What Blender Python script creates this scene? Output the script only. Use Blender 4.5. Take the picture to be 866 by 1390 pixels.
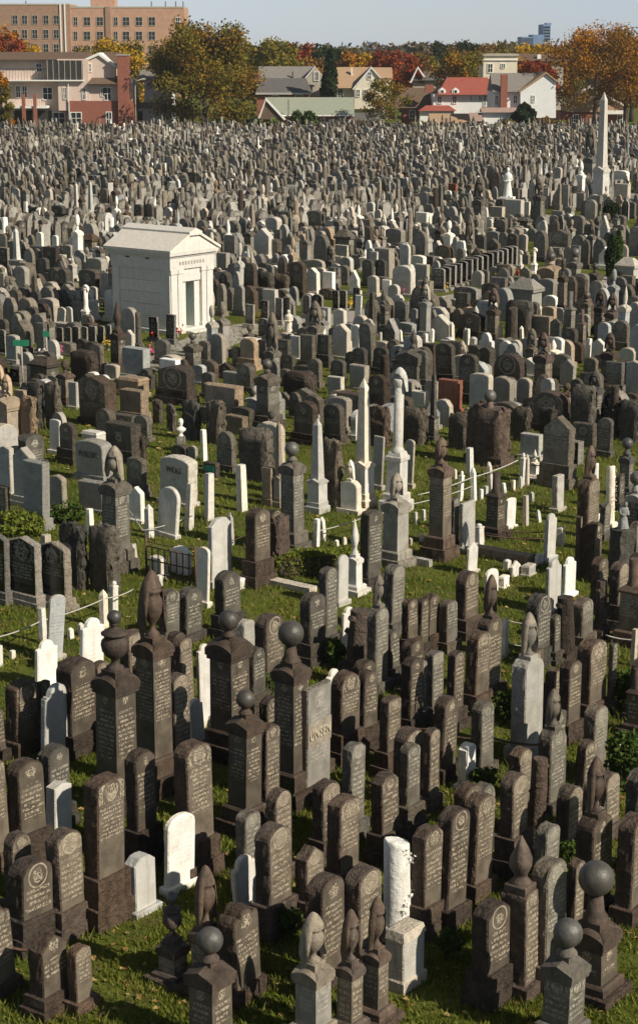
import bpy, math, random
import numpy as np
from mathutils import Vector, noise

for o in list(bpy.data.objects): bpy.data.objects.remove(o)
scene = bpy.context.scene
COL = scene.collection
R = math.radians
# ------------------------------------------------------------------ camera
FPX, CXP, CYP, CAMH, HORIZON = 2500.0, 433.0, 695.0, 12.0, 60.0
PITCH = math.atan((CYP - HORIZON) / FPX)
CP, SP = math.cos(PITCH), math.sin(PITCH)
cam = bpy.data.cameras.new('camera'); cam.sensor_fit = 'VERTICAL'; cam.sensor_height = 24.0
cam.lens = 24.0 * FPX / 1390.0; cam.clip_start = 1.0; cam.clip_end = 9000.0
camo = bpy.data.objects.new('camera', cam); COL.objects.link(camo)
camo.location = (0, 0, CAMH); camo.rotation_euler = (R(90) - PITCH, 0, 0)
scene.camera = camo
# ------------------------------------------------------------------ sky and sun
SUN_ELEV = R(35); SUN_H = Vector((0.82, -0.57)).normalized()
world = bpy.data.worlds.new('World'); scene.world = world; world.use_nodes = True
wn = world.node_tree.nodes; wl = world.node_tree.links
for n in list(wn): wn.remove(n)
wo = wn.new('ShaderNodeOutputWorld'); wb = wn.new('ShaderNodeBackground'); wb.inputs[1].default_value = 0.068
sk = wn.new('ShaderNodeTexSky'); sk.sky_type = 'NISHITA'; sk.sun_disc = False
sk.sun_elevation = SUN_ELEV; sk.sun_rotation = math.atan2(SUN_H.x, SUN_H.y)
sk.air_density = 1.0; sk.dust_density = 0.15; sk.ozone_density = 1.0
# thin high cloud over the whole sky
tc = wn.new('ShaderNodeTexCoord'); mpn = wn.new('ShaderNodeMapping'); mpn.inputs['Scale'].default_value = (2.0, 2.0, 9.0)
nz = wn.new('ShaderNodeTexNoise'); nz.inputs['Scale'].default_value = 2.2; nz.inputs['Detail'].default_value = 6
rp = wn.new('ShaderNodeValToRGB'); rp.color_ramp.elements[0].position = 0.35; rp.color_ramp.elements[1].position = 0.7
rp.color_ramp.elements[0].color = (0.62, 0.62, 0.62, 1); rp.color_ramp.elements[1].color = (0.92, 0.92, 0.92, 1)
bw = wn.new('ShaderNodeRGBToBW'); cm = wn.new('ShaderNodeMixRGB')
tint = wn.new('ShaderNodeMixRGB'); tint.blend_type = 'MULTIPLY'; tint.inputs[0].default_value = 1; tint.inputs[2].default_value = (0.84, 1.0, 1.21, 1)
wl.new(tc.outputs['Generated'], mpn.inputs[0]); wl.new(mpn.outputs[0], nz.inputs[0]); wl.new(nz.outputs[0], rp.inputs[0])
wl.new(sk.outputs[0], bw.inputs[0]); wl.new(bw.outputs[0], tint.inputs[1])
wl.new(rp.outputs[0], cm.inputs[0]); wl.new(sk.outputs[0], cm.inputs[1]); wl.new(tint.outputs[0], cm.inputs[2])
wl.new(cm.outputs[0], wb.inputs[0]); wl.new(wb.outputs[0], wo.inputs[0])
sl = bpy.data.lights.new('sun', 'SUN'); sl.energy = 4.8; sl.angle = R(0.55); sl.color = (1.0, 0.91, 0.75)
so = bpy.data.objects.new('sun', sl); COL.objects.link(so); so.location = (60, -40, 80)
sd = Vector((SUN_H.x * math.cos(SUN_ELEV), SUN_H.y * math.cos(SUN_ELEV), math.sin(SUN_ELEV)))
so.rotation_euler = (-sd).to_track_quat('-Z', 'Y').to_euler()
scene.view_settings.view_transform = 'Standard'; scene.view_settings.look = 'None'
scene.view_settings.gamma = 1.0; scene.view_settings.exposure = 0.28
scene.cycles.use_denoising = True
scene.cycles.max_bounces = 5; scene.cycles.diffuse_bounces = 3; scene.cycles.glossy_bounces = 2
scene.cycles.transmission_bounces = 2; scene.cycles.transparent_max_bounces = 4

rng = random.Random(11)
def ground(px, py):
    dx = (px - CXP) / FPX; dy = (CYP - py) / FPX
    t = -CAMH / (-SP + dy * CP)
    return dx * t, (CP + dy * SP) * t
def project(x, y, z=0.0):
    d = y * CP - (z - CAMH) * SP; v = y * SP + (z - CAMH) * CP
    return CXP + FPX * x / d, CYP - FPX * v / d
def zat(py, y):
    k = (CYP - py) / FPX
    return CAMH + y * (k * CP - SP) / (CP + k * SP)
def xat(px, y, z=6.0):
    return (px - CXP) / FPX * (y * CP - (z - CAMH) * SP)

# ------------------------------------------------------------------ materials
def newmat(name):
    m = bpy.data.materials.new(name); m.use_nodes = True
    nt = m.node_tree; b = nt.nodes['Principled BSDF']
    return m, nt, b
class NB:
    """small node helper"""
    def __init__(s, nt): s.nt = nt
    def n(s, t, **kw):
        nd = s.nt.nodes.new(t)
        for k, v in kw.items():
            if k in ('operation', 'blend_type', 'feature', 'attribute_name', 'distance', 'attribute_type'): setattr(nd, k, v)
            else: nd.inputs[k.replace('_', ' ')].default_value = v
        return nd
    def put(s, sock, v):
        if hasattr(v, 'is_output'): s.nt.links.new(v, sock)
        else: sock.default_value = v
    def math(s, op, a, b=0.0, c=0.0):
        nd = s.nt.nodes.new('ShaderNodeMath'); nd.operation = op
        s.put(nd.inputs[0], a); s.put(nd.inputs[1], b); s.put(nd.inputs[2], c)
        return nd.outputs[0]
    def mix(s, f, a, b, bt='MIX'):
        nd = s.nt.nodes.new('ShaderNodeMixRGB'); nd.blend_type = bt
        s.put(nd.inputs[0], f); s.put(nd.inputs[1], a); s.put(nd.inputs[2], b)
        return nd.outputs[0]
    def noise(s, vec, scale, detail=4, rough=.55):
        nd = s.nt.nodes.new('ShaderNodeTexNoise'); s.put(nd.inputs['Scale'], scale)
        nd.inputs['Detail'].default_value = detail; nd.inputs['Roughness'].default_value = rough
        if vec is not None: s.nt.links.new(vec, nd.inputs['Vector'])
        return nd.outputs['Fac']
    def ramp(s, f, a, b):
        nd = s.nt.nodes.new('ShaderNodeMapRange'); nd.inputs[1].default_value = a; nd.inputs[2].default_value = b
        s.put(nd.inputs[0], f); return nd.outputs[0]
    def mapping(s, vec, scale):
        nd = s.nt.nodes.new('ShaderNodeMapping'); nd.inputs['Scale'].default_value = scale
        s.nt.links.new(vec, nd.inputs[0]); return nd.outputs[0]
    def comb(s, x, y, z):
        nd = s.nt.nodes.new('ShaderNodeCombineXYZ')
        for i, v in enumerate((x, y, z)): s.put(nd.inputs[i], v)
        return nd.outputs[0]
    def attr(s, name):
        nd = s.nt.nodes.new('ShaderNodeAttribute'); nd.attribute_name = name; return nd
    def geo(s):
        return s.nt.nodes.new('ShaderNodeNewGeometry').outputs['Position']
    def bump(s, h, strength, dist):
        nd = s.nt.nodes.new('ShaderNodeBump'); nd.inputs['Strength'].default_value = strength; nd.inputs['Distance'].default_value = dist
        s.nt.links.new(h, nd.inputs['Height']); return nd.outputs[0]

def c4(c, k=1.0): return (c[0] * k, c[1] * k, c[2] * k, 1)

def stone(name, col, col2, stain, rough, bump=1.0, spec=.35):
    """weathered stone body: two tones, grain, soot streaks, small per-stone shift"""
    m, nt, b = newmat(name); N = NB(nt); p = N.geo()
    rv = N.attr('rnd'); sp = nt.nodes.new('ShaderNodeSeparateXYZ'); nt.links.new(rv.outputs['Vector'], sp.inputs[0])
    big = N.ramp(N.noise(p, 5.5, 6, .68), .34, .68)
    grain = N.noise(p, 95, 2)
    streak = N.ramp(N.noise(N.mapping(p, (9, 9, .9)), 1.0, 5), .50, .72)
    k = N.mix(big, c4(col), c4(col2))
    k = N.mix(N.math('MULTIPLY', streak, .55), k, c4(stain))
    k = N.mix(N.math('MULTIPLY', N.ramp(N.noise(p, 17, 5, .7), .54, .70), .5), k, c4(stain))
    k = N.mix(N.math('MULTIPLY', N.ramp(grain, .3, .7), .35), k, N.mix(1.0, k, (1.9, 1.85, 1.8, 1), 'MULTIPLY'))
    lich = N.math('MULTIPLY', N.ramp(N.noise(p, 7.5, 5, .7), .60, .70), N.math('MULTIPLY', sp.outputs[1], .45))
    k = N.mix(lich, k, N.mix(.5, (.21, .20, .155, 1), N.mix(1.0, k, (2.2, 2.2, 2.0, 1), 'MULTIPLY')))
    sc = N.math('MULTIPLY_ADD', sp.outputs[0], .8, .60)
    k = N.mix(1.0, k, N.comb(sc, sc, sc), 'MULTIPLY')
    warm = N.mix(sp.outputs[1], (1.10, 1.0, .88, 1), (.96, 1.0, 1.04, 1))
    k = N.mix(1.0, k, warm, 'MULTIPLY')
    nt.links.new(k, b.inputs['Base Color'])
    b.inputs['Roughness'].default_value = rough; b.inputs['Specular IOR Level'].default_value = spec
    h = N.math('ADD', N.math('ADD', N.math('MULTIPLY', N.noise(p, 26, 5, .65), .8), N.math('MULTIPLY', N.noise(p, 10, 3, .6), 1.5)), N.math('MULTIPLY', grain, .2))
    nt.links.new(N.bump(h, .95 * bump, .055), b.inputs['Normal'])
    return m

def carved(name, col, col2, letter, rough, spec=.5, amount=.85, panel=None):
    """dressed front face with an emblem at its head and lines of incised lettering"""
    m, nt, b = newmat(name); N = NB(nt); p = N.geo()
    cv = nt.nodes.new('ShaderNodeSeparateXYZ'); nt.links.new(N.attr('carve').outputs['Vector'], cv.inputs[0])
    rv = nt.nodes.new('ShaderNodeSeparateXYZ'); nt.links.new(N.attr('rnd').outputs['Vector'], rv.inputs[0])
    u, d, a = cv.outputs[0], cv.outputs[1], cv.outputs[2]
    rnd, rnd2, hf = rv.outputs[0], rv.outputs[1], rv.outputs[2]
    k = N.mix(N.ramp(N.noise(p, 4.0, 5), .35, .65), c4(col), c4(col2))
    grain = N.noise(p, 120, 2)
    k = N.mix(N.math('MULTIPLY', N.ramp(grain, .35, .7), .3), k, N.mix(1.0, k, (1.8, 1.75, 1.7, 1), 'MULTIPLY'))
    streak = N.ramp(N.noise(N.mapping(p, (11, 11, .7)), 1.0, 4), .52, .75)
    k = N.mix(N.math('MULTIPLY', streak, .4), k, N.mix(1.0, k, (.55, .5, .45, 1), 'MULTIPLY'))
    sc = N.math('MULTIPLY_ADD', rnd, .6, .7)
    k = N.mix(1.0, k, N.comb(sc, sc, sc), 'MULTIPLY')
    # lettering
    pitch = N.math('MULTIPLY_ADD', rnd2, .025, .062)
    row = N.math('FLOOR', N.math('DIVIDE', d, pitch)); fr = N.math('FRACT', N.math('DIVIDE', d, pitch))
    band = N.math('MULTIPLY', N.math('GREATER_THAN', fr, .22), N.math('LESS_THAN', fr, .80))
    off = N.math('MULTIPLY', rnd, 91.0)
    g = N.noise(N.comb(N.math('MULTIPLY', u, 42.0), N.math('ADD', N.math('MULTIPLY', row, 7.31), off), N.math('MULTIPLY', d, 30.0)), 1.0, 1)
    glyph = N.ramp(g, .46, .56)
    wd = N.noise(N.comb(N.math('MULTIPLY', row, 3.7), off, 2.0), 1.0, 0)
    inl = N.math('LESS_THAN', N.math('ABSOLUTE', u), N.math('MULTIPLY', a, N.math('MULTIPLY_ADD', wd, .75, .38)))
    inl = N.math('MULTIPLY', inl, N.math('LESS_THAN', N.math('ABSOLUTE', u), N.math('MULTIPLY', a, .84)))
    st = N.math('GREATER_THAN', d, N.math('MULTIPLY', a, 1.30))
    en = N.math('LESS_THAN', d, N.math('MULTIPLY', hf, N.math('MULTIPLY_ADD', rnd2, .3, .62)))
    txt = N.math('MULTIPLY', N.math('MULTIPLY', glyph, band), N.math('MULTIPLY', inl, N.math('MULTIPLY', st, en)))
    # emblem: leaf scroll in a ring
    ex = N.math('DIVIDE', u, a); ez = N.math('DIVIDE', N.math('SUBTRACT', d, N.math('MULTIPLY', a, .68)), a)
    rr = N.math('SQRT', N.math('ADD', N.math('MULTIPLY', ex, ex), N.math('MULTIPLY', ez, ez)))
    vor = nt.nodes.new('ShaderNodeTexVoronoi'); vor.feature = 'DISTANCE_TO_EDGE'; vor.inputs['Scale'].default_value = 1.0
    nt.links.new(N.comb(N.math('MULTIPLY', N.math('ABSOLUTE', ex), N.math('MULTIPLY_ADD', rnd, 6.0, 3.4)), N.math('MULTIPLY', ez, N.math('MULTIPLY_ADD', rnd2, 6.0, 3.4)), off), vor.inputs['Vector'])
    orn = N.math('MULTIPLY', N.math('LESS_THAN', vor.outputs['Distance'], .13), N.math('LESS_THAN', N.math('ADD', rr, N.math('MULTIPLY', N.noise(N.comb(ex, ez, off), 3.5, 2), .5)), N.math('MULTIPLY_ADD', rnd, .35, .50)))
    ring = N.math('LESS_THAN', N.math('ABSOLUTE', N.math('SUBTRACT', rr, .58)), .04)
    orn = N.math('MAXIMUM', orn, N.math('MULTIPLY', ring, N.math('GREATER_THAN', rnd2, .78)))
    spn = N.math('MULTIPLY', N.math('MULTIPLY', N.math('GREATER_THAN', rr, .66), N.math('LESS_THAN', d, N.math('MULTIPLY', a, 1.2))),
                 N.math('LESS_THAN', vor.outputs['Distance'], .09))
    orn = N.math('MAXIMUM', orn, N.math('MULTIPLY', spn, N.math('GREATER_THAN', rnd, .45)))
    if panel is not None:      # polished stone with a frosted scalloped panel
        e1 = N.math('LESS_THAN', N.math('ABSOLUTE', u), N.math('MULTIPLY', a, .68))
        e2 = N.math('MULTIPLY', N.math('GREATER_THAN', d, N.math('MULTIPLY', a, 1.0)), N.math('LESS_THAN', d, N.math('MULTIPLY', hf, .82)))
        k = N.mix(N.math('MULTIPLY', N.math('MULTIPLY', e1, e2), panel), k, c4(letter))
        txt = N.math('MULTIPLY', txt, .9)
    wear = N.ramp(N.noise(p, 9.0, 4), .24, .52)
    f = N.math('MULTIPLY', N.math('MAXIMUM', txt, orn), N.math('MULTIPLY', wear, amount))
    k = N.mix(f, k, c4(letter))
    nt.links.new(k, b.inputs['Base Color'])
    nt.links.new(N.math('MULTIPLY_ADD', f, .3, rough), b.inputs['Roughness']); b.inputs['Specular IOR Level'].default_value = spec
    hh = N.math('SUBTRACT', N.math('MULTIPLY', N.noise(p, 30, 4), .25), N.math('MULTIPLY', f, .5))
    nt.links.new(N.bump(hh, .5, .012), b.inputs['Normal'])
    return m

BODY, FACE, DRESS = {}, {}, {}
def cls(key, col, col2, stain, rough, letter, face, face2, frough, amount=.85, bump=1.0, spec=.3, panel=None):
    BODY[key] = stone('stone_' + key, col, col2, stain, rough, bump, spec)
    DRESS[key] = stone('dressed_' + key, col, col2, stain, rough - .12, bump * .28, spec + .1)
    FACE[key] = carved('face_' + key, face, face2, letter, frough, .45, amount, panel)
cls('br', (.044, .032, .025), (.095, .069, .053), (.016, .012, .010), .85, (.38, .32, .235), (.072, .059, .045), (.128, .106, .081), .5)
cls('gr', (.060, .053, .044), (.122, .109, .091), (.022, .019, .016), .85, (.36, .335, .27), (.076, .069, .057), (.132, .120, .100), .5)
cls('lg', (.290, .268, .232), (.390, .365, .325), (.150, .130, .100), .75, (.20, .18, .15), (.300, .288, .260), (.380, .368, .338), .6, .35, .6)
cls('wh', (.480, .463, .428), (.640, .625, .590), (.360, .330, .270), .6, (.42, .40, .36), (.520, .503, .468), (.640, .625, .592), .55, .35, .35)
cls('bk', (.180, .170, .155), (.260, .245, .225), (.100, .090, .080), .8, (.30, .295, .28), (.008, .008, .009), (.012, .012, .013), .2, .8, 1.0, .3, .10)
cls('tn', (.270, .205, .145), (.360, .285, .210), (.120, .090, .065), .8, (.16, .125, .09), (.290, .235, .175), (.370, .305, .235), .65, .5)
cls('rd', (.230, .085, .055), (.280, .110, .075), (.150, .060, .045), .5, (.38, .22, .17), (.240, .080, .052), (.290, .105, .070), .3, .4)
cls('bl', (.270, .270, .255), (.350, .350, .335), (.150, .145, .135), .7, (.15, .15, .15), (.260, .270, .275), (.340, .350, .350), .55, .6, .5)
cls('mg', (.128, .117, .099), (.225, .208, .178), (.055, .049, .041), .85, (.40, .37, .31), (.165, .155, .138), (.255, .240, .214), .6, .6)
CKEYS = ['br', 'gr', 'lg', 'wh', 'bk', 'tn', 'rd', 'bl', 'mg']
BALL = stone('stone_ball', (.055, .052, .048), (.090, .086, .080), (.03, .027, .025), .45, .2, .5)

def plain(name, col, rough=.7, var=.25, scale=6.0, spec=.3, metal=0.0, bump=0.0, bscale=40):
    m, nt, b = newmat(name); N = NB(nt); p = N.geo()
    k = N.mix(N.ramp(N.noise(p, scale, 5), .3, .7), c4(col, 1 - var), c4(col, 1 + var))
    nt.links.new(k, b.inputs['Base Color']); b.inputs['Roughness'].default_value = rough
    b.inputs['Specular IOR Level'].default_value = spec; b.inputs['Metallic'].default_value = metal
    if bump: nt.links.new(N.bump(N.noise(p, bscale, 4), bump, .03), b.inputs['Normal'])
    return m
def leafmat(name, a, b_, trans=.25):
    m, nt, b = newmat(name); N = NB(nt)
    rv = nt.nodes.new('ShaderNodeSeparateXYZ'); nt.links.new(N.attr('rnd').outputs['Vector'], rv.inputs[0])
    k = N.mix(rv.outputs[0], c4(a), c4(b_))
    nt.links.new(k, b.inputs['Base Color']); b.inputs['Roughness'].default_value = .65; b.inputs['Specular IOR Level'].default_value = .15
    tr = nt.nodes.new('ShaderNodeBsdfTranslucent'); nt.links.new(k, tr.inputs[0])
    mx = nt.nodes.new('ShaderNodeMixShader'); mx.inputs[0].default_value = trans
    nt.links.new(b.outputs[0], mx.inputs[1]); nt.links.new(tr.outputs[0], mx.inputs[2])
    nt.links.new(mx.outputs[0], nt.nodes['Material Output'].inputs[0])
    return m
M = {}
M['bronze'] = plain('verdigris_bronze', (.075, .19, .14), .6, .35, 9)
M['iron'] = plain('rusty_iron', (.10, .06, .04), .8, .4, 20)
M['wire'] = plain('galvanised_wire', (.42, .40, .36), .6, .2, 10)
M['marble'] = stone('mausoleum_marble', (.46, .455, .44), (.54, .535, .52), (.38, .37, .345), .6, .15, .3)
M['asphalt'] = plain('pale_path', (.30, .275, .24), .9, .2, 3, bump=.3)
M['bark'] = plain('bark', (.075, .055, .04), .9, .35, 8, bump=.6, bscale=25)
M['palebark'] = plain('pale_bark', (.42, .38, .32), .8, .3, 5)
M['sign'] = plain('sign_green', (.02, .16, .09), .4, .1, 6)
M['teal'] = plain('plaque_teal', (.03, .30, .24), .4, .1, 6)
M['letter'] = plain('raised_letter', (.16, .135, .105), .7, .15, 20)
M['letterpale'] = plain('raised_letter_pale', (.44, .38, .29), .7, .15, 20)
M['ochre'] = plain('petal_yellow', (.62, .40, .04), .6, .2, 30)
M['petalred'] = plain('petal_red', (.55, .05, .03), .6, .2, 30)
M['petalpink'] = plain('petal_pink', (.65, .12, .28), .6, .2, 30)
M['petalwhite'] = plain('petal_white', (.75, .7, .68), .6, .1, 30)

# ------------------------------------------------------------------ mesh building
class MB:
    def __init__(s): s.v = []; s.f = []; s.m = []; s.sm = []; s.c = []
    def vert(s, p, c=(0, 0, 0)): s.v.append(tuple(p)); s.c.append(c); return len(s.v) - 1
    def face(s, idx, m=0, smooth=False): s.f.append(tuple(idx)); s.m.append(m); s.sm.append(smooth)
    def box(s, x0, x1, y0, y1, z0, z1, m=0, ch=0.0):
        """box; ch tapers the top edge as a small chamfer"""
        if ch <= 0:
            q = [s.vert(p) for p in ((x0,y0,z0),(x1,y0,z0),(x1,y1,z0),(x0,y1,z0),(x0,y0,z1),(x1,y0,z1),(x1,y1,z1),(x0,y1,z1))]
            for a in ((0,1,5,4),(1,2,6,5),(2,3,7,6),(3,0,4,7),(4,5,6,7),(3,2,1,0)): s.face([q[i] for i in a], m)
        else:
            s.frustum(x0, x1, y0, y1, z0, z1 - ch, 1, 1, m, cap=False)
            s.frustum(x0, x1, y0, y1, z1 - ch, z1, 1 - 2 * ch / (x1 - x0), 1 - 2 * ch / (y1 - y0), m, bottom=False)
        return s
    def frustum(s, x0, x1, y0, y1, z0, z1, tx, ty, m=0, cap=True, bottom=True):
        cx, cy = (x0 + x1) / 2, (y0 + y1) / 2; hx, hy = (x1 - x0) / 2, (y1 - y0) / 2
        q = [s.vert((cx + a * hx, cy + b * hy, z0)) for a, b in ((-1,-1),(1,-1),(1,1),(-1,1))]
        r = [s.vert((cx + a * hx * tx, cy + b * hy * ty, z1)) for a, b in ((-1,-1),(1,-1),(1,1),(-1,1))]
        for i in range(4): s.face((q[i], q[(i + 1) % 4], r[(i + 1) % 4], r[i]), m)
        if cap: s.face(r, m)
        if bottom: s.face(q[::-1], m)
        return s
    def rough(s, x0, x1, y0, y1, z0, z1, amp, step, seed, m=0, face=None, facem=1):
        """rock-pitched block: subdivided faces pushed about by one continuous noise"""
        nx = max(1, min(6, round((x1 - x0) / step))); ny = max(1, min(6, round((y1 - y0) / step))); nz = max(1, min(8, round((z1 - z0) / step)))
        memo = {}
        def g(i, j, k):
            if (i, j, k) in memo: return memo[(i, j, k)]
            p = Vector((x0 + (x1 - x0) * i / nx, y0 + (y1 - y0) * j / ny, z0 + (z1 - z0) * k / nz))
            n = noise.noise_vector(p * (1.1 / step) + Vector((seed, seed * .7, 3.3)))
            w = amp if k > 0 else amp * .4
            q = p + n * w
            memo[(i, j, k)] = s.vert(q); return memo[(i, j, k)]
        for i in range(nx):
            for k in range(nz):
                s.face((g(i,0,k), g(i+1,0,k), g(i+1,0,k+1), g(i,0,k+1)), m); s.face((g(i+1,ny,k), g(i,ny,k), g(i,ny,k+1), g(i+1,ny,k+1)), m)
            for j in range(ny): s.face((g(i,j,nz), g(i+1,j,nz), g(i+1,j+1,nz), g(i,j+1,nz)), m)
        for j in range(ny):
            for k in range(nz):
                s.face((g(0,j+1,k), g(0,j,k), g(0,j,k+1), g(0,j+1,k+1)), m); s.face((g(nx,j,k), g(nx,j+1,k), g(nx,j+1,k+1), g(nx,j,k+1)), m)
        return s
    def lathe(s, prof, n=16, m=0, cx=0, cy=0, z0=0, fn=None, smooth=True, capb=False):
        rings = []
        for (r, z) in prof:
            ring = []
            for i in range(n):
                t = 2 * math.pi * i / n
                rr, zz = (fn(t, r, z) if fn else (r, z))
                ring.append(s.vert((cx + rr * math.cos(t), cy + rr * math.sin(t), z0 + zz)))
            rings.append(ring)
        for a, b in zip(rings, rings[1:]):
            for i in range(n): s.face((a[i], a[(i + 1) % n], b[(i + 1) % n], b[i]), m, smooth)
        s.face(rings[-1], m, False)
        if capb: s.face(rings[0][::-1], m, False)
        return s
    def tube(s, pts, r, n=6, m=0, smooth=True):
        rs = r if isinstance(r, (list, tuple)) else [r] * len(pts)
        rings = []
        for i, p in enumerate(pts):
            p = Vector(p); t = (Vector(pts[min(i + 1, len(pts) - 1)]) - Vector(pts[max(i - 1, 0)])).normalized()
            a = t.cross(Vector((0, 0, 1)));
            if a.length < .05: a = t.cross(Vector((1, 0, 0)))
            a.normalize(); b = t.cross(a)
            rings.append([s.vert(p + (a * math.cos(2*math.pi*k/n) + b * math.sin(2*math.pi*k/n)) * rs[i]) for k in range(n)])
        for a, b in zip(rings, rings[1:]):
            for i in range(n): s.face((a[i], b[i], b[(i + 1) % n], a[(i + 1) % n]), m, smooth)
        s.face(rings[0], m); s.face(rings[-1][::-1], m)
        return s
    def poly(s, pts, y0, y1, m=0):
        """polygon given in x,z extruded from y0 to y1"""
        a = [s.vert((x, y0, z)) for x, z in pts]; b = [s.vert((x, y1, z)) for x, z in pts]
        n = len(pts); s.face(a, m); s.face(b[::-1], m)
        for i in range(n): s.face((a[i], b[i], b[(i + 1) % n], a[(i + 1) % n]), m)
        return s
    def polyx(s, pts, x0, x1, m=0):
        """polygon given in y,z extruded from x0 to x1"""
        a = [s.vert((x0, y, z)) for y, z in pts]; b = [s.vert((x1, y, z)) for y, z in pts]
        n = len(pts); s.face(a[::-1], m); s.face(b, m)
        for i in range(n): s.face((a[i], a[(i + 1) % n], b[(i + 1) % n], b[i]), m)
        return s
    def arrays(s):
        lt = np.array([len(f) for f in s.f], np.int32)
        return dict(v=np.array(s.v, np.float32).reshape(-1, 3), l=np.array([i for f in s.f for i in f], np.int32), t=lt,
                    m=np.array(s.m, np.int32), s=np.array(s.sm, bool), c=np.array(s.c, np.float32).reshape(-1, 3))

def mesh_from(name, a, mats, rnd):
    me = bpy.data.meshes.new(name); nv = len(a['v'])
    me.vertices.add(nv); me.vertices.foreach_set('co', a['v'].ravel())
    me.loops.add(len(a['l'])); me.loops.foreach_set('vertex_index', a['l'])
    me.polygons.add(len(a['t']))
    st = np.concatenate([[0], np.cumsum(a['t'])[:-1]]).astype(np.int32)
    me.polygons.foreach_set('loop_start', st); me.polygons.foreach_set('loop_total', a['t'])
    me.polygons.foreach_set('material_index', a['m']); me.polygons.foreach_set('use_smooth', a['s'])
    for mt in mats: me.materials.append(mt)
    me.update(calc_edges=True)
    at = me.attributes.new('carve', 'FLOAT_VECTOR', 'POINT'); at.data.foreach_set('vector', a['c'].ravel())
    at = me.attributes.new('rnd', 'FLOAT_VECTOR', 'POINT')
    r = np.broadcast_to(np.asarray(rnd, np.float32), (nv, 3)).astype(np.float32).copy()
    at.data.foreach_set('vector', r.ravel())
    return me
def add(name, mb, mats, parent=None, rnd=(.5, .5, 1.0), loc=None, rz=None):
    if not isinstance(mats, (list, tuple)): mats = [mats]
    o = bpy.data.objects.new(name, mesh_from(name, mb.arrays() if isinstance(mb, MB) else mb, mats, rnd)); COL.objects.link(o)
    if parent is not None: o.parent = parent
    if loc is not None: o.location = loc
    if rz is not None: o.rotation_euler = (0, 0, rz)
    return o
def empty(name, loc, rz=0.0, rx=0.0, ry=0.0):
    o = bpy.data.objects.new(name, None); COL.objects.link(o); o.location = loc; o.rotation_euler = (rx, ry, rz)
    o.empty_display_size = .2
    return o
def tag(o, label, cat, group=None):
    o['label'] = label; o['category'] = cat
    if group: o['group'] = group
    return o
def kind(o, k, label=None, cat=None):
    o['kind'] = k
    if label: o['label'] = label
    if cat: o['category'] = cat
    return o

# ------------------------------------------------------------------ stone shapes
def outline(top, W, H, seed=0.0):
    """front outline, right foot up over the head to the left foot, as (x, z)"""
    a = W / 2; P = []
    def arc(rise, n, z0, x0=a): return [(x0 * math.cos(math.pi * i / n), z0 + rise * math.sin(math.pi * i / n)) for i in range(n + 1)]
    if top == 'R': P = arc(.62 * a, 10, H - .62 * a)
    elif top == 'S': P = arc(.28 * a, 8, H - .28 * a)
    elif top == 'F': P = [(a, H), (-a, H)]
    elif top == 'G': P = [(a, H - .75 * a), (0, H), (-a, H - .75 * a)]
    elif top == 'L': P = [(a, H - .30 * a), (0, H), (-a, H - .30 * a)]
    elif top == 'C': P = [(a, H - .48 * a), (.5 * a, H - .06 * a), (0, H), (-.5 * a, H - .06 * a), (-a, H - .48 * a)]
    elif top == 'P':
        q = [(a * (1 - (i / 6) ** 1.7), H - .95 * a + .95 * a * math.sin(math.pi / 2 * i / 6) ** .9) for i in range(7)]
        P = q + [(-x, z) for x, z in q[-2::-1]]
    elif top == 'O':
        q = [(a, H - .66 * a), (.80 * a, H - .56 * a), (.66 * a, H - .60 * a)] + [(.62 * a * math.cos(math.pi * i / 12), H - .52 * a + .52 * a * math.sin(math.pi * i / 12)) for i in range(1, 7)]
        P = q + [(-x, z) for x, z in q[-2::-1]]
    elif top == 'Q':
        q = [(a, H - .7 * a)] + [(.68 * a + .32 * a * math.cos(t), H - .62 * a + .34 * a * math.sin(t)) for t in (0, .6, 1.2, 1.8, 2.3)] + [(.5 * a * math.cos(t), H - .5 * a + .5 * a * math.sin(t)) for t in (.35, .8, 1.2, 1.57)]
        P = q + [(-x, z) for x, z in q[-2::-1]]
    elif top == 'D':
        q = [(.5 * a + .5 * a * math.cos(math.pi * i / 8), H - .4 * a + .4 * a * math.sin(math.pi * i / 8)) for i in range(8)]
        P = q + [(0, H - .36 * a)] + [(-x, z) for x, z in q[::-1]]
    else:   # K: rough-hewn boulder top
        n = 12
        for i in range(n + 1):
            t = math.pi * i / n
            e = .62; cx = math.copysign(abs(math.cos(t)) ** e, math.cos(t)); sz = math.sin(t) ** e
            j = 1 + .10 * noise.noise(Vector((i * .9, seed, 0)))
            P.append((a * cx * j, H - .55 * a + .55 * a * sz * (1 + .12 * noise.noise(Vector((seed, i * .8, 2))))))
    return P
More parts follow.
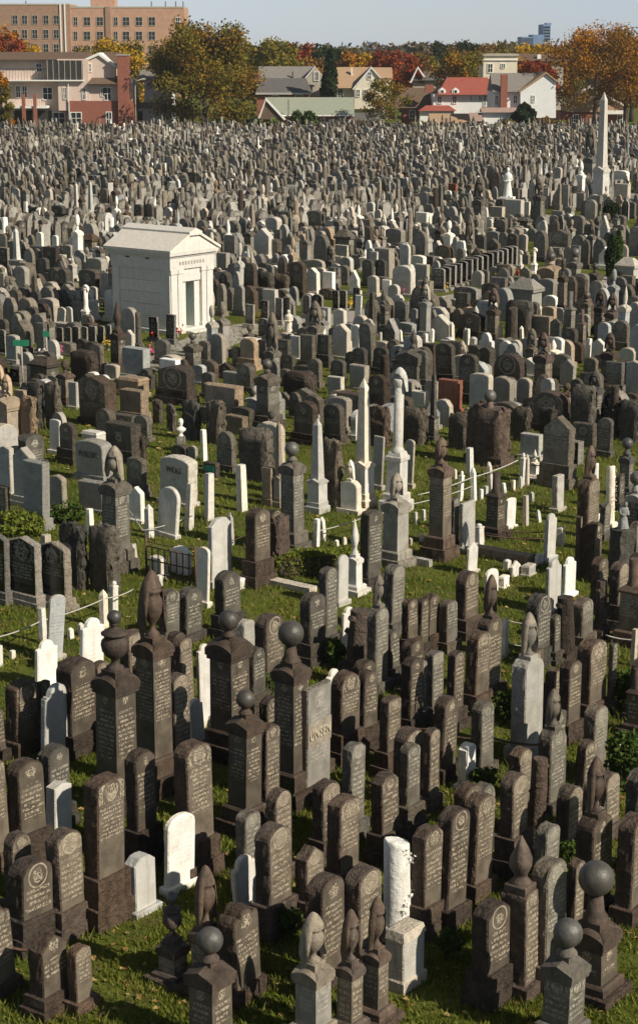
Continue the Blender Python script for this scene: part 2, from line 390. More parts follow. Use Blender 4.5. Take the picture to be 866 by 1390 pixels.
def slab(mb, W, H, T, top, z0=0.0, amp=.018, step=.13, seed=0.0, lod=2, m=0, fm=1):
    """upright stone: rough returns, chamfered dressed face on the -y side"""
    P = outline(top, W, H, seed); a = W / 2
    ns = max(1, min(14, int((P[0][1]) / step))) if lod >= 2 else 1
    foot_r = [(P[0][0], P[0][1] * i / ns) for i in range(ns)]; foot_l = [(P[-1][0], P[-1][1] * (ns - 1 - i) / ns) for i in range(ns)]
    O = foot_r + P + foot_l
    ch = min(.02, W * .04); rock = top == 'K'
    ys = [-T / 2 + ch] + ([-T / 2 + T * q for q in (.22, .42, .62, .82)] if lod >= 2 else []) + [T / 2]
    if lod < 2: ys = [-T / 2 + ch, T / 2]
    rings = []
    for j, y in enumerate(ys):
        ring = []
        for (x, z) in O:
            p = Vector((x, y, z))
            if lod >= 2 and amp > 0:
                n = noise.noise_vector(p * (1.0 / step) + Vector((seed * 1.7, seed, seed * .3))) + noise.noise_vector(p * (2.6 / step) + Vector((seed, seed, 4))) * .6
                w = amp * (1.6 if rock else (.30 if j == 0 else 1.0))
                p = p + Vector((n.x * w, n.y * w * .5, n.z * w if z > .01 else 0))
            ring.append(mb.vert((p.x, p.y, p.z + z0)))
        rings.append(ring)
    n = len(O)
    for r0, r1 in zip(rings, rings[1:]):
        for i in range(n - 1): mb.face((r0[i], r1[i], r1[i + 1], r0[i + 1]), m, False)
    # face: chamfer ring then the dressed field (its own vertices so the lettering stays on it)
    kx = (W - 2 * ch) / W
    def inner(k, dy, am):
        out = []
        for (x, z) in O:
            zz = z - ch * min(1, z / max(H, .01)) if k == kx else z * (k + .04)
            p = Vector((x * k, -T / 2 + dy, zz))
            if am:
                q = noise.noise_vector(p * 5 + Vector((seed, 0, 7))); p = p + Vector((0, q.y * am, 0))
            out.append(mb.vert((p.x, p.y, p.z + z0), (p.x, H - p.z, a)))
        return out
    I0 = inner(kx, 0.0, 0.0)
    for i in range(n - 1): mb.face((rings[0][i], rings[0][i + 1], I0[i + 1], I0[i]), m)
    if rock and lod >= 2:
        I1 = inner(.72, -T * .10, .05)
        for i in range(n - 1): mb.face((I0[i], I0[i + 1], I1[i + 1], I1[i]), m, True)
        mb.face(I1, m)
    else:
        mb.face(I0, fm)
    mb.face(rings[-1][::-1], m)
    return mb
def shaft(mb, W, T, z0, z1, taper=1.0, m=0, fm=1):
    """square dressed shaft, all four sides lettered faces"""
    hx, hy = W / 2, T / 2; H = z1 - z0
    for (ax, ay, bx, by) in ((-1,-1,1,-1), (1,-1,1,1), (1,1,-1,1), (-1,1,-1,-1)):
        L = hx if ay == by else hy
        i = [mb.vert((ax*hx, ay*hy, z0), (-L, H, L)), mb.vert((bx*hx, by*hy, z0), (L, H, L)),
             mb.vert((bx*hx*taper, by*hy*taper, z1), (L, 0, L)), mb.vert((ax*hx*taper, ay*hy*taper, z1), (-L, 0, L))]
        mb.face(i, fm)
    mb.face([mb.vert((a*hx*taper, b*hy*taper, z1)) for a, b in ((-1,-1),(1,-1),(1,1),(-1,1))], m)
    return mb
def cross_gable(mb, W, z0, lip, rise, apex, m=0, arch=True, n=5):
    """monument cap: a lip, four gabled or arched fronts, roofs running up to a small table"""
    h = W / 2
    mb.box(-h * .93, h * .93, -h * .93, h * .93, z0 - lip * .6, z0 + .001, m)
    prof = []
    for i in range(n * 2 + 1):
        t = -1 + i / n
        prof.append((t * h, lip + rise * (math.cos(t * math.pi / 2) ** .8 if arch else 1 - abs(t))))
    tp = mb.vert((0, 0, z0 + apex))
    for q in range(4):
        ca, sa = [(1, 0), (0, 1), (-1, 0), (0, -1)][q]
        def rot(x, y, z): return (x * ca - y * sa, x * sa + y * ca, z0 + z)
        lo = [mb.vert(rot(x, -h, 0)) for x, z in prof]; up = [mb.vert(rot(x, -h, z)) for x, z in prof]
        for i in range(len(prof) - 1):
            mb.face((lo[i], lo[i + 1], up[i + 1], up[i]), m)
            mb.face((up[i], up[i + 1], tp), m)
    return mb
def ball(mb, r, z, n=20, m=0):
    pr = [(max(.001, r * math.sin(math.pi * i / 12)), -r * math.cos(math.pi * i / 12)) for i in range(13)]
    return mb.lathe(pr, n, m, 0, 0, z)
def urn_body(mb, h, w, z0, n=18, m=0, lid=True):
    r = w / 2
    pr = [(.62*r,0),(.62*r,.05*h),(.34*r,.09*h),(.25*r,.16*h),(.30*r,.20*h),(.62*r,.27*h),(.90*r,.38*h),(.98*r,.50*h),(.92*r,.58*h),(.74*r,.63*h),(.70*r,.68*h),(.94*r,.71*h),(.96*r,.735*h)]
    pr += [(.72*r,.77*h),(.45*r,.82*h),(.22*r,.85*h),(.30*r,.89*h),(.36*r,.93*h),(.28*r,.97*h),(.02*r,h)] if lid else [(.7*r,.75*h),(.3*r,.8*h)]
    return mb.lathe(pr, n, m, 0, 0, z0)
def drape(mb, h, w, z0, seed, n=28, m=0):
    """cloth thrown over an urn: peaked at the top, hanging low at the two sides, parted in front"""
    r = w / 2; rows = 9; rings = []
    for j in range(rows + 1):
        ring = []
        for i in range(n):
            t = 2 * math.pi * i / n
            low = .74 * max(0, min(1, (abs(math.sin(t)) - .40) / .24)) ** .6     # hem height: high in front and behind
            f = j / rows; z = 1.0 - f * (1.0 - low)
            e = math.sin(min(1, (1 - z) * 1.9) * math.pi / 2) ** .62
            rad = r * (.04 + .94 * e + .10 * (1 - z)) * (1 + .10 * f * math.cos(2 * t))
            rad *= 1 + .09 * f * math.sin(7 * t + seed) + .06 * f * math.sin(15 * t + seed * 2)
            ring.append(mb.vert((rad * math.cos(t), rad * .86 * math.sin(t), z0 + h * z)))
        rings.append(ring)
    for a, b in zip(rings, rings[1:]):
        for i in range(n): mb.face((a[i], b[i], b[(i + 1) % n], a[(i + 1) % n]), m, True)
    mb.face(rings[0], m)
    return mb

def build_mound(e, r):
    """broad rock-faced stone with a small ball on a neck"""
    k, x, y, H, H2, W, T, o, col, top, fl = e[:11]
    t = empty('ball_monument', (x, y, 0), YAW[o]); bm, fm = BODY[col], FACE[col]; rr = rv3(r, H); T = W * .5
    b = MB(); b.rough(-W*.56, W*.56, -T*.62, T*.62, -.1, H2 * .16, .03, .16, 3.3); add('base', b, [bm, fm], t, rr)
    b = MB(); slab(b, W, H2 * .86, T, 'K', H2 * .15, .06, .13, 6.4, 2); add('slab', b, [bm, fm], t, (rr[0], rr[1], H2))
    hh = H - H2; rad = hh * .36; b = MB(); b.lathe([(rad*.9, -.08), (rad*.6, .05), (rad*.5, hh - 1.8 * rad)], 16, 0, 0, 0, H2); add('neck', b, [DRESS[col], fm], t, rr)
    b = MB(); ball(b, rad, H - rad, 22); add('ball', b, [BALL], t, rr)
    return t
YAW = {'A': R(52), 'B': R(-38)}
def rv3(r, H): return (r.random(), r.random(), H)

def build_headstone(e, r):
    k, x, y, H, H2, W, T, o, col, top, fl = e[:11]
    lean = (r.gauss(0, .012), r.gauss(0, .018)) if fl != 't' else (r.gauss(0, .02), r.gauss(.02, .05))
    t = empty('headstone', (x, y, 0), YAW[o] + r.gauss(0, .03), lean[0], lean[1])
    W = max(W, .14); T = max(min(T, .5), .07); seed = r.random() * 90; bm, fm = BODY[col], FACE[col]; rr = rv3(r, H)
    near = y < 62; rock = top == 'K'
    if H > .75 and not rock:
        hb = (.13 + .10 * r.random()) * H if col in ('br', 'gr', 'tn') else .10 * H
        z = 0.0
        if r.random() < .55 and H > 1.0 and fl != 't':
            b = MB(); zz = hb * .8
            b.rough(-W*.5-.11, W*.5+.11, -T*.5-.10, T*.5+.10, -.12, zz, .018, .12, seed + 5); add('footing', b, [bm, fm], t, rr); z = zz - .004
        b = MB(); q = .06 if fl != 't' else .05
        if col in ('br', 'gr', 'tn') and r.random() < .6: b.rough(-W*.5-q, W*.5+q, -T*.5-q, T*.5+q, z - .05, z + hb, .010, .12, seed)
        else: b.box(-W*.5-q, W*.5+q, -T*.5-q, T*.5+q, z - .05, z + hb, 0, .015)
        add('base', b, [bm, fm], t, rr); z0 = z + hb - .004
    else: z0 = -.06
    s = MB(); smooth_side = col in ('wh', 'bl') or fl == 't'
    slab(s, W, H - z0, T, top, z0, (.004 if smooth_side else (.060 if rock else .018)) * (1 if near else .7), .11, seed, 2)
    so_ = add('slab', s, [bm, fm], t, (rr[0], rr[1], H - z0))
    return t, so_
def build_pillar(e, r, style):
    """square monument: footing, plinth, lettered shaft, cap and what stands on the cap"""
    k, x, y, H, H2, W, T, o, col, top, fl = e[:11]
    nm = {'p': 'urn_monument', 'pb': 'ball_monument', 'pu': 'urn_monument', 'pf': 'finial_monument', 'pc': 'pillar_monument'}[style]
    t = empty(nm, (x, y, 0), YAW[o] + r.gauss(0, .03), r.gauss(0, .008), r.gauss(0, .01))
    bm, fm, dm = BODY[col], FACE[col], DRESS[col]; seed = r.random() * 90; rr = rv3(r, H)
    if style == 'pc': H2 = H * .80 if col == 'bk' else H * .70
    f1, f2 = H2 * .13, H2 * .12
    capw = W * 1.22; arched = top in ('R', 'P')
    if arched:            # an arched headstone carrying the urn
        b = MB(); b.rough(-W*.5-.09, W*.5+.09, -T*.5-.08, T*.5+.08, -.1, f1, .016, .15, seed); add('base', b, [bm, fm], t, rr)
        s = MB(); slab(s, W, H2 - f1, T, top, f1 - .004, .018, .13, seed, 2); add('slab', s, [bm, fm], t, (rr[0], rr[1], H2))
        b = MB(); b.box(-T*.42, T*.42, -T*.42, T*.42, H2 - .10, H2 + .05, 0, .012); add('urn_plinth', b, [dm, fm], t, rr); zt = H2 + .046; uw = min(T * 1.0, (H - H2) * .58)
    else:
        b = MB(); b.rough(-W*.5-.15, W*.5+.15, -W*.5-.15, W*.5+.15, -.1, f1, .016, .18, seed); add('footing', b, [bm, fm], t, rr)
        b = MB(); b.box(-W*.5-.07, W*.5+.07, -W*.5-.07, W*.5+.07, f1 - .004, f1 + f2, 0, .03); add('plinth', b, [dm, fm], t, rr)
        z = f1 + f2 - .003; ch = W * .62 if style != 'pc' else W * .3
        cb = H2 - ch
        if cb < z + .2: cb = z + .6 * (H2 - z); ch = H2 - cb
        b = MB(); shaft(b, W, W, z, cb, .97); add('shaft', b, [bm, fm], t, (rr[0], rr[1], cb - z))
        c = MB()
        if style == 'pc':
            c.box(-capw*.5, capw*.5, -capw*.5, capw*.5, cb - .01, cb + ch * .5, 0, .03); c.frustum(-W*.5, W*.5, -W*.5, W*.5, cb + ch*.5 - .002, H2, .7, .7)
        else:
            cross_gable(c, capw, cb, ch * .38, ch * .34, ch * .98, 0, r.random() < .7)
        add('cap', c, [dm, fm], t, rr); zt = H2 - ch * .10; uw = min(W * .95, (H - H2) * .48)
        if style != 'pc':
            b = MB(); b.box(-uw*.36, uw*.36, -uw*.36, uw*.36, zt - .12, zt + .06, 0, .01); add('urn_plinth', b, [dm, fm], t, rr); zt += .056
    hh = H - zt
    if style == 'p':
        u = MB(); urn_body(u, hh * .96, uw * .92, zt); add('urn', u, [DRESS['mg'] if 'cream' in e[14] else dm, fm], t, rr)
        d = MB(); drape(d, hh, uw * 1.12, zt, seed); add('drape', d, [DRESS['mg'] if 'cream' in e[14] else dm, fm], t, (min(1, rr[0] + .35), .2, 1))
    elif style == 'pb':
        rad = min(hh * .40, W * .54); u = MB()
        u.lathe([(rad*.72, 0), (rad*.70, .05*hh), (rad*.5, .14*hh), (rad*.40, hh - 2*rad + .05*rad)], 18, 0, 0, 0, zt); add('neck', u, [dm, fm], t, rr)
        u = MB(); ball(u, rad, H - rad, 24); add('ball', u, [BALL], t, rr)
    elif style == 'pu':
        u = MB(); urn_body(u, hh * .84, uw * 1.05, zt, 22); add('urn', u, [dm, fm], t, rr)
        u = MB(); ball(u, hh * .12, H - hh * .12, 18); add('ball', u, [BALL], t, rr)
    elif style == 'pf':
        w = uw * .55; u = MB()
        u.lathe([(w*.6,0),(w*.62,.06*hh),(w*.38,.12*hh),(w*.42,.2*hh),(w*.72,.36*hh),(w*.66,.52*hh),(w*.42,.72*hh),(w*.2,.88*hh),(.004,hh)], 14, 0, 0, 0, zt,
                lambda q, rr_, z: (rr_ * (1 + .12 * math.sin(3 * q + z * 9)), z)); add('finial', u, [dm, fm], t, rr)
    else:
        rad = W * .3; u = MB()
        if col != 'bk':
            u.lathe([(rad*1.25, 0), (rad*1.2, .05), (rad, .09), (rad * .93, H - zt)], 16, 0, 0, 0, H2 - .01); add('column_stub', u, [dm, fm], t, rr)
        else:
            u.frustum(-W*.35, W*.35, -W*.35, W*.35, H2 - .01, H, .35, .35); add('crown', u, [dm, fm], t, rr)
    return t
def build_obelisk(e, r):
    k, x, y, H, H2, W, T, o, col, top, fl = e[:11]
    t = empty('obelisk', (x, y, 0), YAW[o] + r.gauss(0, .02)); bm, fm = BODY[col], FACE[col]; rr = rv3(r, H); h = W / 2
    b = MB(); b.box(-h, h, -h, h, -.08, H * .07, 0, .02); b.box(-h*.84, h*.84, -h*.84, h*.84, H*.07 - .003, H*.12, 0, .02); add('base', b, [bm, fm], t, rr)
    b = MB(); shaft(b, W * .76, W * .76, H * .12 - .003, H * .32, .98); add('die', b, [bm, fm], t, (rr[0], rr[1], H * .2))
    c = MB(); cross_gable(c, W * .86, H * .32 - .003, H*.015, H*.03, H*.055, 0, False) if H > 2.2 else c.box(-h*.80, h*.80, -h*.80, h*.80, H*.32 - .003, H*.345, 0, .015); add('cornice', c, [bm, fm], t, rr)
    s = MB(); a = h * .54; s.frustum(-a, a, -a, a, H*.34, H*.93, .62, .62, 0, False); a2 = a * .62; s.frustum(-a2, a2, -a2, a2, H*.93, H, .03, .03); add('shaft', s, [bm, fm], t, rr)
    return t
def build_column(e, r, draped=False):
    k, x, y, H, H2, W, T, o, col, top, fl = e[:11]
    t = empty('column_monument', (x, y, 0), YAW[o] + r.gauss(0, .05), r.gauss(0, .01), r.gauss(0, .012)); bm, fm = BODY[col], FACE[col]; rr = rv3(r, H)
    seed = r.random() * 50
    if draped:
        h = W / 2 * .75; b = MB(); b.box(-h, h, -h, h, -.08, H*.08, 0, .03); b.box(-h*.8, h*.8, -h*.8, h*.8, H*.08-.003, H*.13, 0, .03); add('base', b, [bm, fm], t, rr)
        b = MB(); shaft(b, h*1.2, h*1.2, H*.13-.003, H*.36, .97); add('die', b, [bm, fm], t, (rr[0], rr[1], H * .2))
        b = MB(); b.box(-h*.7, h*.7, -h*.7, h*.7, H*.36-.003, H*.39, 0, .02); b.frustum(-h*.6, h*.6, -h*.6, h*.6, H*.39-.003, H*.42, .8, .8); add('cornice', b, [bm, fm], t, rr)
        rad = h * .40; c = MB(); c.lathe([(rad*1.3, 0), (rad*1.25, .05), (rad*1.02, .1), (rad, .2), (rad*.88, H*.5)], 18, 0, 0, 0, H*.42-.004); add('shaft', c, [bm, fm], t, rr)
        d = MB(); drape(d, H*.16, rad*3.0, H*.84, seed, 24); d.lathe([(rad*.9, H*.86), (rad*1.2, H*.90), (rad*1.1, H*.92)], 16); add('drape', d, [bm, fm], t, rr)
        return t
    rad = W * .46; c = MB(); b = MB(); b.box(-W*.62, W*.62, -W*.62, W*.62, -.08, H * .12, 0, .03); add('base', b, [bm, fm], t, rr)
    def brk(q, r_, z):
        w = 1 + .035 * noise.noise(Vector((math.cos(q) * 3, math.sin(q) * 3, z * 5 + seed)))
        return r_ * w, z + (.10 * W * math.sin(q + seed) + .05 * W * noise.noise(Vector((math.cos(q) * 4, math.sin(q) * 4, seed))) if z > H * .85 else 0)
    zs = [0, .05, .12, .25, .4, .55, .7, .82, .93, .97]
    c.lathe([(rad * (1.16 if z < .06 else 1.04 - .10 * z), z * H) for z in zs] + [(rad * .86, H * .985)], 22, 0, 0, 0, H * .015, brk); add('shaft', c, [bm, fm], t, rr)
    g = MB()
    if W > .22 and col == 'wh':       # carved garland winding round the front
        for i in range(46):
            f = i / 45; an = -1.2 + 1.9 * math.sin(f * 5.2 + seed) * .45; z = H * (.30 + .62 * f)
            p = Vector((rad * 1.0 * math.cos(an), rad * 1.0 * math.sin(an), z)); s_ = W * (.05 + .05 * r.random())
            for q in range(3):
                o_ = p + Vector((r.gauss(0, .03), r.gauss(0, .03), r.gauss(0, .03))); a = [Vector((r.gauss(0, 1), r.gauss(0, 1), r.gauss(0, 1))).normalized() * s_ for _ in range(4)]
                i0 = [g.vert(o_ + w) for w in a]; g.face((i0[0], i0[1], i0[2])); g.face((i0[0], i0[2], i0[3])); g.face((i0[0], i0[3], i0[1])); g.face((i0[1], i0[3], i0[2]))
        kind(add('carved_garland', g, [bm, fm], t, rr), 'stuff')
    return t
def build_log(e, r):
    k, x, y, H, H2, W, T, o, col, top, fl = e[:11]
    t = empty('tree_trunk_monument', (x, y, 0), YAW[o] + r.gauss(0, .2), r.gauss(0, .02), r.gauss(0, .02)); bm, fm = BODY[col], FACE[col]; rr = rv3(r, H)
    seed = r.random() * 50; rad = W * .44
    b = MB(); b.rough(-W*.62, W*.62, -W*.55, W*.55, -.1, H * .16, .05, .14, seed); add('rock_base', b, [bm, fm], t, rr)
    def bark(q, r_, z): return r_ * (1 + .10 * noise.noise(Vector((math.cos(q) * 5, math.sin(q) * 5, z * 2.2 + seed))) + .05 * math.sin(9 * q + z * 2)), z
    c = MB(); c.lathe([(rad * (1.15 - .3 * f), f * H) for f in (0.05, .12, .2, .3, .4, .5, .6, .7, .8, .9, .97, 1.0)], 22, 0, 0, 0, 0, bark, True); add('trunk', c, [bm, fm], t, rr)
    for q in range(4):
        s = MB(); an = r.random() * 6.28; z = H * (.35 + .15 * q + .05 * r.random()); d = Vector((math.cos(an), math.sin(an), .45))
        p = Vector((0, 0, z)); s.tube([p + d * rad * .5, p + d * rad * 1.0, p + d * rad * 1.4], [rad * .36, rad * .30, rad * .28], 9); add('branch_stub', s, [bm, fm], t, rr)
    return t
def build_block(e, r):
    k, x, y, H, H2, W, T, o, col, top, fl = e[:11]
    if top == 'H':
        t = empty('pedestal_tomb', (x, y, 0), YAW[o]); bm, fm = BODY[col], FACE[col]; rr = rv3(r, H); h = W / 2; q = T / 2 * 1.2
        b = MB(); b.box(-h*1.12, h*1.12, -q*1.15, q*1.15, -.08, H*.14, 0, .03); add('base', b, [bm, fm], t, rr)
        b = MB(); shaft(b, W * .86, q * 1.72, H*.14-.003, H*.66, .98); add('die', b, [bm, fm], t, (rr[0], rr[1], H * .5))
        b = MB(); b.box(-h, h, -q, q, H*.66-.003, H*.74, 0, .03); add('cornice', b, [bm, fm], t, rr)
        b = MB(); b.frustum(-h*1.04, h*1.04, -q*1.04, q*1.04, H*.74-.003, H, .45, .2); add('hip_cap', b, [bm, fm], t, rr)
        return t
    if fl == 'f':
        b = MB(); b.rough(-W/2, W/2, -T/2, T/2, -.05, H, .012, .15, r.random() * 50)
        return add('kerb_stone', b, [BODY[col], FACE[col]], None, rv3(r, H), (x, y, 0), YAW['B'] + r.gauss(0, .05))
    t = empty('block_marker', (x, y, 0), YAW[o] + r.gauss(0, .06)); bm, fm = BODY[col], FACE[col]; rr = rv3(r, H)
    b = MB(); b.box(-W*.56, W*.56, -T*.58, T*.58, -.06, H * .2, 0, .02); add('base', b, [bm, fm], t, rr)
    b = MB(); slab(b, W, H * .66, T, 'F', H * .2 - .003, .006, .13, r.random() * 50, 2); add('block', b, [bm, fm], t, (rr[0], rr[1], H * .6))
    b = MB(); b.frustum(-W*.53, W*.53, -T*.54, T*.54, H * .86 - .004, H, .88, .82); add('cap', b, [bm, fm], t, rr)
    return t
def build_post(e, r):
    """short marble marker: four-sided, head either rounded, peaked or flat"""
    k, x, y, H, H2, W, T, o, col, top, fl = e[:11]
    W = max(W, .09); st = r.choice('RPFFW'); b = MB(); h = W * .5; bm, fm = BODY[col], FACE[col]
    if H < .4: st = r.choice('FFR')
    b.frustum(-h*1.06, h*1.06, -h*.85, h*.85, -.06, H * .86, .93, .93, 0, False)
    if st == 'P': b.frustum(-h*.99, h*.99, -h*.8, h*.8, H*.86, H, .1, .1, 0)
    elif st == 'F': b.frustum(-h*.99, h*.99, -h*.8, h*.8, H*.86, H, .93, .9, 0)
    elif st == 'W':
        b.box(-h*1.1, h*1.1, -h*.95, h*.95, H*.80, H*.86, 0, .01); b.lathe([(h*.5, H*.86), (h*.85, H*.91), (h*.6, H*.97), (.005, H)], 10)
    else: b.lathe([(h*.95, H*.85), (h*.85, H*.92), (h*.5, H*.98), (.005, H)], 12)
    o_ = add('marker_post', b, [bm, fm], None, rv3(r, H), (x, y, 0), YAW['A'] + r.gauss(0, .08)); o_.rotation_euler[0] = r.gauss(0, .05); o_.rotation_euler[1] = r.gauss(0, .05)
    return o_
def figure(mb, H, W, z0, seed, bow=.0):
    """robed standing figure: gown with folds, shoulders, bowed head"""
    def fold(q, r_, z):
        f = max(0, 1 - z / (H * .8)); return r_ * (1 + .10 * f * math.sin(8 * q + seed) + .06 * math.cos(2 * q)), z
    w = W / 2
    mb.lathe([(w*.95,0),(w*.9,.1*H),(w*.75,.3*H),(w*.62,.45*H),(w*.66,.58*H),(w*.80,.70*H),(w*.78,.76*H),(w*.42,.81*H),(w*.24,.84*H)], 22, 0, 0, 0, z0, fold)
    mb.lathe([(w*.16,.82*H),(w*.30,.87*H),(w*.34,.92*H),(w*.27,.97*H),(.01,H)], 14, 0, 0, -bow * w, z0)
    for sx in (-1, 1):
        mb.tube([(sx*w*.72, 0, z0+.74*H), (sx*w*.92, -w*.2, z0+.58*H), (sx*w*.45, -w*.75, z0+.52*H), (sx*w*.1, -w*.85, z0+.56*H)], [w*.2, w*.19, w*.15, w*.11], 8)
def build_statue(e, r):
    k, x, y, H, H2, W, T, o, col, top, fl = e[:11]
    t = empty('statue', (x, y, 0), YAW[o] * .6); bm, fm = BODY[col], FACE[col]; rr = rv3(r, H); pz = H2 if col == 'gr' else H * .22
    b = MB()
    if col == 'gr': b.rough(-W*.62, W*.62, -W*.55, W*.55, -.1, pz, .07, .16, 9.1)
    else: b.box(-W*.5, W*.5, -W*.5, W*.5, -.05, pz, 0, .02)
    add('pedestal', b, [BODY['gr'] if col == 'gr' else bm, fm], t, rr)
    f = MB(); figure(f, H - pz, W * .72, pz - .01, 2.0, .5 if col == 'gr' else .1); add('figure', f, [BODY['bl'] if col == 'gr' else bm, fm], t, rr)
    return t
def build_bust(e, r):
    k, x, y, H, H2, W, T, o, col, top, fl = e[:11]
    t = empty('bust_monument', (x, y, 0), R(10)); rr = rv3(r, H); w = W / 2
    b = MB(); b.box(-w*1.2, w*1.2, -w*1.2, w*1.2, -.08, H * .12, 0, .02); shaft(b, w*1.8, w*1.8, H*.12 - .003, H * .46, .95); add('pedestal', b, [BODY['gr'], FACE['gr']], t, rr)
    b = MB(); z = H * .46; q = H * .54
    b.lathe([(w*.55,0),(w*.5,.06*q),(w*.32,.12*q),(w*.45,.2*q),(w*1.05,.34*q),(w*1.0,.43*q),(w*.5,.52*q),(w*.32,.56*q),(w*.30,.62*q)], 18, 0, 0, 0, z - .003, lambda a, r_, zz: (r_ * (1 - .28 * abs(math.sin(a))), zz)); add('bust', b, [BODY['wh'], FACE['wh']], t, (.7, .5, 1))
    b = MB(); b.lathe([(w*.28,.58*q),(w*.46,.66*q),(w*.56,.78*q),(w*.52,.90*q),(w*.3,.98*q),(.01,q)], 18, 0, 0, 0, z); b.frustum(-w*.09, w*.09, -w*.72, -w*.4, z + .72*q, z + .82*q, .5, .6); b.box(-w*.2, w*.2, -w*.56, -w*.4, z + .645*q, z + .67*q)
    add('head', b, [BODY['wh'], FACE['wh']], t, (.7, .5, 1))
    return t
# ------------------------------------------------------------------ ground
def ground_mat():
    m, nt, b = newmat('cemetery_grass'); N = NB(nt); p = N.geo()
    k = N.mix(N.ramp(N.noise(p, .55, 6), .38, .62), (.068, .092, .013, 1), (.125, .140, .024, 1))
    k = N.mix(N.math('MULTIPLY', N.ramp(N.noise(p, 1.9, 5, .65), .50, .66), .75), k, (.150, .115, .050, 1))
    k = N.mix(N.math('MULTIPLY', N.ramp(N.noise(p, 14, 4), .5, .75), .5), k, (.030, .040, .010, 1))
    nt.links.new(k, b.inputs['Base Color']); b.inputs['Roughness'].default_value = .95; b.inputs['Specular IOR Level'].default_value = .1
    nt.links.new(N.bump(N.noise(p, 22, 6, .7), .9, .06), b.inputs['Normal'])
    return m
g = MB(); S_ = 4200
n_ = 24
ids = {}
for i in range(n_ + 1):
    for j in range(n_ + 1):
        ids[(i, j)] = g.vert((-S_ + 2 * S_ * i / n_, -400 + (S_ + 400) * (j / n_) ** 2 * 1.6, 0))
for i in range(n_):
    for j in range(n_): g.face((ids[(i, j)], ids[(i + 1, j)], ids[(i + 1, j + 1)], ids[(i, j + 1)]))
kind(add('ground', g, ground_mat()), 'structure')
# pale paths between the blocks of graves
def strip(name, pts, wid, z, mat):
    b = MB(); L = []; 
    for i, (x, y) in enumerate(pts):
        x0, y0 = pts[max(0, i - 1)]; x1, y1 = pts[min(len(pts) - 1, i + 1)]
        d = Vector((x1 - x0, y1 - y0)).normalized(); nn = Vector((-d.y, d.x)) * wid / 2
        L.append((b.vert((x + nn.x, y + nn.y, z)), b.vert((x - nn.x, y - nn.y, z))))
    for a, c in zip(L, L[1:]): b.face((a[0], a[1], c[1], c[0]))
    return add(name, b, mat)
PATHS = [[ground(120, 512), ground(240, 482), ground(330, 446), ground(440, 436), ground(612, 408), ground(700, 392), ground(900, 372)],
         [ground(866, 330), ground(800, 312), ground(760, 300), ground(690, 288), ground(640, 262)],
         [ground(900, 290), ground(840, 262), ground(700, 250)]]
for p_, w_ in zip(PATHS, (2.6, 3.0, 2.6)): kind(strip('path', p_, w_, .006, M['asphalt']), 'structure')

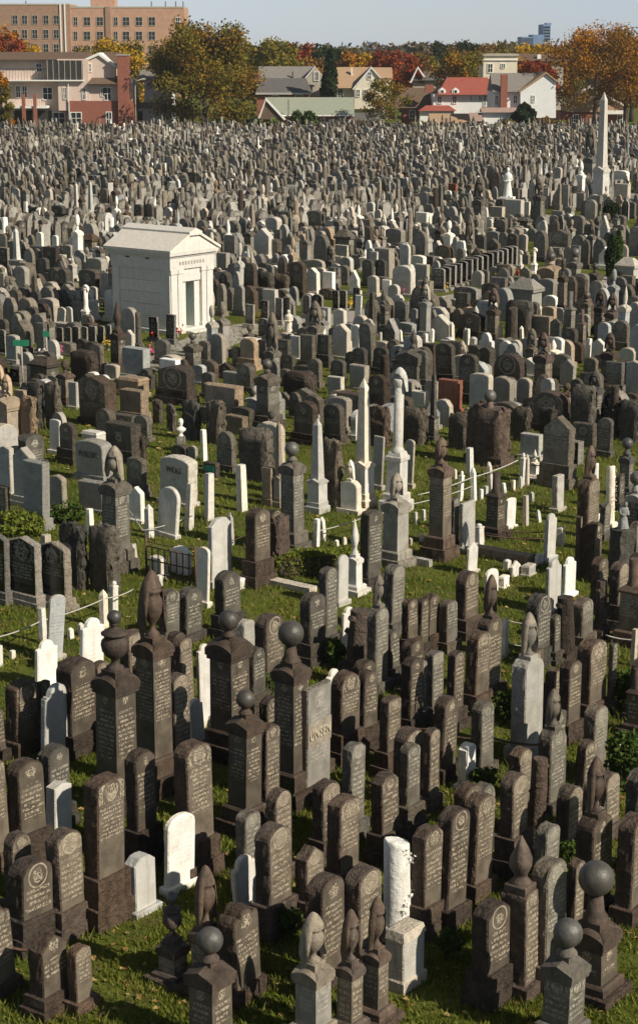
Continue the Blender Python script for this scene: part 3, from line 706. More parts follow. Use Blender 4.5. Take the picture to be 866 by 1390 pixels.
# ------------------------------------------------------------------ the gravestones one can pick out
# kind, x, y, height, height of the part below the ornament, width, depth, row direction, stone, head shape, flag, place, label, short name
STONES = [
('h',-4.78,25.47,1.75,0,0.34,0.17,'A','br','R','',2,1031,1192,'',''),
('h',-4.36,25.69,1.65,0,0.52,0.26,'A','br','R','',42,1032,1184,'',''),
('h',-4.02,26.46,0.98,0,0.37,0.19,'A','wh','L','',82,1063,1154,'',''),
('h',-3.94,23.07,1.26,0,0.57,0.29,'A','br','R','',44,1168,1298,'',''),
('h',-3.48,23.43,1.54,0,0.48,0.24,'A','br','R','',94,1127,1281,'',''),
('h',-3.01,23.77,2.2,0,0.54,0.27,'A','br','S','',144,1053,1265,'tall dark brown headstone with carved round monogram, white marker at its right','the tall monogram headstone'),
('h',-2.53,24.12,0.87,0,0.42,0.21,'A','wh','C','',193,1160,1250,'short squat white marble marker with clipped corners on a white base','the short squat white marker'),
('h',-2.04,24.8,1.19,0,0.55,0.09,'A','wh','R','t',244,1104,1220,'slender blank white round-topped marble slab leaning slightly right','the slender blank white slab'),
('pu',-1.93,22.12,1.25,0.57,0.27,0.27,'A','br','-','',236,1211,1352,'small brown classical urn with knob lid on pedestal at bottom edge','the small knob-lidded urn'),
('p',-1.46,21.8,1.78,0.94,0.29,0.29,'A','br','-','',282,1175,1369,'',''),
('pb',-1.33,20.4,1.6,1.15,0.38,0.38,'A','br','-','',287,1262,1449,'',''),
('h',-3.44,21.35,1.09,0,0.47,0.24,'A','br','G','',70,1263,1386,'',''),
('h',-4.11,21.8,1.21,0,0.33,0.17,'A','br','Q','',7,1231,1362,'',''),
('h',-3.04,21.35,0.9,0,0.29,0.15,'A','br','R','',113,1282,1386,'',''),
('h',-1.01,24.08,0.9,0,0.49,0.08,'A','wh','O','t',337,1158,1251,'white shouldered marble slab with round head beside draped urn','the white slab by the urn'),
('h',-0.61,23.47,1.6,0,0.5,0.25,'A','br','R','',374,1120,1279,'',''),
('h',-0.12,23.77,1.16,0,0.4,0.2,'A','br','G','',421,1147,1265,'',''),
('h',0.35,24.97,1.37,0,0.48,0.24,'A','br','S','',465,1082,1213,'',''),
('h',1.02,25.82,1.4,0,0.42,0.21,'A','br','C','',524,1050,1179,'',''),
('h',1.41,26.74,1.52,0,0.33,0.16,'A','gr','R','',555,1009,1144,'',''),
('co',1.09,23.4,1.41,0,0.41,0.41,'A','wh','-','',539,1140,1282,'white broken marble column with carved vine of flowers','the white broken flower column'),
('h',0.09,21.99,1.54,0,0.52,0.26,'A','br','R','',442,1189,1352,'',''),
('h',0.59,22.33,1.51,0,0.51,0.25,'A','br','R','',493,1177,1334,'',''),
('p',-0.07,20.57,1.75,1.06,0.32,0.32,'A','mg','-','',425,1237,1438,'',''),
('p',0.38,20.69,1.72,1,0.23,0.23,'A','br','-','',474,1235,1431,'',''),
('p',0.71,20.99,1.73,1.02,0.23,0.23,'A','br','-','',509,1218,1414,'',''),
('bk',1.13,21.99,0.84,0,0.48,0.29,'A','lg','F','',549,1256,1352,'low pale block monument with pink top under the white column',''),
('h',-1,21.67,1.29,0,0.53,0.27,'A','br','Q','',329,1229,1369,'brown scalloped-top headstone with floral carving near bottom edge','the scalloped floral headstone'),
('h',1.5,23.47,1.58,0,0.44,0.22,'A','br','C','',579,1121,1279,'',''),
('h',1.83,23.7,1.75,0,0.46,0.23,'A','br','R','',609,1097,1269,'',''),
('h',2.28,24.6,1.58,0,0.47,0.23,'A','br','R','',645,1078,1229,'',''),
('h',2.91,25.39,1.6,0,0.44,0.22,'A','br','R','',697,1048,1196,'',''),
('lo',3.34,26.27,1.45,0,0.3,0.3,'A','br','-','',726,1030,1161,'',''),
('p',3.89,23.98,2.41,1.55,0.54,0.27,'A','br','R','',803,1026,1262,'brown arched headstone with tall flame-shaped draped urn by ivy','the flame urn stone'),
('h',4.39,23.85,1.59,0,0.5,0.25,'A','br','R','',853,1106,1262,'',''),
('pf',2.62,21.8,2.19,1.49,0.38,0.38,'A','br','R','',705,1135,1369,'small brown headstone with slim flame finial on top','the slim flame finial'),
('h',3,21.99,1.78,0,0.48,0.24,'A','gr','R','',742,1166,1352,'',''),
('h',3.38,22.33,1.6,0,0.24,0.12,'A','br','R','',776,1168,1334,'',''),
('pb',3.58,21.73,1.87,1.04,0.43,0.43,'A','br','-','',805,1169,1373,'large dark stone ball on flared neck above black pedestal, bottom right','the large dark ball'),
('pb',3.01,20.57,1.65,1.16,0.37,0.37,'A','gr','-','',761,1247,1438,'',''),
('h',2.23,21.6,1.37,0,0.51,0.25,'A','br','C','',666,1224,1373,'',''),
('h',-5.16,30.18,1.31,0,0.53,0.27,'A','br','S','',33,925,1030,'',''),
('h',-4.87,30.72,1.12,0,0.25,0.12,'A','br','S','',61,925,1015,'',''),
('h',-4.53,29.78,1.4,0,0.64,0.11,'A','wh','O','t',78,929,1042,'leaning white shouldered marble slab with dark water stains at its foot','the stained white slab'),
('h',-4.2,30.24,1.71,0,0.65,0.33,'A','br','R','',108,894,1029,'',''),
('h',-5.24,33.55,0.95,0,0.52,0.09,'A','wh','O','t',64,869,940,'white shouldered slab with small white carving at its foot',''),
('h',-5.31,35.11,1.36,0,0.41,0.07,'A','bl','R','t',74,809,904,'tall narrow blue-grey slab between white markers',''),
('po',-5.69,36.24,0.75,0,0.13,0.13,'A','wh','-','',60,826,874,'',''),
('h',-4.43,34.06,1.22,0,0.57,0.1,'A','wh','O','t',126,840,928,'bright white shouldered slab left of the urn pillar with ball','the bright white slab'),
('po',-4.55,37.27,0.82,0,0.15,0.15,'A','wh','-','',142,802,854,'',''),
('po',-4.45,38.26,0.73,0,0.14,0.14,'A','wh','-','',155,790,835,'',''),
('po',-5.16,36.54,0.24,0,0.11,0.11,'A','wh','-','',97,852,868,'',''),
('po',-4.97,36.77,0.28,0,0.11,0.11,'A','wh','-','',111,845,864,'',''),
('po',-5.37,36.41,0.22,0,0.07,0.07,'A','wh','-','',82,855,871,'',''),
('po',-6.17,35.25,0.17,0,0.1,0.1,'A','wh','-','',17,883,896,'',''),
('pu',-3.26,27.77,3.34,2.34,0.46,0.46,'A','br','-','',160,829,1112,'dark brown pillar with scalloped cap and ball-lidded classical urn','the ball-lidded urn'),
('p',-2.7,28.48,3.8,2.66,0.41,0.41,'A','br','-','',213,774,1087,'dark pillar with large draped urn on gabled cap','the tall draped-urn pillar'),
('h',-2.38,29.33,1.73,0,0.41,0.2,'A','br','R','',243,916,1056,'',''),
('h',-3.91,31.47,1.25,0,0.3,0.15,'A','br','R','',141,896,994,'',''),
('h',-3.06,35.83,1.28,0,0.41,0.21,'A','gr','R','',230,800,888,'',''),
('h',-2.67,36.4,1.15,0,0.51,0.25,'A','gr','R','',259,797,876,'',''),
('h',-2.05,31.47,1.58,0,0.34,0.06,'A','wh','O','t',280,873,994,'',''),
('h',-2.13,30.48,0.88,0,0.34,0.06,'A','wh','O','t',269,949,1022,'',''),
('h',-1.82,25.33,2.08,0,0.54,0.27,'A','br','R','',268,1008,1198,'',''),
('h',-5.47,29.78,0.95,0,0.17,0.09,'A','br','S','',3,963,1042,'',''),
('h',-6.4,34.65,0.55,0,0.35,0.06,'A','wh','O','t',-5,871,914,'',''),
('pb',-1.53,30.02,2.65,2.18,0.49,0.49,'A','br','-','',314,828,1039,'brown pillar with rough domed cap and grey ball, left of a twin','the rough domed ball pillar'),
('h',-1.14,31.72,1.43,0,0.35,0.18,'A','gr','P','',349,878,987,'',''),
('h',-1.45,34.81,0.95,0,0.36,0.18,'A','lg','R','',334,842,911,'',''),
('h',-0.93,33.34,1.53,0,0.56,0.28,'A','br','R','',367,834,945,'',''),
('h',-1.88,36.73,1.4,0,0.53,0.26,'A','gr','R','',311,776,869,'',''),
('pb',-0.45,27.97,3.12,2.42,0.39,0.39,'A','br','-','',396,842,1105,'tall brown pillar with carved gabled cap and grey ball beside lettered stone','the tall gabled ball pillar'),
('h',-0.05,28.14,1.99,0,0.65,0.11,'A','mg','F','t',429,928,1094,'rough tan-grey family stone with raised letter panel beside ball pillar','the tan lettered stone'),
('pb',-1.17,26.8,2.37,1.96,0.37,0.37,'A','br','-','',332,936,1146,'brown gabled stone topped by a small ball, nearest of three','the nearest ball pillar'),
('h',-0.8,27.05,1.71,0,0.35,0.18,'A','br','R','',365,984,1133,'',''),
('h',0.44,29.78,1.62,0,0.5,0.25,'A','br','P','',468,913,1042,'',''),
('h',0.82,30.36,1.44,0,0.4,0.2,'A','br','P','',496,910,1025,'',''),
('h',0.28,32.92,0.6,0,0.39,0.07,'A','wh','O','t',453,907,956,'',''),
('h',-0.11,34.96,1.46,0,0.51,0.25,'A','gr','R','',425,805,907,'',''),
('h',0.19,35.75,1.76,0,0.39,0.19,'A','gr','R','',445,771,890,'',''),
('lo',0.76,34.5,1.26,0,0.48,0.48,'A','br','-','',485,828,918,'leaning stone tree trunk with cut branch stubs beside pointed slab','the leaning stone tree trunk'),
('p',1.11,33.33,2.33,1.7,0.42,0.21,'A','gr','P','',512,779,949,'',''),
('h',1.43,33.77,1.08,0,0.29,0.15,'A','gr','S','',533,855,935,'',''),
('h',1.56,36.9,1.49,0,0.46,0.23,'A','gr','R','',533,767,866,'',''),
('h',1.67,31.21,1.38,0,0.41,0.21,'A','br','C','',559,894,1001,'',''),
('h',1.43,27.84,1.34,0,0.49,0.25,'A','br','R','',552,989,1105,'',''),
('h',0.58,35.91,0.88,0,0.38,0.07,'A','wh','O','t',471,824,887,'',''),
('h',1.82,34.96,1.34,0,0.33,0.16,'A','br','R','',556,813,907,'',''),
('h',2.06,35.27,1.26,0,0.27,0.14,'A','br','R','',571,812,900,'',''),
('h',2.24,35.59,1.25,0,0.39,0.19,'A','br','R','',582,807,894,'',''),
('h',2.63,35.67,1.1,0,0.38,0.19,'A','gr','R','',608,815,892,'',''),
('h',3.08,36.73,1.42,0,0.5,0.25,'A','br','P','',633,774,869,'',''),
('p',3.22,33.19,2.37,1.54,0.51,0.25,'A','br','R','',662,779,952,'brown round-topped stone carrying a dark draped urn above open grass','the urn stone by grass'),
('h',2.93,32.51,1.46,0,0.47,0.24,'A','br','R','',646,857,966,'',''),
('h',2.44,31.34,1.46,0,0.32,0.16,'A','br','S','',616,885,997,'',''),
('h',2.13,32.11,1.2,0,0.35,0.18,'A','gr','S','',589,885,977,'',''),
('h',1.83,31.59,1.23,0,0.28,0.14,'A','gr','R','',569,895,991,'',''),
('h',2.09,28.99,1.46,0,0.43,0.22,'A','br','R','',601,945,1067,'',''),
('h',1.8,27.74,1.38,0,0.29,0.14,'A','br','R','',583,989,1108,'',''),
('h',1.58,28.25,1.14,0,0.19,0.09,'A','br','R','',563,992,1091,'',''),
('h',2.77,29.27,1.28,0,0.41,0.2,'A','gr','R','',653,951,1058,'',''),
('h',2.46,28.67,0.76,0,0.32,0.16,'A','wh','C','',633,1009,1077,'small white carved marble block with base between brown headstones','the small white carved block'),
('p',3.6,30.02,2.61,1.81,0.58,0.29,'A','lg','R','',714,831,1039,'pale grey arched monument with cream draped urn on top','the pale urn monument'),
('h',4.36,34.81,1.48,0,0.53,0.26,'A','gr','P','',730,807,911,'',''),
('h',4.71,34.96,1.01,0,0.23,0.11,'A','gr','R','',752,835,907,'',''),
('h',4.2,31.34,1.14,0,0.37,0.18,'A','br','R','',748,907,997,'',''),
('p',3.76,27.77,2.04,1.39,0.48,0.24,'A','gr','P','',747,935,1112,'',''),
('lo',4.96,35.27,1.29,0,0.41,0.41,'A','br','-','',767,810,900,'carved stone tree trunk among headstones at right','the upright stone tree trunk'),
('h',5.43,36.23,0.97,0,0.47,0.24,'A','gr','R','',789,812,880,'',''),
('lo',5.85,36.57,1.25,0,0.27,0.27,'A','br','-','',814,788,873,'',''),
('h',4.44,30.84,1.48,0,0.41,0.21,'A','br','C','',771,895,1011,'',''),
('h',5.02,32.11,1.44,0,0.57,0.29,'A','br','R','',801,868,977,'brown round-topped headstone with pale tan lettered face at right','the tan-faced brown headstone'),
('h',5.4,32.24,1.33,0,0.17,0.09,'A','gr','R','',827,873,973,'',''),
('h',4.66,29.21,1.22,0,0.44,0.22,'A','gr','R','',805,958,1060,'',''),
('h',4.32,28.04,1.06,0,0.34,0.17,'A','br','R','',791,1004,1098,'',''),
('po',3.75,35.35,0.84,0,0.1,0.1,'A','wh','-','',685,838,894,'',''),
('po',6.25,34.8,0.77,0,0.11,0.11,'A','lg','-','',859,854,906,'',''),
('po',5.05,29.25,0.52,0,0.06,0.06,'A','wh','-','',836,1010,1051,'',''),
('pc',5.68,31.1,1.23,0,0.25,0.25,'A','br','-','',861,907,1008,'',''),
('p',-9.5,55.26,2.28,1.65,0.59,0.59,'B','tn','-','',13,508,612,'tan pillar with draped urn at left edge','the left-edge tan pillar'),
('h',-8.83,55.13,1.6,0,0.54,0.2,'B','tn','K','',42,539,612,'',''),
('h',-7.97,54.48,1.05,0,0.41,0.07,'B','wh','S','t',76,569,618,'',''),
('h',-7.37,53.1,1.22,0,0.58,0.21,'B','gr','R','',95,574,632,'',''),
('h',-6.34,50.92,1.18,0,1.09,0.39,'B','lg','S','',130,596,655,'wide pale grey headstone with eight raised surname letters and tan sides','the eight-letter stone'),
('h',-6.42,50.92,0.69,0,0.56,0.2,'B','lg','R','',126,620,655,'',''),
('bk',-6.88,55.13,0.55,0,0.65,0.39,'B','wh','F','',128,585,612,'',''),
('h',-5.95,47.42,0.8,0,0.84,0.3,'B','lg','F','',129,653,697,'',''),
('h',-5.77,53.37,1.16,0,1.1,0.4,'B','gr','F','',169,574,629,'',''),
('h',-5.28,53.2,0.85,0,0.4,0.14,'B','gr','K','',191,589,631,'',''),
('h',-5,49.11,1.07,0,0.58,0.21,'B','gr','S','',186,621,676,'',''),
('h',-3.78,48.11,1.33,0,1.02,0.37,'B','lg','S','',242,619,688,'pale grey headstone with four raised surname letters and tan edges','the four-letter stone'),
('bu',-4.19,54.77,1.02,0,0.31,0.31,'A','wh','-','',246,568,615,'white stone bust on a short dark pedestal','the white bust'),
('h',-4.19,54.13,0.34,0,0.52,0.19,'B','gr','R','',244,603,622,'',''),
('h',-3.78,53.89,0.36,0,0.31,0.11,'B','lg','R','',262,605,624,'',''),
('po',-3.41,53.47,0.95,0,0.15,0.15,'A','wh','-','',278,583,626,'',''),
('h',-3.07,51.24,0.45,0,0.48,0.17,'B','gr','F','',287,628,652,'small dark grey stone with a turquoise plaque',''),
('po',-3.31,45.42,1.2,0,0.18,0.18,'A','wh','-','',257,657,720,'',''),
('po',-2.85,46.38,1.24,0,0.19,0.19,'A','wh','-','',284,643,707,'',''),
('h',-3.81,44.71,1.3,0,0.66,0.11,'B','wh','P','t',227,660,733,'white marble slab with ogee head standing on pale base in grass','the white ogee slab'),
('h',-4.7,46.22,0.94,0,0.42,0.15,'B','wh','G','',187,660,712,'',''),
('po',-4.24,44.59,0.86,0,0.18,0.18,'A','wh','-','',203,685,731,'',''),
('po',-4.35,41.89,0.57,0,0.15,0.15,'A','wh','-','',183,739,772,'',''),
('p',-4.74,41.65,3,2.2,0.46,0.46,'B','gr','-','',160,605,782,'dark grey pillar with cream-topped draped urn and arched cap','the cream-urn dark pillar'),
('h',-8.53,49.11,1.39,0,0.45,0.16,'B','bl','L','',11,605,676,'',''),
('h',-7.86,47.97,1.6,0,0.66,0.24,'B','bl','G','',36,607,690,'',''),
('h',-7.21,45.58,1.76,0,0.69,0.25,'B','bl','F','',51,626,721,'pale blue-grey flat-topped stone with small carved star','the star-carved stone'),
('h',-8.13,46.09,0.97,0,0.37,0.13,'B','gr','F','',6,660,714,'',''),
('h',-6.85,47.15,1.03,0,0.48,0.17,'B','lg','R','',81,645,700,'',''),
('po',-5.77,45.01,0.65,0,0.15,0.15,'A','wh','-','',123,691,726,'',''),
('h',-7.1,39.21,1.55,0,0.61,0.14,'B','bk','L','',0,725,822,'',''),
('h',-6.48,39.02,1.54,0,0.87,0.19,'B','bk','L','',36,728,825,'black low-peaked headstone with silver scalloped panel, middle of three','the middle black headstone'),
('h',-5.77,38.83,1.47,0,0.86,0.19,'B','bk','L','',78,735,828,'black low-peaked headstone with silver panel and bright rough side, rightmost of three',''),
('h',-5.57,40.28,1.5,0,0.67,0.24,'B','gr','K','',102,711,802,'',''),
('h',-4.84,39.99,1.52,0,0.72,0.26,'B','gr','K','',143,714,808,'large rough grey boulder-like headstone behind the pillar at left','the boulder-like headstone'),
('po',-6.69,43.63,0.35,0,0.2,0.2,'A','wh','-','',63,726,745,'',''),
('bk',-3.72,41.1,0.49,0,0.39,0.24,'B','wh','F','',216,756,789,'',''),
('h',-3.24,41.42,0.65,0,0.53,0.19,'B','wh','C','',245,742,783,'',''),
('h',-2.56,38.83,1.36,0,0.33,0.06,'B','wh','R','t',276,742,828,'',''),
('po',-3.63,40.25,0.3,0,0.12,0.12,'A','wh','-','',217,781,799,'',''),
('po',-2.86,46.51,1.21,0,0.17,0.17,'A','wh','-','',284,643,705,'',''),
('po',-2.03,47.37,1.25,0,0.22,0.22,'A','wh','-','',329,631,694,'',''),
('po',-2.15,43.94,0.84,0,0.12,0.12,'A','wh','-','',315,695,741,'',''),
('po',-0.07,43.7,0.74,0,0.13,0.13,'A','wh','-','',429,704,744,'',''),
('po',0.11,44.35,0.62,0,0.13,0.13,'A','wh','-','',439,701,735,'',''),
('h',-1.76,50.92,1.51,0,0.99,0.36,'B','gr','K','',349,581,655,'broad rough round-topped grey boulder stone with carved oval','the broad rough oval boulder'),
('bk',-1.35,47.97,1.04,0,0.32,0.19,'B','tn','F','',365,634,690,'',''),
('ob',-1.07,47.82,2.37,0,0.26,0.26,'B','lg','-','',379,570,693,'slim pale grey obelisk left of the grey ball pillar',''),
('pb',-0.63,43.19,2.76,2.29,0.4,0.4,'B','gr','-','',398,600,757,'grey pillar with rough domed cap and small dark ball mid-field','the grey ball pillar mid-field'),
('h',-0.56,43.52,1.3,0,0.41,0.2,'A','gr','R','',402,676,751,'',''),
('ob',-0.04,47.28,2.52,0,0.49,0.49,'B','wh','-','',431,568,700,'smaller white marble obelisk on stepped grey base','the smaller white obelisk'),
('ob',1.18,47.82,3.49,0,0.55,0.55,'B','wh','-','',493,513,693,'tall white marble obelisk with gabled die left of white column','the tall white obelisk'),
('cd',2.04,47.41,3.86,0,0.92,0.92,'B','wh','-','',537,498,699,'tall white column with draped capital on stepped base','the tall white draped column'),
('p',0.84,47.2,1.43,0.88,0.55,0.2,'B','wh','R','',476,624,701,'white headstone topped by small draped urn left of tall obelisk',''),
('h',1.61,49.79,1.52,0,0.33,0.06,'B','lg','F','t',512,592,668,'',''),
('h',2.49,50,1.38,0,0.28,0.05,'B','lg','R','t',554,596,666,'',''),
('h',0.35,47.56,1.9,0,0.59,0.21,'B','gr','K','',451,596,695,'',''),
('p',1.81,42.08,2.27,1.65,0.43,0.43,'A','mg','-','',536,641,775,'tan-grey pillar stone with cream draped urn in open grass','the cream-urn tan pillar'),
('h',-1.39,40.49,1.8,0,0.56,0.28,'A','br','R','',350,690,799,'brown rough-sided headstone beside a leaning shorter one and hedge','the hedge headstone'),
('h',-0.9,41.31,1.41,0,0.48,0.24,'A','br','K','',381,700,785,'',''),
('h',-1.05,41.95,1.4,0,0.39,0.19,'A','br','R','',373,692,775,'',''),
('h',1.17,40.28,1.8,0,0.5,0.25,'A','gr','S','',503,693,802,'',''),
('pf',0.81,39.82,1.74,0.88,0.24,0.24,'A','wh','-','',482,704,813,'short white pillar with scrolled finial right of hedge','the white scrolled pillar'),
('h',0.51,38.92,1.14,0,0.35,0.06,'A','wh','P','t',465,753,827,'',''),
('h',-2.26,40.49,1.58,0,0.72,0.12,'A','wh','C','t',299,703,799,'tall white marble slab with clipped top on white plinth','the tall clipped white slab'),
('po',0.44,43.75,0.19,0,0.1,0.1,'A','wh','-','',457,732,744,'',''),
('po',0.63,43.99,0.19,0,0.09,0.09,'A','wh','-','',468,729,740,'',''),
('po',2.5,45.98,0.32,0,0.08,0.08,'A','wh','-','',564,695,712,'',''),
('po',2.72,46.38,0.29,0,0.09,0.09,'A','wh','-','',575,692,707,'',''),
('po',2.55,44.23,0.2,0,0.08,0.08,'A','wh','-','',572,725,737,'',''),
('po',2.26,43.99,0.17,0,0.07,0.07,'A','lg','-','',557,730,740,'',''),
('bk',-0.7,40.28,0.13,0,1.45,0.29,'A','lg','F','f',391,789,802,'',''),
('bk',-1.78,40.28,0.24,0,0.39,0.23,'A','wh','F','',327,783,802,'',''),
('bk',2.36,42.17,0.17,0,0.71,0.14,'A','lg','F','f',567,757,771,'',''),
('p',2.9,42.74,2.98,2.33,0.39,0.39,'A','br','-','',596,593,764,'dark brown pillar with urn at the corner of open grass','the grass-corner urn pillar'),
('h',3.3,43.52,1.3,0,0.23,0.11,'A','gr','R','',616,676,751,'',''),
('h',3.63,43.52,1.2,0,0.57,0.1,'A','lg','F','t',634,681,751,'pale slab leaning sideways right of dark urn pillar',''),
('po',3.95,43.87,0.56,0,0.2,0.2,'A','wh','-','',650,711,742,'',''),
('pc',4.42,44.72,1.66,0,0.34,0.34,'A','br','-','',672,641,735,'short dark brown pedestal with broken column stub','the column-stub pedestal'),
('h',4.88,45.58,0.79,0,0.4,0.07,'A','wh','S','t',692,676,721,'',''),
('po',5.31,45.85,0.79,0,0.13,0.13,'A','wh','-','',713,673,714,'',''),
('po',5.7,46.19,0.33,0,0.08,0.08,'A','wh','-','',732,692,710,'',''),
('po',5.75,48.38,0.28,0,0.11,0.11,'A','wh','-','',722,667,682,'',''),
('po',4.33,51.54,0.81,0,0.17,0.17,'A','wh','-','',637,608,646,'',''),
('po',4.19,48.5,0.92,0,0.14,0.14,'A','wh','-','',643,634,681,'',''),
('po',4.75,49.55,0.85,0,0.14,0.14,'A','wh','-','',666,627,668,'',''),
('po',3.82,48.5,0.82,0,0.12,0.12,'A','wh','-','',624,640,681,'',''),
('po',5.66,50.16,0.98,0,0.13,0.13,'A','wh','-','',707,614,661,'',''),
('po',5.82,50.22,0.9,0,0.11,0.11,'A','wh','-','',715,617,660,'',''),
('pf',6.13,51.15,0.84,0.51,0.23,0.23,'A','wh','-','',724,610,654,'',''),
('po',4.4,48.67,0.28,0,0.1,0.1,'A','wh','-','',653,664,678,'',''),
('po',4.55,48.96,0.3,0,0.11,0.11,'A','wh','-','',658,660,675,'',''),
('po',5.11,49.37,0.29,0,0.1,0.1,'A','wh','-','',684,655,670,'',''),
('po',5.38,49.67,0.29,0,0.1,0.1,'A','wh','-','',696,652,667,'',''),
('po',5.6,49.91,0.35,0,0.09,0.09,'A','wh','-','',706,647,664,'',''),
('po',3.87,51.09,0.28,0,0.08,0.08,'A','wh','-','',617,637,651,'',''),
('h',6.33,47.42,0.96,0,0.34,0.17,'A','lg','F','',757,645,697,'',''),
('h',5.51,42.5,1.17,0,0.44,0.07,'A','wh','O','t',745,697,766,'',''),
('po',5.97,43.89,0.51,0,0.16,0.16,'A','wh','-','',761,713,742,'',''),
('h',3.56,41.42,0.77,0,0.42,0.07,'A','wh','G','t',639,735,783,'',''),
('h',3.89,39.89,0.55,0,0.45,0.08,'A','wh','R','t',667,772,809,'',''),
('bk',4.2,40.28,0.27,0,0.27,0.16,'A','wh','F','',683,782,802,'',''),
('h',4.57,41.21,0.37,0,0.35,0.06,'A','wh','G','t',699,761,787,'',''),
('bk',4.88,41.31,0.25,0,0.34,0.21,'A','bl','F','',717,766,785,'',''),
('po',4.43,41.82,0.23,0,0.16,0.16,'A','wh','-','',688,759,773,'',''),
('h',5.24,42.17,0.26,0,0.32,0.06,'A','wh','S','t',732,752,771,'',''),
('h',5.09,38.37,1.2,0,0.53,0.09,'A','wh','O','t',750,759,837,'white shouldered slab, left one of a close pair','the close white pair'),
('h',5.58,39.5,0.94,0,0.47,0.08,'A','wh','O','t',771,756,816,'white shouldered slab, right one of a close pair',''),
('bk',4.42,42.72,0.2,0,1.54,0.31,'A','tn','F','f',682,747,763,'fallen long stone kerb with rounded end lying in grass',''),
('h',6.65,50.15,2,0,0.84,0.3,'B','gr','G','',755,565,664,'',''),
('p',6.23,41.44,3.05,2.29,0.57,0.28,'A','br','R','',794,605,785,'',''),
('co',7.13,46.35,1.52,0,0.21,0.21,'A','wh','-','',805,629,711,'',''),
('co',7.41,45.45,1.65,0,0.24,0.24,'A','wh','-','',827,633,723,'rightmost pinkish white broken column with spiral garland','the pinkish white column'),
('h',7.1,44.47,0.93,0,0.31,0.15,'A','gr','R','',818,683,737,'',''),
('h',7.97,47.56,0.97,0,0.32,0.16,'A','gr','R','',839,643,695,'',''),
('h',6.35,41.1,1.32,0,0.4,0.2,'A','br','R','',804,709,789,'',''),
('h',6.07,41.31,1.44,0,0.25,0.13,'A','br','S','',786,699,785,'',''),
('st',6.9,40.49,1.98,1.33,0.36,0.36,'A','gr','-','',842,680,799,'blue-grey weeping statue on rough dark boulder','the weeping statue'),
('pb',7.61,42.85,2.12,1.62,0.31,0.31,'A','bk','-','',860,640,763,'',''),
('pb',8.41,49.1,1.62,1.14,0.29,0.29,'A','gr','-','',849,594,678,'',''),
('pc',6.46,36.25,1.8,0,0.45,0.45,'A','br','-','',857,759,882,'',''),
('p',-11.14,63.55,1.18,0.37,0.32,0.32,'B','tn','-','',2,494,543,'',''),
('bk',-9.99,66.39,0.98,0,1.02,0.61,'B','gr','H','',62,484,522,'dark hip-roofed tomb chest beside green street sign','the dark hip-roofed tomb'),
('h',-8.58,66.65,1.17,0,1.08,0.39,'B','br','K','',116,475,520,'',''),
('h',-8.29,68.26,1.15,0,0.57,0.2,'B','gr','R','',133,467,510,'',''),
('pf',-7.54,68.66,2.72,1.57,0.41,0.41,'B','br','-','',162,408,508,'brown gabled pillar with pointed finial before mausoleum','the pointed finial pillar'),
('h',-7.69,74.18,0.78,0,0.48,0.17,'B','wh','G','',176,448,475,'',''),
('co',-7.34,74.5,1.46,0,0.26,0.26,'B','gr','-','',189,423,474,'',''),
('h',-6.86,76.15,1.04,0,0.46,0.1,'B','bk','F','',210,430,465,'black upright stone with red flowers before mausoleum side',''),
('h',-6.11,75.48,1.22,0,0.48,0.11,'B','bk','F','',232,427,468,'black upright stone with flowers at mausoleum corner',''),
('h',-6.04,70.51,0.97,0,0.66,0.24,'B','gr','R','',221,460,496,'',''),
('h',-6.74,67.18,1.18,0,1.05,0.38,'B','bl','F','',186,472,517,'broad flat-topped blue-grey block left of centre before mausoleum','the broad blue-grey block'),
('h',-7.65,67.45,0.52,0,0.61,0.22,'B','lg','S','',153,494,515,'',''),
('h',-9.07,58.18,1.52,0,0.53,0.19,'B','gr','K','',51,519,584,'',''),
('h',-8.48,57.97,1.54,0,0.58,0.21,'B','gr','K','',75,519,586,'',''),
('h',-7.15,58.78,1.63,0,1.33,0.48,'B','br','L','',135,509,579,'broad rough brown monument with low-peaked top','the broad low-peaked monument'),
('bk',-6.51,63.9,0.67,0,0.95,0.57,'B','tn','F','',182,512,539,'',''),
('h',-6.03,59.2,1.08,0,0.97,0.35,'B','tn','F','',183,529,576,'',''),
('h',-4.91,62.48,1.34,0,1.26,0.46,'B','br','L','',240,495,550,'',''),
('h',-8.32,61.57,0.91,0,0.36,0.13,'B','bl','F','',101,519,557,'',''),
('h',-3.97,56.42,1.23,0,0.59,0.21,'B','gr','K','',261,545,600,'',''),
('h',-3.23,55.85,1.34,0,0.47,0.17,'B','gr','K','',292,545,605,'',''),
('h',-4.71,57.78,0.85,0,0.3,0.11,'B','gr','K','',233,550,588,'',''),
('h',-5.25,58.99,0.78,0,0.33,0.12,'B','gr','K','',215,543,577,'',''),
('h',-11.19,79.31,1.01,0,0.45,0.08,'B','wh','R','t',82,416,449,'',''),
('h',-10.78,79.16,1.03,0,0.45,0.08,'B','wh','R','t',95,416,450,'white round-topped slab, right of twin pair under small arch',''),
('cd',-10.17,80.18,1.86,0,0.67,0.67,'B','wh','-','',118,386,446,'white column with draped top left of mausoleum','the white column by mausoleum'),
('h',-9.32,81.95,1.4,0,0.53,0.19,'B','wh','P','',150,393,437,'',''),
('h',-10.6,75.02,0.76,0,0.33,0.07,'B','bk','S','',83,444,471,'',''),
('h',-10.25,74.89,0.79,0,0.33,0.07,'B','bk','S','',94,444,471,'',''),
('h',-9.92,74.89,0.81,0,0.33,0.07,'B','bk','F','',105,443,471,'',''),
('h',-9.57,74.76,0.83,0,0.33,0.07,'B','bk','S','',116,443,472,'',''),
('h',-9.25,74.89,0.83,0,0.33,0.07,'B','bk','F','',127,442,471,'',''),
('h',-8.93,75.02,0.83,0,0.33,0.07,'B','bk','S','',138,442,471,'',''),
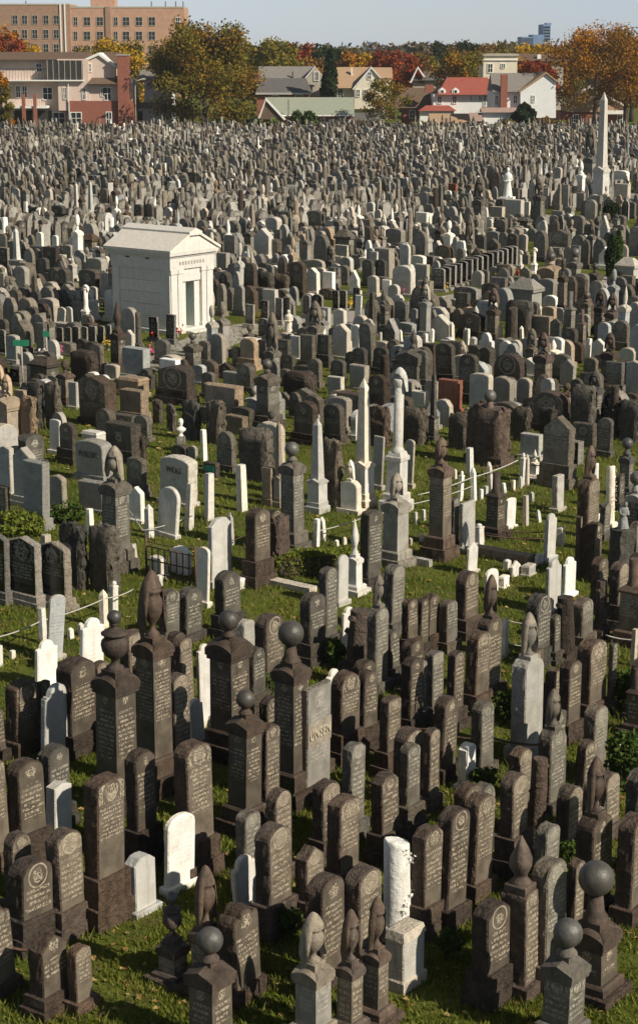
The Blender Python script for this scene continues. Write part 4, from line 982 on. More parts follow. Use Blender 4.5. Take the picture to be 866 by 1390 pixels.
('h',-8.63,75.15,0.84,0,0.27,0.06,'B','bk','S','',148,441,470,'',''),
('h',-11.8,70.51,1.14,0,0.61,0.22,'B','bl','S','',19,454,496,'',''),
('h',-12.54,72.61,1.02,0,0.35,0.08,'B','bk','S','',6,448,484,'',''),
('pb',-4.72,68.66,1.52,1.13,0.44,0.44,'B','gr','-','',263,451,508,'',''),
('h',-4.32,68.81,1.18,0,0.46,0.17,'B','gr','R','',278,462,506,'',''),
('h',-3.94,70.51,1.19,0,0.41,0.15,'B','lg','R','',295,453,496,'',''),
('h',-11.95,70.8,0.8,0,0.32,0.07,'B','bk','R','',16,465,494,'',''),
('bk',-10.88,65.88,0.74,0,0.56,0.34,'B','bk','F','',26,496,525,'',''),
('h',-3.84,63.42,0.93,0,0.53,0.19,'B','gr','R','',284,505,543,'',''),
('h',-3.58,62.02,0.78,0,0.69,0.25,'B','tn','F','',291,520,553,'',''),
('h',-10.04,61.13,0.72,0,0.43,0.15,'B','tn','F','',29,529,560,'',''),
('h',-3.02,79.9,1.04,0,0.46,0.1,'B','bk','F','',339,413,447,'',''),
('h',-2.39,80.95,1.06,0,0.4,0.09,'B','bk','F','',359,408,442,'',''),
('h',-1.76,80.8,1.19,0,0.37,0.08,'B','bk','F','',379,404,442,'',''),
('h',-1.4,80.8,1.22,0,0.37,0.08,'B','bk','F','',390,404,442,'',''),
('h',-2.33,76.83,0.87,0,0.51,0.11,'B','bk','S','',358,432,461,'',''),
('h',-0.54,82.73,1.07,0,0.37,0.08,'B','bk','R','',417,400,434,'',''),
('h',-0.07,83.53,1,0,0.6,0.13,'B','bk','R','',431,399,430,'',''),
('h',0.79,85.43,0.91,0,0.35,0.08,'B','bk','F','',456,395,422,'',''),
('h',1.14,85.43,0.93,0,0.36,0.08,'B','bk','S','',466,394,422,'',''),
('h',1.73,85.18,1.08,0,0.37,0.08,'B','bk','F','',483,390,423,'',''),
('st',-1.26,76.49,1.29,0.49,0.56,0.56,'B','wh','-','',392,420,463,'white robed statue standing among black stones','the white robed statue'),
('h',-0.43,69.94,1.23,0,0.62,0.22,'B','gr','F','',418,454,500,'',''),
('h',0.19,69.94,1.23,0,0.56,0.2,'B','gr','F','',440,454,500,'',''),
('p',-0.12,71.53,2.33,1.43,0.43,0.43,'B','gr','-','',429,408,491,'grey draped urn on arched pillar between dark twin slabs','the arched urn pillar'),
('h',0.88,71.69,1.41,0,0.72,0.26,'B','wh','G','',463,439,489,'white gabled marble headstone right of twin dark slabs','the white gabled headstone'),
('h',0.91,78.59,1.03,0,0.59,0.21,'B','wh','L','',462,419,453,'',''),
('h',1.46,72.92,1.18,0,0.45,0.16,'B','wh','R','',482,441,482,'',''),
('h',1.7,80.8,1.31,0,0.33,0.06,'B','wh','F','t',485,401,442,'',''),
('ob',2.23,77.31,2,0,0.41,0.41,'B','gr','-','',505,393,460,'dark grey obelisk left of centre line','the dark grey obelisk'),
('pf',2.8,79.08,1.81,1.2,0.41,0.41,'B','gr','-','',521,392,451,'',''),
('h',3.56,79.68,1.23,0,0.61,0.22,'B','gr','R','',544,408,448,'',''),
('h',4.08,78.95,0.98,0,0.32,0.11,'B','lg','R','',561,419,451,'',''),
('p',4.39,76.62,2.6,1.86,0.3,0.3,'B','gr','-','',575,377,463,'',''),
('h',1.54,68.26,1.01,0,0.57,0.2,'B','gr','R','',489,472,510,'',''),
('h',2.31,68.09,1.06,0,0.63,0.23,'B','gr','R','',517,471,511,'',''),
('pf',3.39,65.5,2.14,1.48,0.79,0.79,'B','gr','-','',561,446,529,'',''),
('h',-2.66,69.37,1.19,0,0.73,0.26,'B','tn','R','',338,459,503,'',''),
('h',-3.8,69.09,1.41,0,0.61,0.22,'B','lg','R','',297,453,505,'',''),
('h',-4.12,69.65,0.78,0,0.39,0.14,'B','lg','G','',287,472,501,'',''),
('h',-3.15,69.65,0.81,0,0.33,0.12,'B','gr','R','',321,471,501,'',''),
('h',-2.16,70.22,0.99,0,0.38,0.14,'B','gr','F','',357,461,498,'',''),
('p',-1.69,66.52,2.59,1.24,0.39,0.39,'B','gr','-','',370,423,522,'',''),
('pb',-1.63,58.31,2.24,1.81,0.52,0.52,'B','gr','-','',365,487,584,'dark grey pillar with small bluish ball mid-left','the bluish ball pillar'),
('h',-1.32,69.09,1.19,0,0.59,0.21,'B','gr','F','',386,460,505,'',''),
('h',-1.15,68.81,0.66,0,0.53,0.19,'B','gr','S','',392,481,506,'',''),
('h',-0.65,63.66,0.91,0,1.22,0.44,'B','br','K','',408,504,541,'',''),
('h',-0.15,65.63,1.03,0,0.56,0.2,'B','gr','R','',427,487,527,'',''),
('h',0.71,67.45,0.69,0,0.59,0.21,'B','gr','R','',459,488,515,'',''),
('h',1.44,65.12,0.89,0,0.7,0.25,'B','lg','F','',487,495,531,'',''),
('h',0.6,64.14,0.64,0,0.6,0.22,'B','lg','F','',456,511,538,'',''),
('h',-3.13,60.26,1.04,0,1.24,0.45,'B','tn','F','',305,523,567,'wide flat tan-brown block stone left of bluish ball pillar','the wide tan-brown block'),
('h',-3.12,65.63,0.55,0,0.69,0.25,'B','bl','F','',316,505,527,'',''),
('h',-2.6,64.63,1,0,0.65,0.23,'B','gr','R','',334,494,534,'',''),
('h',-3.2,56.04,1.3,0,0.61,0.22,'B','gr','K','',293,545,603,'',''),
('h',-2.61,57.38,0.59,0,0.72,0.26,'B','tn','F','',322,564,591,'',''),
('h',-0.42,55.85,1.34,0,0.75,0.27,'B','br','R','',414,545,605,'',''),
('h',0.49,56.04,1.22,0,0.68,0.24,'B','gr','R','',454,548,603,'',''),
('h',0.66,57.78,1.11,0,0.77,0.28,'B','lg','S','',461,539,588,'',''),
('h',-0.19,59.41,0.87,0,0.72,0.26,'B','gr','R','',425,536,574,'',''),
('h',2,61.13,1.23,0,0.66,0.24,'B','br','R','',513,509,560,'',''),
('h',1.89,55.48,1.21,0,0.62,0.22,'B','br','K','',516,553,609,'',''),
('lo',2.27,62.02,1.75,0,0.37,0.37,'B','br','-','',523,482,553,'',''),
('h',3.07,62.25,0.87,0,0.46,0.17,'B','bl','L','',554,515,551,'',''),
('h',3.44,61.8,0.56,0,0.58,0.21,'B','wh','F','',570,531,555,'',''),
('h',2.92,55.85,1.14,0,0.8,0.29,'B','gr','K','',561,553,605,'',''),
('h',-0.91,71.4,0.97,0,0.47,0.08,'B','wh','F','t',402,456,491,'',''),
('po',3.41,75.91,0.52,0,0.11,0.11,'A','wh','-','',544,448,465,'',''),
('po',2.53,75.24,0.52,0,0.12,0.12,'A','wh','-','',516,451,468,'',''),
('h',1.18,72.61,0.61,0,0.28,0.05,'B','wh','R','t',473,461,484,'',''),
('p',4.41,76.28,2.38,1.69,0.33,0.33,'B','lg','-','',576,385,465,'',''),
('h',5.07,76.49,1.08,0,0.97,0.35,'B','lg','G','',598,427,463,'pale grey gabled headstone left of white posts',''),
('h',6.54,83.53,1.06,0,0.66,0.24,'B','gr','F','',628,397,430,'',''),
('h',6.96,86.89,0.92,0,1.29,0.28,'B','bk','S','',633,389,416,'',''),
('bk',9.43,83.94,1.65,0,1.38,0.83,'B','lg','H','',713,378,428,'pale hip-topped family monument right of the black row','the pale hip-topped monument'),
('h',8.39,76.83,1.62,0,1.14,0.41,'B','gr','K','',704,408,461,'',''),
('h',9.36,76.83,0.97,0,0.82,0.29,'B','tn','F','',735,428,461,'',''),
('h',10.72,85.18,0.73,0,0.73,0.26,'B','wh','R','',746,401,423,'',''),
('p',7.26,76.28,2.22,1.37,0.38,0.38,'B','br','-','',669,390,465,'',''),
('h',6.4,76.83,1.13,0,1.05,0.38,'B','br','L','',640,423,461,'',''),
('po',4.67,75.91,0.57,0,0.17,0.17,'A','wh','-','',586,446,465,'',''),
('po',4.36,74.91,0.51,0,0.19,0.19,'A','wh','-','',577,453,470,'',''),
('po',5.52,75.91,0.84,0,0.17,0.17,'A','wh','-','',613,437,465,'',''),
('po',5.96,75.24,0.71,0,0.11,0.11,'A','wh','-','',629,445,468,'',''),
('po',6.12,75.18,0.68,0,0.13,0.13,'A','wh','-','',635,446,469,'',''),
('po',7.45,75.24,0.83,0,0.15,0.15,'A','wh','-','',679,441,468,'',''),
('po',8.35,75.24,0.8,0,0.15,0.15,'A','wh','-','',708,442,468,'',''),
('po',6.27,74.58,0.44,0,0.28,0.28,'A','wh','-','',641,457,472,'',''),
('co',7.91,74.82,1.58,0,0.42,0.42,'B','gr','-','',695,418,472,'',''),
('pc',10.29,75.61,2.15,0,0.36,0.36,'B','gr','-','',770,396,468,'',''),
('pc',10.53,73.36,1.73,0,0.26,0.26,'B','br','-','',789,420,480,'',''),
('h',9.7,75.15,1.11,0,0.46,0.16,'B','gr','G','',753,432,470,'',''),
('h',4.69,67.18,1.37,0,0.72,0.26,'B','gr','R','',605,465,517,'dark round-topped headstone with pale border left of red stone',''),
('h',4.69,67.18,0.54,0,0.54,0.2,'B','gr','S','',605,495,517,'',''),
('h',5.14,62.71,1.68,0,0.66,0.24,'B','gr','R','',635,480,548,'',''),
('h',6.15,69.37,0.9,0,1.03,0.37,'B','gr','D','',652,469,503,'',''),
('h',6.84,65.37,1.26,0,1.13,0.41,'B','br','P','',691,480,529,'',''),
('h',3.71,65.12,1.42,0,0.38,0.14,'B','gr','R','',573,475,531,'',''),
('h',4.4,61.13,1.07,0,0.79,0.29,'B','rd','F','',610,515,560,'flat-topped red granite headstone','the red granite headstone'),
('h',5.37,60.26,1.44,0,0.76,0.27,'B','lg','S','',652,506,567,'pale rounded headstone right of red granite stone',''),
('h',6.22,61.57,1.1,0,0.74,0.27,'B','lg','R','',681,511,557,'',''),
('h',7,62.02,0.98,0,0.54,0.19,'B','lg','R','',710,512,553,'',''),
('ob',3.56,56.36,2.21,0,0.3,0.3,'B','gr','-','',587,503,602,'slim grey obelisk left of red granite stone','the slim grey obelisk'),
('kb',4.99,53.02,2.22,1.71,1.17,0.42,'B','br','K','',662,529,633,'broad rough dark mound stone with small ball on neck','the broad mound with ball'),
('h',4.28,55.12,1.08,0,0.65,0.23,'B','gr','K','',623,562,612,'',''),
('p',8,65,2.08,1.35,0.47,0.47,'B','br','-','',736,451,532,'',''),
('p',8.1,69.5,1.54,0.86,0.31,0.31,'B','gr','-','',721,446,503,'',''),
('h',8.85,64.87,1.14,0,0.56,0.2,'B','lg','G','',769,487,532,'',''),
('h',8.89,66.92,0.99,0,0.7,0.25,'B','gr','R','',761,480,519,'',''),
('h',8.34,56.99,1.61,0,0.8,0.29,'B','gr','K','',791,524,595,'tall rough grey-green boulder headstone right of the mound with ball',''),
('lo',9.23,56.61,1.68,0,0.31,0.31,'B','br','-','',832,524,598,'',''),
('h',7.35,57.78,1.3,0,1.23,0.44,'B','br','R','',745,531,588,'',''),
('h',7.21,56.99,0.92,0,0.51,0.18,'B','gr','K','',743,553,595,'',''),
('p',10.43,65.5,2,1.36,0.43,0.43,'B','br','-','',825,451,529,'',''),
('h',10.92,71.4,0.85,0,0.55,0.2,'B','wh','G','',811,460,491,'',''),
('h',11.88,70.22,0.69,0,0.65,0.24,'B','wh','R','',851,472,498,'',''),
('h',10.06,67.45,0.76,0,0.53,0.19,'B','gr','R','',801,486,515,'',''),
('h',10.8,62.48,1.49,0,0.51,0.19,'B','lg','L','',858,489,550,'',''),
('h',12.18,73.86,1.21,0,0.66,0.24,'B','gr','P','',842,435,477,'',''),
('p',12.04,78.72,1.85,1.14,0.35,0.35,'B','br','-','',813,392,453,'',''),
('p',12.41,78.01,1.78,1.02,0.4,0.4,'B','br','-','',828,397,456,'',''),
('pb',11.78,80.93,1.46,1.01,0.32,0.32,'B','gr','-','',795,396,442,'',''),
('h',10.41,63.9,1.21,0,0.61,0.22,'B','gr','F','',834,491,539,'',''),
('h',9.65,56.23,1.31,0,0.67,0.24,'B','gr','K','',853,543,602,'',''),
('po',10.56,71.76,0.8,0,0.18,0.18,'A','wh','-','',797,460,487,'',''),
('h',6.32,56.23,1.07,0,0.55,0.2,'B','gr','K','',708,553,602,'',''),
('h',8.17,55.48,0.73,0,0.7,0.25,'B','gr','F','',793,574,609,'',''),
('h',8.54,54.05,1.18,0,0.46,0.16,'B','gr','R','',819,567,622,'',''),
('ob',-16.83,129.41,2.71,0,0.53,0.53,'B','wh','-','',105,248,302,'white marble obelisk far left, left one of a pair','the far pair of white obelisks'),
('ob',-15.51,126.63,3,0,0.51,0.51,'B','wh','-','',125,246,307,'white marble obelisk far left, right one of a pair',''),
('h',-18.11,129.28,1.15,0,1.16,0.42,'B','gr','S','',80,279,302,'',''),
('h',-12.43,128.34,1.31,0,0.72,0.26,'B','gr','R','',189,277,304,'dark round-topped slab just behind mausoleum roof, left of two',''),
('h',-11.65,128.34,1.35,0,0.77,0.28,'B','gr','R','',204,276,304,'dark round-topped slab just behind mausoleum roof, right of two',''),
('h',-16.7,110.89,1.11,0,0.5,0.18,'B','wh','R','',55,315,341,'',''),
('h',-15.65,109.92,1.02,0,0.44,0.16,'B','wh','R','',76,319,343,'',''),
('h',-12.98,92.47,1.14,0,1.23,0.44,'B','gr','D','',83,364,395,'',''),
('h',-11.26,90.93,1.26,0,1.2,0.43,'B','gr','S','',124,365,401,'',''),
('h',-14.9,92.47,1.24,0,0.86,0.31,'B','bl','R','',31,361,395,'',''),
('h',-10.51,130.04,0.94,0,0.78,0.28,'B','wh','O','',229,281,301,'',''),
('h',-7.95,129.28,0.97,0,0.62,0.22,'B','lg','O','',278,282,302,'',''),
('bk',-13.38,108.56,1.26,0,1.02,0.61,'B','br','H','',124,317,347,'',''),
('po',-11.83,104.06,1.28,0,0.26,0.26,'A','wh','-','',148,327,358,'',''),
('po',-20.84,132.33,1.16,0,0.25,0.25,'A','wh','-','',36,274,296,'',''),
('co',-13.21,118.36,1.26,0,0.39,0.39,'B','wh','-','',152,296,324,'',''),
('h',-15.69,136.66,1.77,0,0.71,0.25,'B','gr','R','',143,256,289,'',''),
('h',-10.87,160.62,1.34,0,0.89,0.32,'B','gr','F','',262,234,256,'',''),
('pb',-21.51,155.97,1.75,1.02,0.46,0.46,'B','gr','-','',84,232,261,'',''),
('pb',-20.39,154.62,1.84,1.01,0.45,0.45,'B','gr','-','',99,232,263,'',''),
('h',-16.82,98.99,1.46,0,0.67,0.15,'B','bk','F','',8,336,374,'',''),
('h',-14.37,96.58,1.19,0,0.69,0.25,'B','gr','R','',61,350,382,'',''),
('h',-11.83,98.43,0.98,0,1.19,0.43,'B','lg','S','',132,350,376,'',''),
('h',-14.32,105.56,0.91,0,0.68,0.24,'B','lg','S','',93,332,355,'',''),
('h',-0.19,119.97,1.6,0,1.21,0.44,'B','gr','S','',429,286,320,'dark grey headstone with white-capped head mid-distance',''),
('h',-3.17,105.56,1.85,0,1.14,0.41,'B','wh','G','',358,310,355,'white gabled monument right of mausoleum roof','the white gabled monument'),
('h',-2.69,105.56,1.27,0,1.13,0.41,'B','gr','S','',369,324,355,'',''),
('h',3.67,131.98,1.16,0,0.65,0.23,'B','wh','R','',503,274,297,'',''),
('h',6.91,124.54,1.09,0,0.92,0.33,'B','wh','F','',573,288,311,'broad white flat-topped stone in mid-distance',''),
('h',0.49,90.27,1.21,0,0.63,0.23,'B','wh','F','',446,369,403,'',''),
('h',-0.27,90.27,1.4,0,0.66,0.24,'B','wh','G','',426,364,403,'',''),
('h',4.15,90.27,1.52,0,1.1,0.4,'B','lg','R','',548,360,403,'broad pale round-topped headstone behind black stones','the broad pale round stone'),
('h',2.52,94.18,1.37,0,0.63,0.23,'B','gr','R','',500,352,390,'',''),
('h',3.17,94.18,1.37,0,0.63,0.23,'B','gr','R','',517,352,390,'',''),
('h',1.35,106.2,0.84,0,0.86,0.31,'B','lg','F','',465,332,353,'',''),
('h',-0.34,100.7,0.63,0,1.37,0.49,'B','lg','S','',425,352,369,'',''),
('h',-2.57,89.8,1.26,0,0.8,0.29,'B','gr','K','',362,369,405,'',''),
('h',-1.83,89.8,1.14,0,0.77,0.28,'B','gr','K','',382,372,405,'',''),
('h',-1.03,89.8,1.76,0,0.84,0.3,'B','br','R','',404,355,405,'',''),
('h',-3.33,89.8,1.7,0,0.68,0.24,'B','br','R','',340,357,405,'',''),
('h',4.55,110.89,1.33,0,1.18,0.43,'B','lg','S','',536,310,341,'',''),
('h',2.67,90.27,1.02,0,0.62,0.22,'B','lg','R','',507,374,403,'',''),
('bk',1.48,108.16,1.52,0,1.06,0.63,'B','gr','H','',467,312,348,'',''),
('p',2.4,105.69,2.34,1.33,0.33,0.33,'B','bk','-','',490,298,355,'',''),
('h',5.46,101.87,0.73,0,0.87,0.31,'B','wh','S','',567,346,365,'',''),
('h',5.22,93.67,1.19,0,0.73,0.26,'B','lg','F','',572,358,391,'',''),
('p',0.62,98.56,1.64,0.9,0.37,0.37,'B','gr','-','',449,332,376,'',''),
('h',-5.14,97.88,1.31,0,0.87,0.31,'B','lg','F','',302,343,377,'',''),
('ob',21.12,140.03,8.58,0,1.18,1.18,'B','wh','-','',814,125,284,'tallest pale whitish obelisk at right, beside the path','the tallest obelisk'),
('pb',11.36,90.4,2.19,1.57,0.83,0.83,'B','tn','-','',747,341,403,'broad tan monument with grey ball right of the black row','the broad tan ball monument'),
('pb',12.96,93.8,2.01,1.37,0.51,0.51,'B','gr','-','',778,336,391,'',''),
('pb',13.8,92.31,1.41,0.96,0.52,0.52,'B','gr','-','',806,357,396,'',''),
('bk',15.77,94.18,1.46,0,1.15,0.69,'B','lg','H','',851,350,390,'pale hip-topped pedestal tomb at right edge near cypress','the pale tomb by the cypress'),
('cd',11.53,99.12,1.45,0,0.59,0.59,'B','wh','-','',724,336,374,"white draped column, right of two at the black row's end",'the white draped column pair'),
('cd',10.8,99.12,1.31,0,0.58,0.58,'B','wh','-','',706,339,374,'',''),
('st',14.48,143.28,2.88,1.62,0.98,0.98,'B','wh','-','',688,227,279,'white robed statue in mid-distance right',''),
('h',13.61,129.66,1.52,0,1.29,0.46,'B','wh','F','',697,271,301,'',''),
('h',14.58,130.61,1.3,0,0.5,0.18,'B','wh','F','',714,274,300,'',''),
('h',12.34,128.71,1.11,0,1,0.36,'B','lg','F','',675,280,303,'',''),
('p',8.66,106.33,2.57,0.97,0.47,0.47,'B','gr','-','',637,291,353,'',''),
('p',14.4,121.75,3.51,2.52,0.53,0.53,'B','gr','-','',731,242,317,'',''),
('p',10.45,120.92,3.73,2.34,0.62,0.62,'B','gr','-','',651,239,319,'',''),
('h',14.02,108.16,1.52,0,1.33,0.48,'B','gr','L','',758,312,348,'',''),
('h',7.05,104.3,1.04,0,1.06,0.38,'B','br','R','',602,332,358,'',''),
('bk',13.62,123.32,0.89,0,0.98,0.59,'B','gr','H','',711,294,313,'',''),
('h',7.14,125.07,0.99,0,1.06,0.38,'B','wh','F','',577,289,310,'',''),
('h',10.94,153.16,0.91,0,0.81,0.29,'B','rd','F','',614,249,265,'small reddish flat-topped stone in the distance',''),
('h',26.78,166,1.14,0,1.46,0.53,'B','wh','S','',842,231,249,'pale wide low-arched stone right of the tallest obelisk',''),
('h',23.66,145.63,1.45,0,1.23,0.44,'B','lg','F','',843,249,275,'',''),
('p',22.25,153.29,5.62,3.16,0.78,0.78,'B','gr','-','',800,170,265,'dark urn pillar left of the tallest obelisk',''),
('pf',20.61,146.97,3.14,2.15,0.49,0.49,'B','wh','-','',787,218,274,'',''),
('h',21.33,167.55,1.33,0,0.86,0.31,'B','lg','R','',755,227,248,'',''),
('h',11.31,108.16,1.3,0,0.68,0.24,'B','gr','R','',695,317,348,'',''),
('h',11.89,108.16,1.26,0,0.56,0.2,'B','lg','R','',709,318,348,'',''),
('h',11.58,118.36,1.18,0,0.84,0.3,'B','gr','R','',679,298,324,'',''),
('h',9.43,108.16,1.23,0,0.67,0.24,'B','gr','R','',652,319,348,'',''),
('h',10.31,109.51,0.87,0,0.84,0.3,'B','gr','G','',669,324,345,'',''),
('h',10.06,105.56,0.5,0,1.04,0.37,'B','lg','S','',672,342,355,'',''),
('h',3.11,23.42,1.64,0,0.35,0.18,'A','gr','R','',736,1118,1266,'',''),
('h',4,24.77,1.72,0,0.36,0.18,'A','gr','P','',804,1059,1208,'',''),
('h',4.73,25.38,1.61,0,0.41,0.21,'A','gr','C','',862,1047,1183,'',''),
('h',3.83,26.2,1.04,0,0.44,0.22,'A','br','P','',770,1066,1152,'',''),
('h',4.5,26.67,1.07,0,0.4,0.2,'A','br','R','',823,1048,1135,'',''),
('h',2.23,25.27,1.45,0,0.44,0.22,'A','br','R','',636,1064,1188,'',''),
('h',2.49,26.1,1.12,0,0.39,0.19,'A','gr','P','',654,1063,1156,'',''),
('h',3.1,26.77,1.42,0,0.37,0.19,'A','br','C','',701,1016,1131,'',''),
('h',3.97,29.24,1.13,0,0.37,0.19,'A','gr','S','',750,964,1049,'',''),
('h',5.91,31.89,1.13,0,0.45,0.23,'A','gr','R','',870,895,974,'',''),
('h',-1.02,24.66,1.29,0,0.35,0.18,'A','gr','R','',338,1101,1213,'',''),
('h',-0.58,25.13,1.44,0,0.37,0.18,'A','br','P','',379,1070,1193,'',''),
('h',0.13,25.89,1.25,0,0.41,0.21,'A','br','R','',445,1059,1164,'',''),
('h',0.52,26.57,1.59,0,0.36,0.18,'A','gr','C','',478,1008,1138,'',''),
('h',1.19,29.17,1.4,0,0.37,0.18,'A','br','S','',528,945,1051,'',''),
('h',4,32.62,1.09,0,0.38,0.19,'A','br','S','',722,881,955,'',''),
('h',-4.22,23.83,1.32,0,0.37,0.18,'A','br','P','',28,1131,1248,'',''),
('h',-2.64,25.64,1.84,0,0.44,0.22,'A','br','C','',196,1018,1173,'',''),
('h',-0.02,29.12,1.34,0,0.43,0.21,'A','br','C','',431,951,1053,'',''),
('h',6.3,37.22,1.46,0,0.44,0.22,'A','br','C','',836,763,853,'',''),
('h',6.79,37.83,1.51,0,0.37,0.19,'A','br','P','',861,749,841,'',''),
('h',-0.86,29.73,1.19,0,0.34,0.17,'A','br','C','',365,946,1034,'',''),
('h',-0.4,30.51,1.42,0,0.44,0.22,'A','gr','R','',402,908,1012,'',''),
('h',0.84,31.83,1.13,0,0.41,0.21,'A','br','R','',495,896,976,'',''),
('h',1.77,33.12,1.1,0,0.44,0.22,'A','br','R','',559,868,943,'',''),
('h',6.09,38.5,1.21,0,0.4,0.2,'A','br','R','',811,756,829,'',''),
('h',-4.15,27.04,1.37,0,0.46,0.23,'A','gr','C','',77,1012,1121,'',''),
('h',7.46,41.76,1.16,0,0.38,0.19,'A','gr','C','',862,708,773,'',''),
('h',-3.01,30.41,1.65,0,0.41,0.2,'A','br','R','',201,894,1014,'',''),
('h',-2.38,31.07,1.83,0,0.35,0.18,'A','br','R','',253,864,996,'',''),
('h',-3.32,31.68,1.75,0,0.46,0.23,'A','br','S','',187,856,980,'',''),
('h',-2.64,32.39,1.48,0,0.36,0.18,'A','br','P','',241,858,961,'','')
]
r = random.Random(5)
COLW = {'mg': 'mid-grey', 'br': 'dark brown', 'gr': 'dark grey', 'lg': 'pale grey', 'wh': 'white marble', 'bk': 'polished black', 'tn': 'tan', 'rd': 'red', 'bl': 'blue-grey'}
TOPW = {'R': 'round-topped', 'S': 'low-arched', 'G': 'gabled', 'C': 'clipped-corner', 'F': 'flat-topped', 'O': 'shouldered', 'P': 'pointed-arch', 'K': 'rough-hewn', 'D': 'double-arched', 'L': 'low-peaked', 'Q': 'scalloped', 'H': 'hip-capped', '-': ''}
KINDW = {'h': ('headstone', 'headstone', 'headstones in the cemetery'), 'p': ('draped-urn monument', 'urn monument', 'draped-urn monuments'), 'pb': ('ball-topped pillar', 'ball monument', 'ball-topped pillars'),
         'kb': ('mound stone with ball', 'ball monument', 'ball-topped pillars'), 'pu': ('urn pillar', 'urn monument', 'classical urn pillars'), 'pf': ('finial pillar', 'finial monument', 'finial pillars'), 'pc': ('capped pillar', 'pillar', 'capped pillars'),
         'ob': ('obelisk', 'obelisk', 'obelisks'), 'co': ('broken column', 'column', 'broken columns'), 'cd': ('draped column', 'column', 'draped columns'), 'lo': ('stone tree trunk', 'monument', 'stone tree trunks'),
         'bk': ('block marker', 'block marker', 'block markers'), 'po': ('marker post', 'marker post', 'white marker posts'), 'st': ('statue', 'statue', 'statues'), 'bu': ('bust', 'bust', None)}
LAND = [(e[15], e[11], (e[12] * .5 + min(e[13], 1300) * .5)) for e in STONES if e[15]]
LAND += [('the white mausoleum', 225, 385), ('the long black row', 645, 378)]
SUF = ['nearest', 'second nearest', 'third nearest', 'fourth nearest', 'fifth nearest', 'sixth nearest', 'seventh nearest', 'eighth nearest', 'ninth nearest', 'tenth nearest', 'eleventh nearest', 'twelfth nearest'] + ['%dth nearest' % i for i in range(13, 60)]
groups = {}
for i, e in enumerate(STONES):
    if e[14]: continue
    px, py = e[11], e[12] * .5 + min(e[13], 1300) * .5
    nm, lx, ly = min(LAND, key=lambda q: (q[1] - px) ** 2 + (q[2] - py) ** 2)
    dx, dy = px - lx, py - ly
    rel = ('right of' if dx > 0 else 'left of') if abs(dx) > abs(dy) * .8 else ('in front of' if dy > 0 else 'behind')
    groups.setdefault((e[0], e[8], e[9], rel, nm), []).append(((dx * dx + dy * dy) ** .5, i))
AUTO = {}
for (k, col, top, rel, nm), L in groups.items():
    L.sort()
    w = ' '.join(q for q in (COLW[col], TOPW[top] if k in ('h', 'bk', 'p') else '', KINDW[k][0]) if q)
    if k == 'po': w = 'small ' + w
    for n, (d, i) in enumerate(L):
        AUTO[i] = ('%s %s %s' % (w, rel, nm)) if len(L) == 1 else ('%s %s %s, %s' % (w, rel, nm, SUF[n]))
OCC = []
SPECIAL = {}
for i, e in enumerate(STONES):
    k = e[0]
    if k == 'h':
        t, sl_ = build_headstone(e, r); SPECIAL[e[14]] = (t, sl_, e)
    elif k in ('p', 'pb', 'pu', 'pf', 'pc'): t = build_pillar(e, r, k)
    elif k == 'kb': t = build_mound(e, r)
    elif k == 'ob': t = build_obelisk(e, r)
    elif k == 'co': t = build_column(e, r)
    elif k == 'cd': t = build_column(e, r, True)
    elif k == 'lo': t = build_log(e, r)
    elif k == 'bk': t = build_block(e, r)
    elif k == 'po': t = build_post(e, r)
    elif k == 'st': t = build_statue(e, r)
    else: t = build_bust(e, r)
    tag(t, e[14] or AUTO[i], 'kerb stone' if t.name.startswith('kerb') else KINDW[k][1], KINDW[k][2] if not t.name.startswith('kerb') else 'kerb stones')
    OCC.append((e[1], e[2], max(e[5], .4) * .5 + .22))

# raised surnames
def lettering(parent, slab_o, e, text, size, zc, mat, thick=.012, fit=.72):
    cu = bpy.data.curves.new('text', 'FONT'); cu.body = text; cu.size = size; cu.extrude = thick; cu.align_x = 'CENTER'; cu.align_y = 'CENTER'
    tmp = bpy.data.objects.new('text', cu); COL.objects.link(tmp)
    dg = bpy.context.evaluated_depsgraph_get(); me = bpy.data.meshes.new_from_object(tmp.evaluated_get(dg)); bpy.data.objects.remove(tmp)
    me.materials.clear(); me.materials.append(mat)
    wx = max(v.co.x for v in me.vertices) - min(v.co.x for v in me.vertices)
    for v in me.vertices: v.co.x *= e[5] * fit / wx
    o = bpy.data.objects.new('raised_lettering', me); COL.objects.link(o); o.parent = parent
    o.rotation_euler = (R(90), 0, 0); o.location = (0, -e[6] / 2 - .012, zc); o['label'] = 'raised surname letters'
    return o
for lab, (t, s_, e) in SPECIAL.items():
    if 'eight raised' in lab: lettering(t, s_, e, 'PHILLIPS', .24, e[3] * .66, M['letter'])
    elif 'four raised' in lab: lettering(t, s_, e, 'WOLF', .26, e[3] * .74, M['letter'], .012, .55)
    elif 'raised letter panel' in lab:
        lettering(t, s_, e, 'UNSEN', .24, e[3] * .60, M['letterpale'], .02, .86)
        b = MB(); b.box(-e[5]*.49, e[5]*.49, -e[6]/2 - .01, -e[6]/2 + .05, e[3]*.50, e[3]*.70); add('letter_panel', b, [DRESS['mg']], t, (.9, .3, 1))
    elif 'turquoise' in lab:
        b = MB(); b.box(-e[5]*.34, e[5]*.34, -e[6]/2 - .012, -e[6]/2 + .01, e[3]*.45, e[3]*.78); add('plaque', b, [M['teal']], t)

